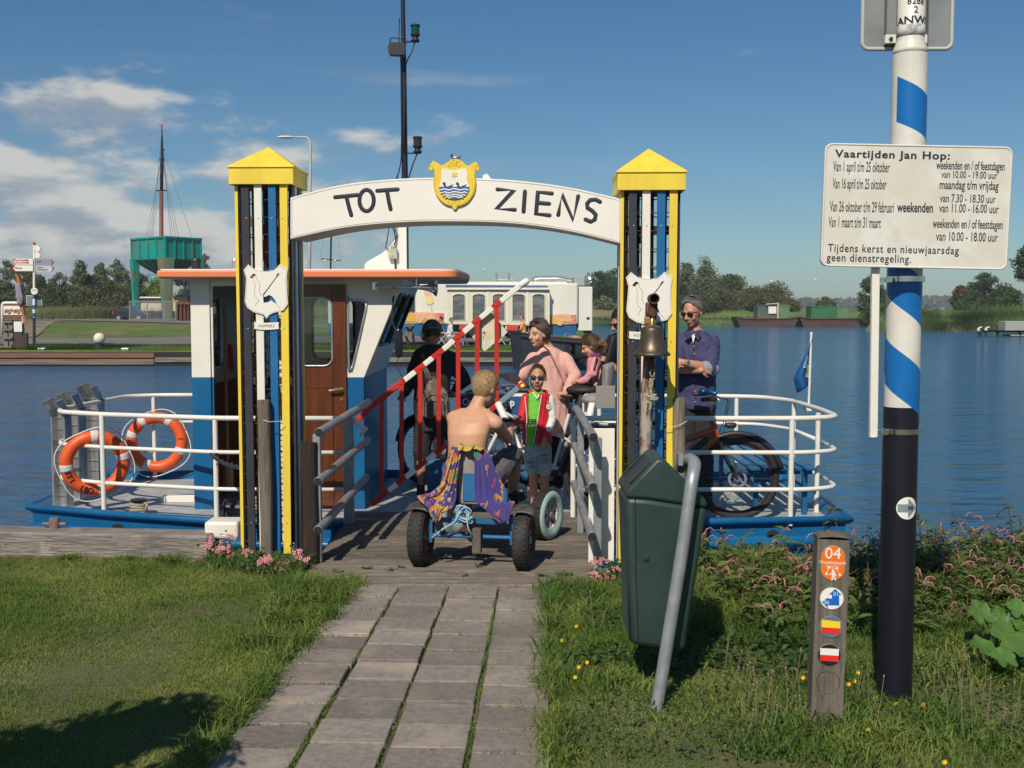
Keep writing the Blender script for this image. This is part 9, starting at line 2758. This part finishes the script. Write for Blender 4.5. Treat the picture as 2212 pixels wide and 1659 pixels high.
hand(ex,hLd,(-1,.1,.05),(.1,-1,.2),1.0,.5,1,kb);hand(ex,hRd,(1,.3,.0),(0,-1,.2),1.0,.5,-1,kb)
for hx, kx, ax_ in(((1485,880),(1484,990),(1482,1085)),((1520,880),(1522,990),(1524,1085))):
 a, b, c=g(*hx), g(*kx), g(*ax_);kb.limb([a,b,c],[.09,.065,.04])
HM=look(g(1496,675,9.55),(-.66,-.72,-.24),s=1.05)
head(kb,HM)
organic(kb,'body',[mat('skin_man',(.50,.245,.15),.5,col2=(.56,.29,.19),scale=9,sss=.1)],t,.0075,4,extra=ex)
face(t,HM,mat('lips_man',(.36,.14,.11),.5),eyes=False,brow=(.11,.10,.09))
hair(t,HM,mat('grey_hair',(.15,.14,.14),.6,col2=(.27,.26,.26),scale=50,lo=.4,hi=.7),8000,.024,22,cover=(-.052,.074),wid=.0015,sweep=.35,lift=.9)
shades(t,HM,DLENS,BLK)
SHB=mat('blue_violet_shirt',(.050,.050,.125),.8,col2=(.036,.037,.098),scale=16,bump=.25,bscale=40,col3=(.085,.075,.18),s3=60,lo3=.55,hi3=.6)
m_=MB()
m_.loft([sec(g(1501,882),.185,.135,yw),sec(g(1501,850),.180,.13,yw),sec(g(1502,810),.180,.13,yw),sec(g(1503,770),.192,.132,yw),sec(g(1503,740),.190,.115,yw),sec(g(1503,724),.13,.085,yw),sec(g(1502,714),.075,.07,yw)],28,pw=2.4)
m_.limb([sL,sL.lerp(eL,.5),eL.lerp(hLd,.05)],[.075,.070,.064]);m_.limb([sR,sR.lerp(eR,.5),eR],[.075,.068,.060])
organic(m_,'shirt',SHB,t,.010,4,fold=.007,ff=9)
m_=MB();m_.limb([eL.lerp(hLd,-.05),eL.lerp(hLd,.20)],.062);organic(m_,'cuff',mat('cuff_pale',(.26,.29,.36),.8),t,.008,2)
for s, P in((-1,[(1487,716),(1478,724),(1486,733),(1497,722)]),(1,[(1511,712),(1514,722),(1508,736),(1500,724)])):
 mb=MB();a, b, c, d=[g(x,y,9.60-.145)for x,y in P];mb.add([a,b,c,d,a+V((0,.02,0)),b+V((0,.02,0)),c+V((0,.02,0)),d+V((0,.02,0))],[(0,1,2,3),(7,6,5,4),(0,4,5,1),(1,5,6,2),(2,6,7,3),(3,7,4,0)]);mb.build('collar',SHB,t)
mb=MB();mb.add([g(1494,722,9.459),g(1503,722,9.459),g(1497,742,9.452)],[(0,1,2)]);mb.build('undershirt',WHITE2,t)
mb=MB();mb.tube([g(1498,742,9.455),g(1496,775,9.44)],.0016,4)
mb.tube([g(1500,810,9.46),g(1502,872,9.45)],.0016,4);mb.build('placket_seam',mat('shirt_seam',(.035,.03,.09),.8),t)
for y in(748,765,820,845,868):
 mb=MB();mb.ell(g(1499+(y-748)*.02,y,9.452),(.006,.004,.006),n=8,k=6);mb.build('button',mat('shell_button',(.45,.44,.50),.4),t,smooth=True)
w0=hLd.lerp(eL,.14);d=(eL-hLd).normalized()
mb=MB();mb.tube([w0-d*.010,w0+d*.010],.033,16);wt=mb.build('watch',CHROME,t,smooth=rad(40));mb=MB();mb.ell(w0+V((-.0,-.032,.012)),(.020,.006,.020),n=14);mb.build('watch_face',mat('watch_dial',(.12,.13,.15),.2),wt,smooth=True)
m_=MB()
for hx, kx, ax_ in(((1485,875),(1484,990),(1482,1080)),((1520,875),(1522,990),(1524,1080))):
 a, b, c=g(*hx), g(*kx), g(*ax_);m_.limb([a,b,c],[.105,.082,.062])
organic(m_,'trousers',mat('dark_trousers',(.028,.026,.032),.9),t,.011,3,fold=.005,ff=10)
for x in(1482,1524):shoe(t,g(x,1098),g(x-10,1098,MYm-.3),BLK,.06)
t=thing('person','small girl in pink patterned sweater sitting in the black child seat','person',W(1275,850,10.0))
g=lambda x, y, Y=10.0:W(x,y,Y)
kb=MB();ex=MB()
kb.loft([sec(g(1288,840),.085,.08),sec(g(1290,800),.085,.075),sec(g(1288,777),.075,.06),sec(g(1283,765),.035,.035),sec(g(1279,757),.034,.034)],14)
kb.limb([g(1268,826,9.95),g(1250,824,9.92)],[.026,.020]);hand(ex,g(1251,823,9.92),(-1,0,.1),(0,-.3,1),.6,.6,-1,kb)
kb.limb([g(1288,845),g(1262,850),g(1256,890)],[.06,.045,.03])
HG=look(g(1276,747,9.98),(-.88,.15,-.40),s=.84);head(kb,HG)
organic(kb,'body',[SKIN],t,.007,3,extra=ex)
hair(t,HG,mat('light_brown_hair',(.115,.065,.035),.55,col2=(.19,.115,.065),scale=50,lo=.4,hi=.7),6000,.05,31,cover=(-.075,.045),drop=.15,wid=.002)
m_=MB();p=g(1291,742,9.95);m_.limb([p,p+V((.045,-.01,.012)),p+V((.075,-.01,-.03)),p+V((.068,-.01,-.075))],[.024,.034,.030,.014]);organic(m_,'ponytail',MATS['light_brown_hair'],t,.007,1,fold=.006,ff=45)
mb=MB();mb.tube([p+V((.018+.006*math.cos(a),.024*math.cos(a),.024*math.sin(a)))for a in np.linspace(0,6.28,12)[:-1]],.006,6,closed=True);mb.build('hair_band',mat('hair_band_pink',(.70,.08,.25),.6),t,smooth=True)
PSW=mat('pink_sweater',(.74,.32,.33),.85,col2=(.66,.27,.29),scale=12,bump=.2,bscale=50,col3=(.20,.10,.14),s3=34,lo3=.66,hi3=.68)
m_=MB();m_.loft([sec(g(1289,842),.10,.095),sec(g(1291,800),.10,.09),sec(g(1289,777),.088,.075),sec(g(1285,768),.05,.05)],18);m_.limb([g(1287,780,9.92),g(1280,808,9.88),g(1266,820,9.90),g(1254,824,9.92)],[.046,.046,.040,.030])
organic(m_,'sweater',PSW,t,.008,3,fold=.003,ff=20)
m_=MB();m_.limb([g(1287,850),g(1262,848),g(1256,878)],[.07,.055,.04]);organic(m_,'purple_trousers',mat('purple_cloth',(.16,.03,.17),.85),t,.009,2)
mb=MB();mb.limb([g(1280,770,9.92),g(1293,766,9.9),g(1298,772,9.92)],.014,8);mb.build('scarf',mat('purple_cloth',(.16,.03,.17),.85),t,smooth=True)
mb=MB();mb.tube([g(1290,772,9.87),g(1283,800,9.85),g(1272,832,9.86)],.012,6);mb.tube([g(1297,774,9.89),g(1300,800,9.88)],.010,6);mb.build('harness',BLK,t,smooth=True)
t=thing('person','dark haired man half hidden behind the right tower, fastening the girl in','person',W(1368,1080,10.1))
g=lambda x, y, Y=10.15:W(x,y,Y)
kb=MB();ex=MB()
kb.loft([sec(g(1372,900),.16,.11,1.4),sec(g(1372,800),.16,.11,1.4),sec(g(1370,760),.17,.10,1.4),sec(g(1362,735),.08,.07,1.4),sec(g(1352,718),.055,.055,1.4)],18)
kb.limb([g(1375,768,10.0),g(1336,806,9.92),g(1318,782,9.90)],[.055,.042,.028]);kb.limb([g(1370,770,10.3),g(1345,790,10.2),g(1325,777,10.1)],[.055,.042,.028])
hand(ex,g(1318,782,9.90),(-.9,0,.42),(0,-.5,.8),1.0,.6,-1,kb);hand(ex,g(1327,777,10.05),(-.9,0,.35),(0,-.5,.8),1.0,.6,1,kb)
kb.limb([g(1365,900),g(1366,1075)],[.09,.05]);kb.limb([g(1382,900),g(1384,1075)],[.09,.05])
HH=look(g(1343,697,10.1),(-.84,-.35,-.30),s=1.03);head(kb,HH)
organic(kb,'body',[SKIN_T],t,.009,3,extra=ex)
hair(t,HH,mat('dark_hair',(.025,.018,.016),.6),2400,.03,41,cover=(-.07,.05));shades(t,HH,DLENS,BLK)
m_=MB();m_.loft([sec(g(1372,905),.19,.135,1.4),sec(g(1372,800),.19,.135,1.4),sec(g(1370,765),.195,.12,1.4),sec(g(1363,742),.10,.09,1.4)],22);m_.limb([g(1375,770,10.0),g(1352,795,9.95)],[.075,.065])
organic(m_,'shirt',mat('navy_shirt',(.02,.025,.05),.85),t,.012,3,fold=.005)
m_=MB();m_.limb([g(1365,900),g(1366,1070)],[.105,.065]);m_.limb([g(1382,900),g(1384,1070)],[.105,.065]);organic(m_,'trousers',MATS['dark_trousers'],t,.014,2)
def sitter(x,ytop,Y,face_,label,shirt,legs,hairm,z0=.45):
 c=q5(x,ytop,Y);t=thing('person',label,'person',(c.x,Y,0))
 f=face_;hz=c.z-.12
 b=V((c.x-f*.06,Y,z0))
 kb=MB()
 kb.loft([sec(b,.17,.12,math.pi/2),sec(b+V((0,0,.25)),.17,.12,math.pi/2),sec(V((c.x-f*.04,Y,hz-.30)),.20,.11,math.pi/2),sec(V((c.x-f*.02,Y,hz-.20)),.08,.07,0),sec(V((c.x,Y,hz-.10)),.055,.055,0)],14)
 sh=V((c.x-f*.03,Y,hz-.30))
 for yy in(-.2,.2):
  kb.limb([sh+V((0,yy,0)),sh+V((f*.08,yy*1.1,-.26))],[.055,.045]);kb.limb([sh+V((f*.08,yy*1.1,-.26)),sh+V((f*.34,yy*.5,-.28))],[.042,.04])
  kb.limb([b+V((0,yy*.5,0)),b+V((f*.46,yy*.6,.05))],[.09,.065]);kb.limb([b+V((f*.46,yy*.6,.05)),b+V((f*.62,yy*.6,-z0+.08))],[.06,.045])
 Hm=look(V((c.x+f*.01,Y,hz)),(f,-.35,-.05));head(kb,Hm)
 organic(kb,'body',[SKIN_T],t,.02,2)
 m_=MB();m_.loft([sec(b,.19,.15,math.pi/2),sec(b+V((0,0,.25)),.19,.15,math.pi/2),sec(V((c.x-f*.04,Y,hz-.28)),.22,.13,math.pi/2),sec(V((c.x-f*.02,Y,hz-.20)),.11,.10,0)],14)
 for yy in(-.2,.2):m_.limb([sh+V((0,yy,0)),sh+V((f*.06,yy*1.1,-.20))],[.075,.065])
 organic(m_,'shirt',shirt,t,.024,2)
 m_=MB()
 for yy in(-.2,.2):
  m_.limb([b+V((0,yy*.5,0)),b+V((f*.44,yy*.6,.05))],[.11,.085])
  if legs[1]:m_.limb([b+V((f*.46,yy*.6,.05)),b+V((f*.60,yy*.6,-z0+.16))],[.08,.06])
  shoe(t,b+V((f*.62,yy*.6,-z0+.05)),b+V((f*.9,yy*.6,-z0+.05)),BLK,.06)
 organic(m_,'trousers',legs[0],t,.024,2)
 hair(t,Hm,hairm,500,.03,int(x),cover=(-.06,.05),wid=.008)
sitter(582,478,50.0,-1,'dark haired woman in black seated by the snack trailer',mat('black_top',(.02,.02,.022),.8),(mat('navy_jeans',(.03,.04,.07),.9),True),MATS['dark_hair'])
sitter(676,488,49.6,1,'grey haired man in white shirt and jeans seated by the snack trailer',mat('white_tee',(.68,.68,.70),.8),(mat('pale_jeans',(.17,.26,.36),.9),True),MATS['grey_hair'])
sitter(1300,464,50.2,-1,'broad man in orange shirt and blue shorts seated by the snack trailer',mat('orange_tee',(.74,.36,.16),.8),(mat('bright_blue_shorts',(.01,.14,.50),.8),False),MATS['grey_hair'])
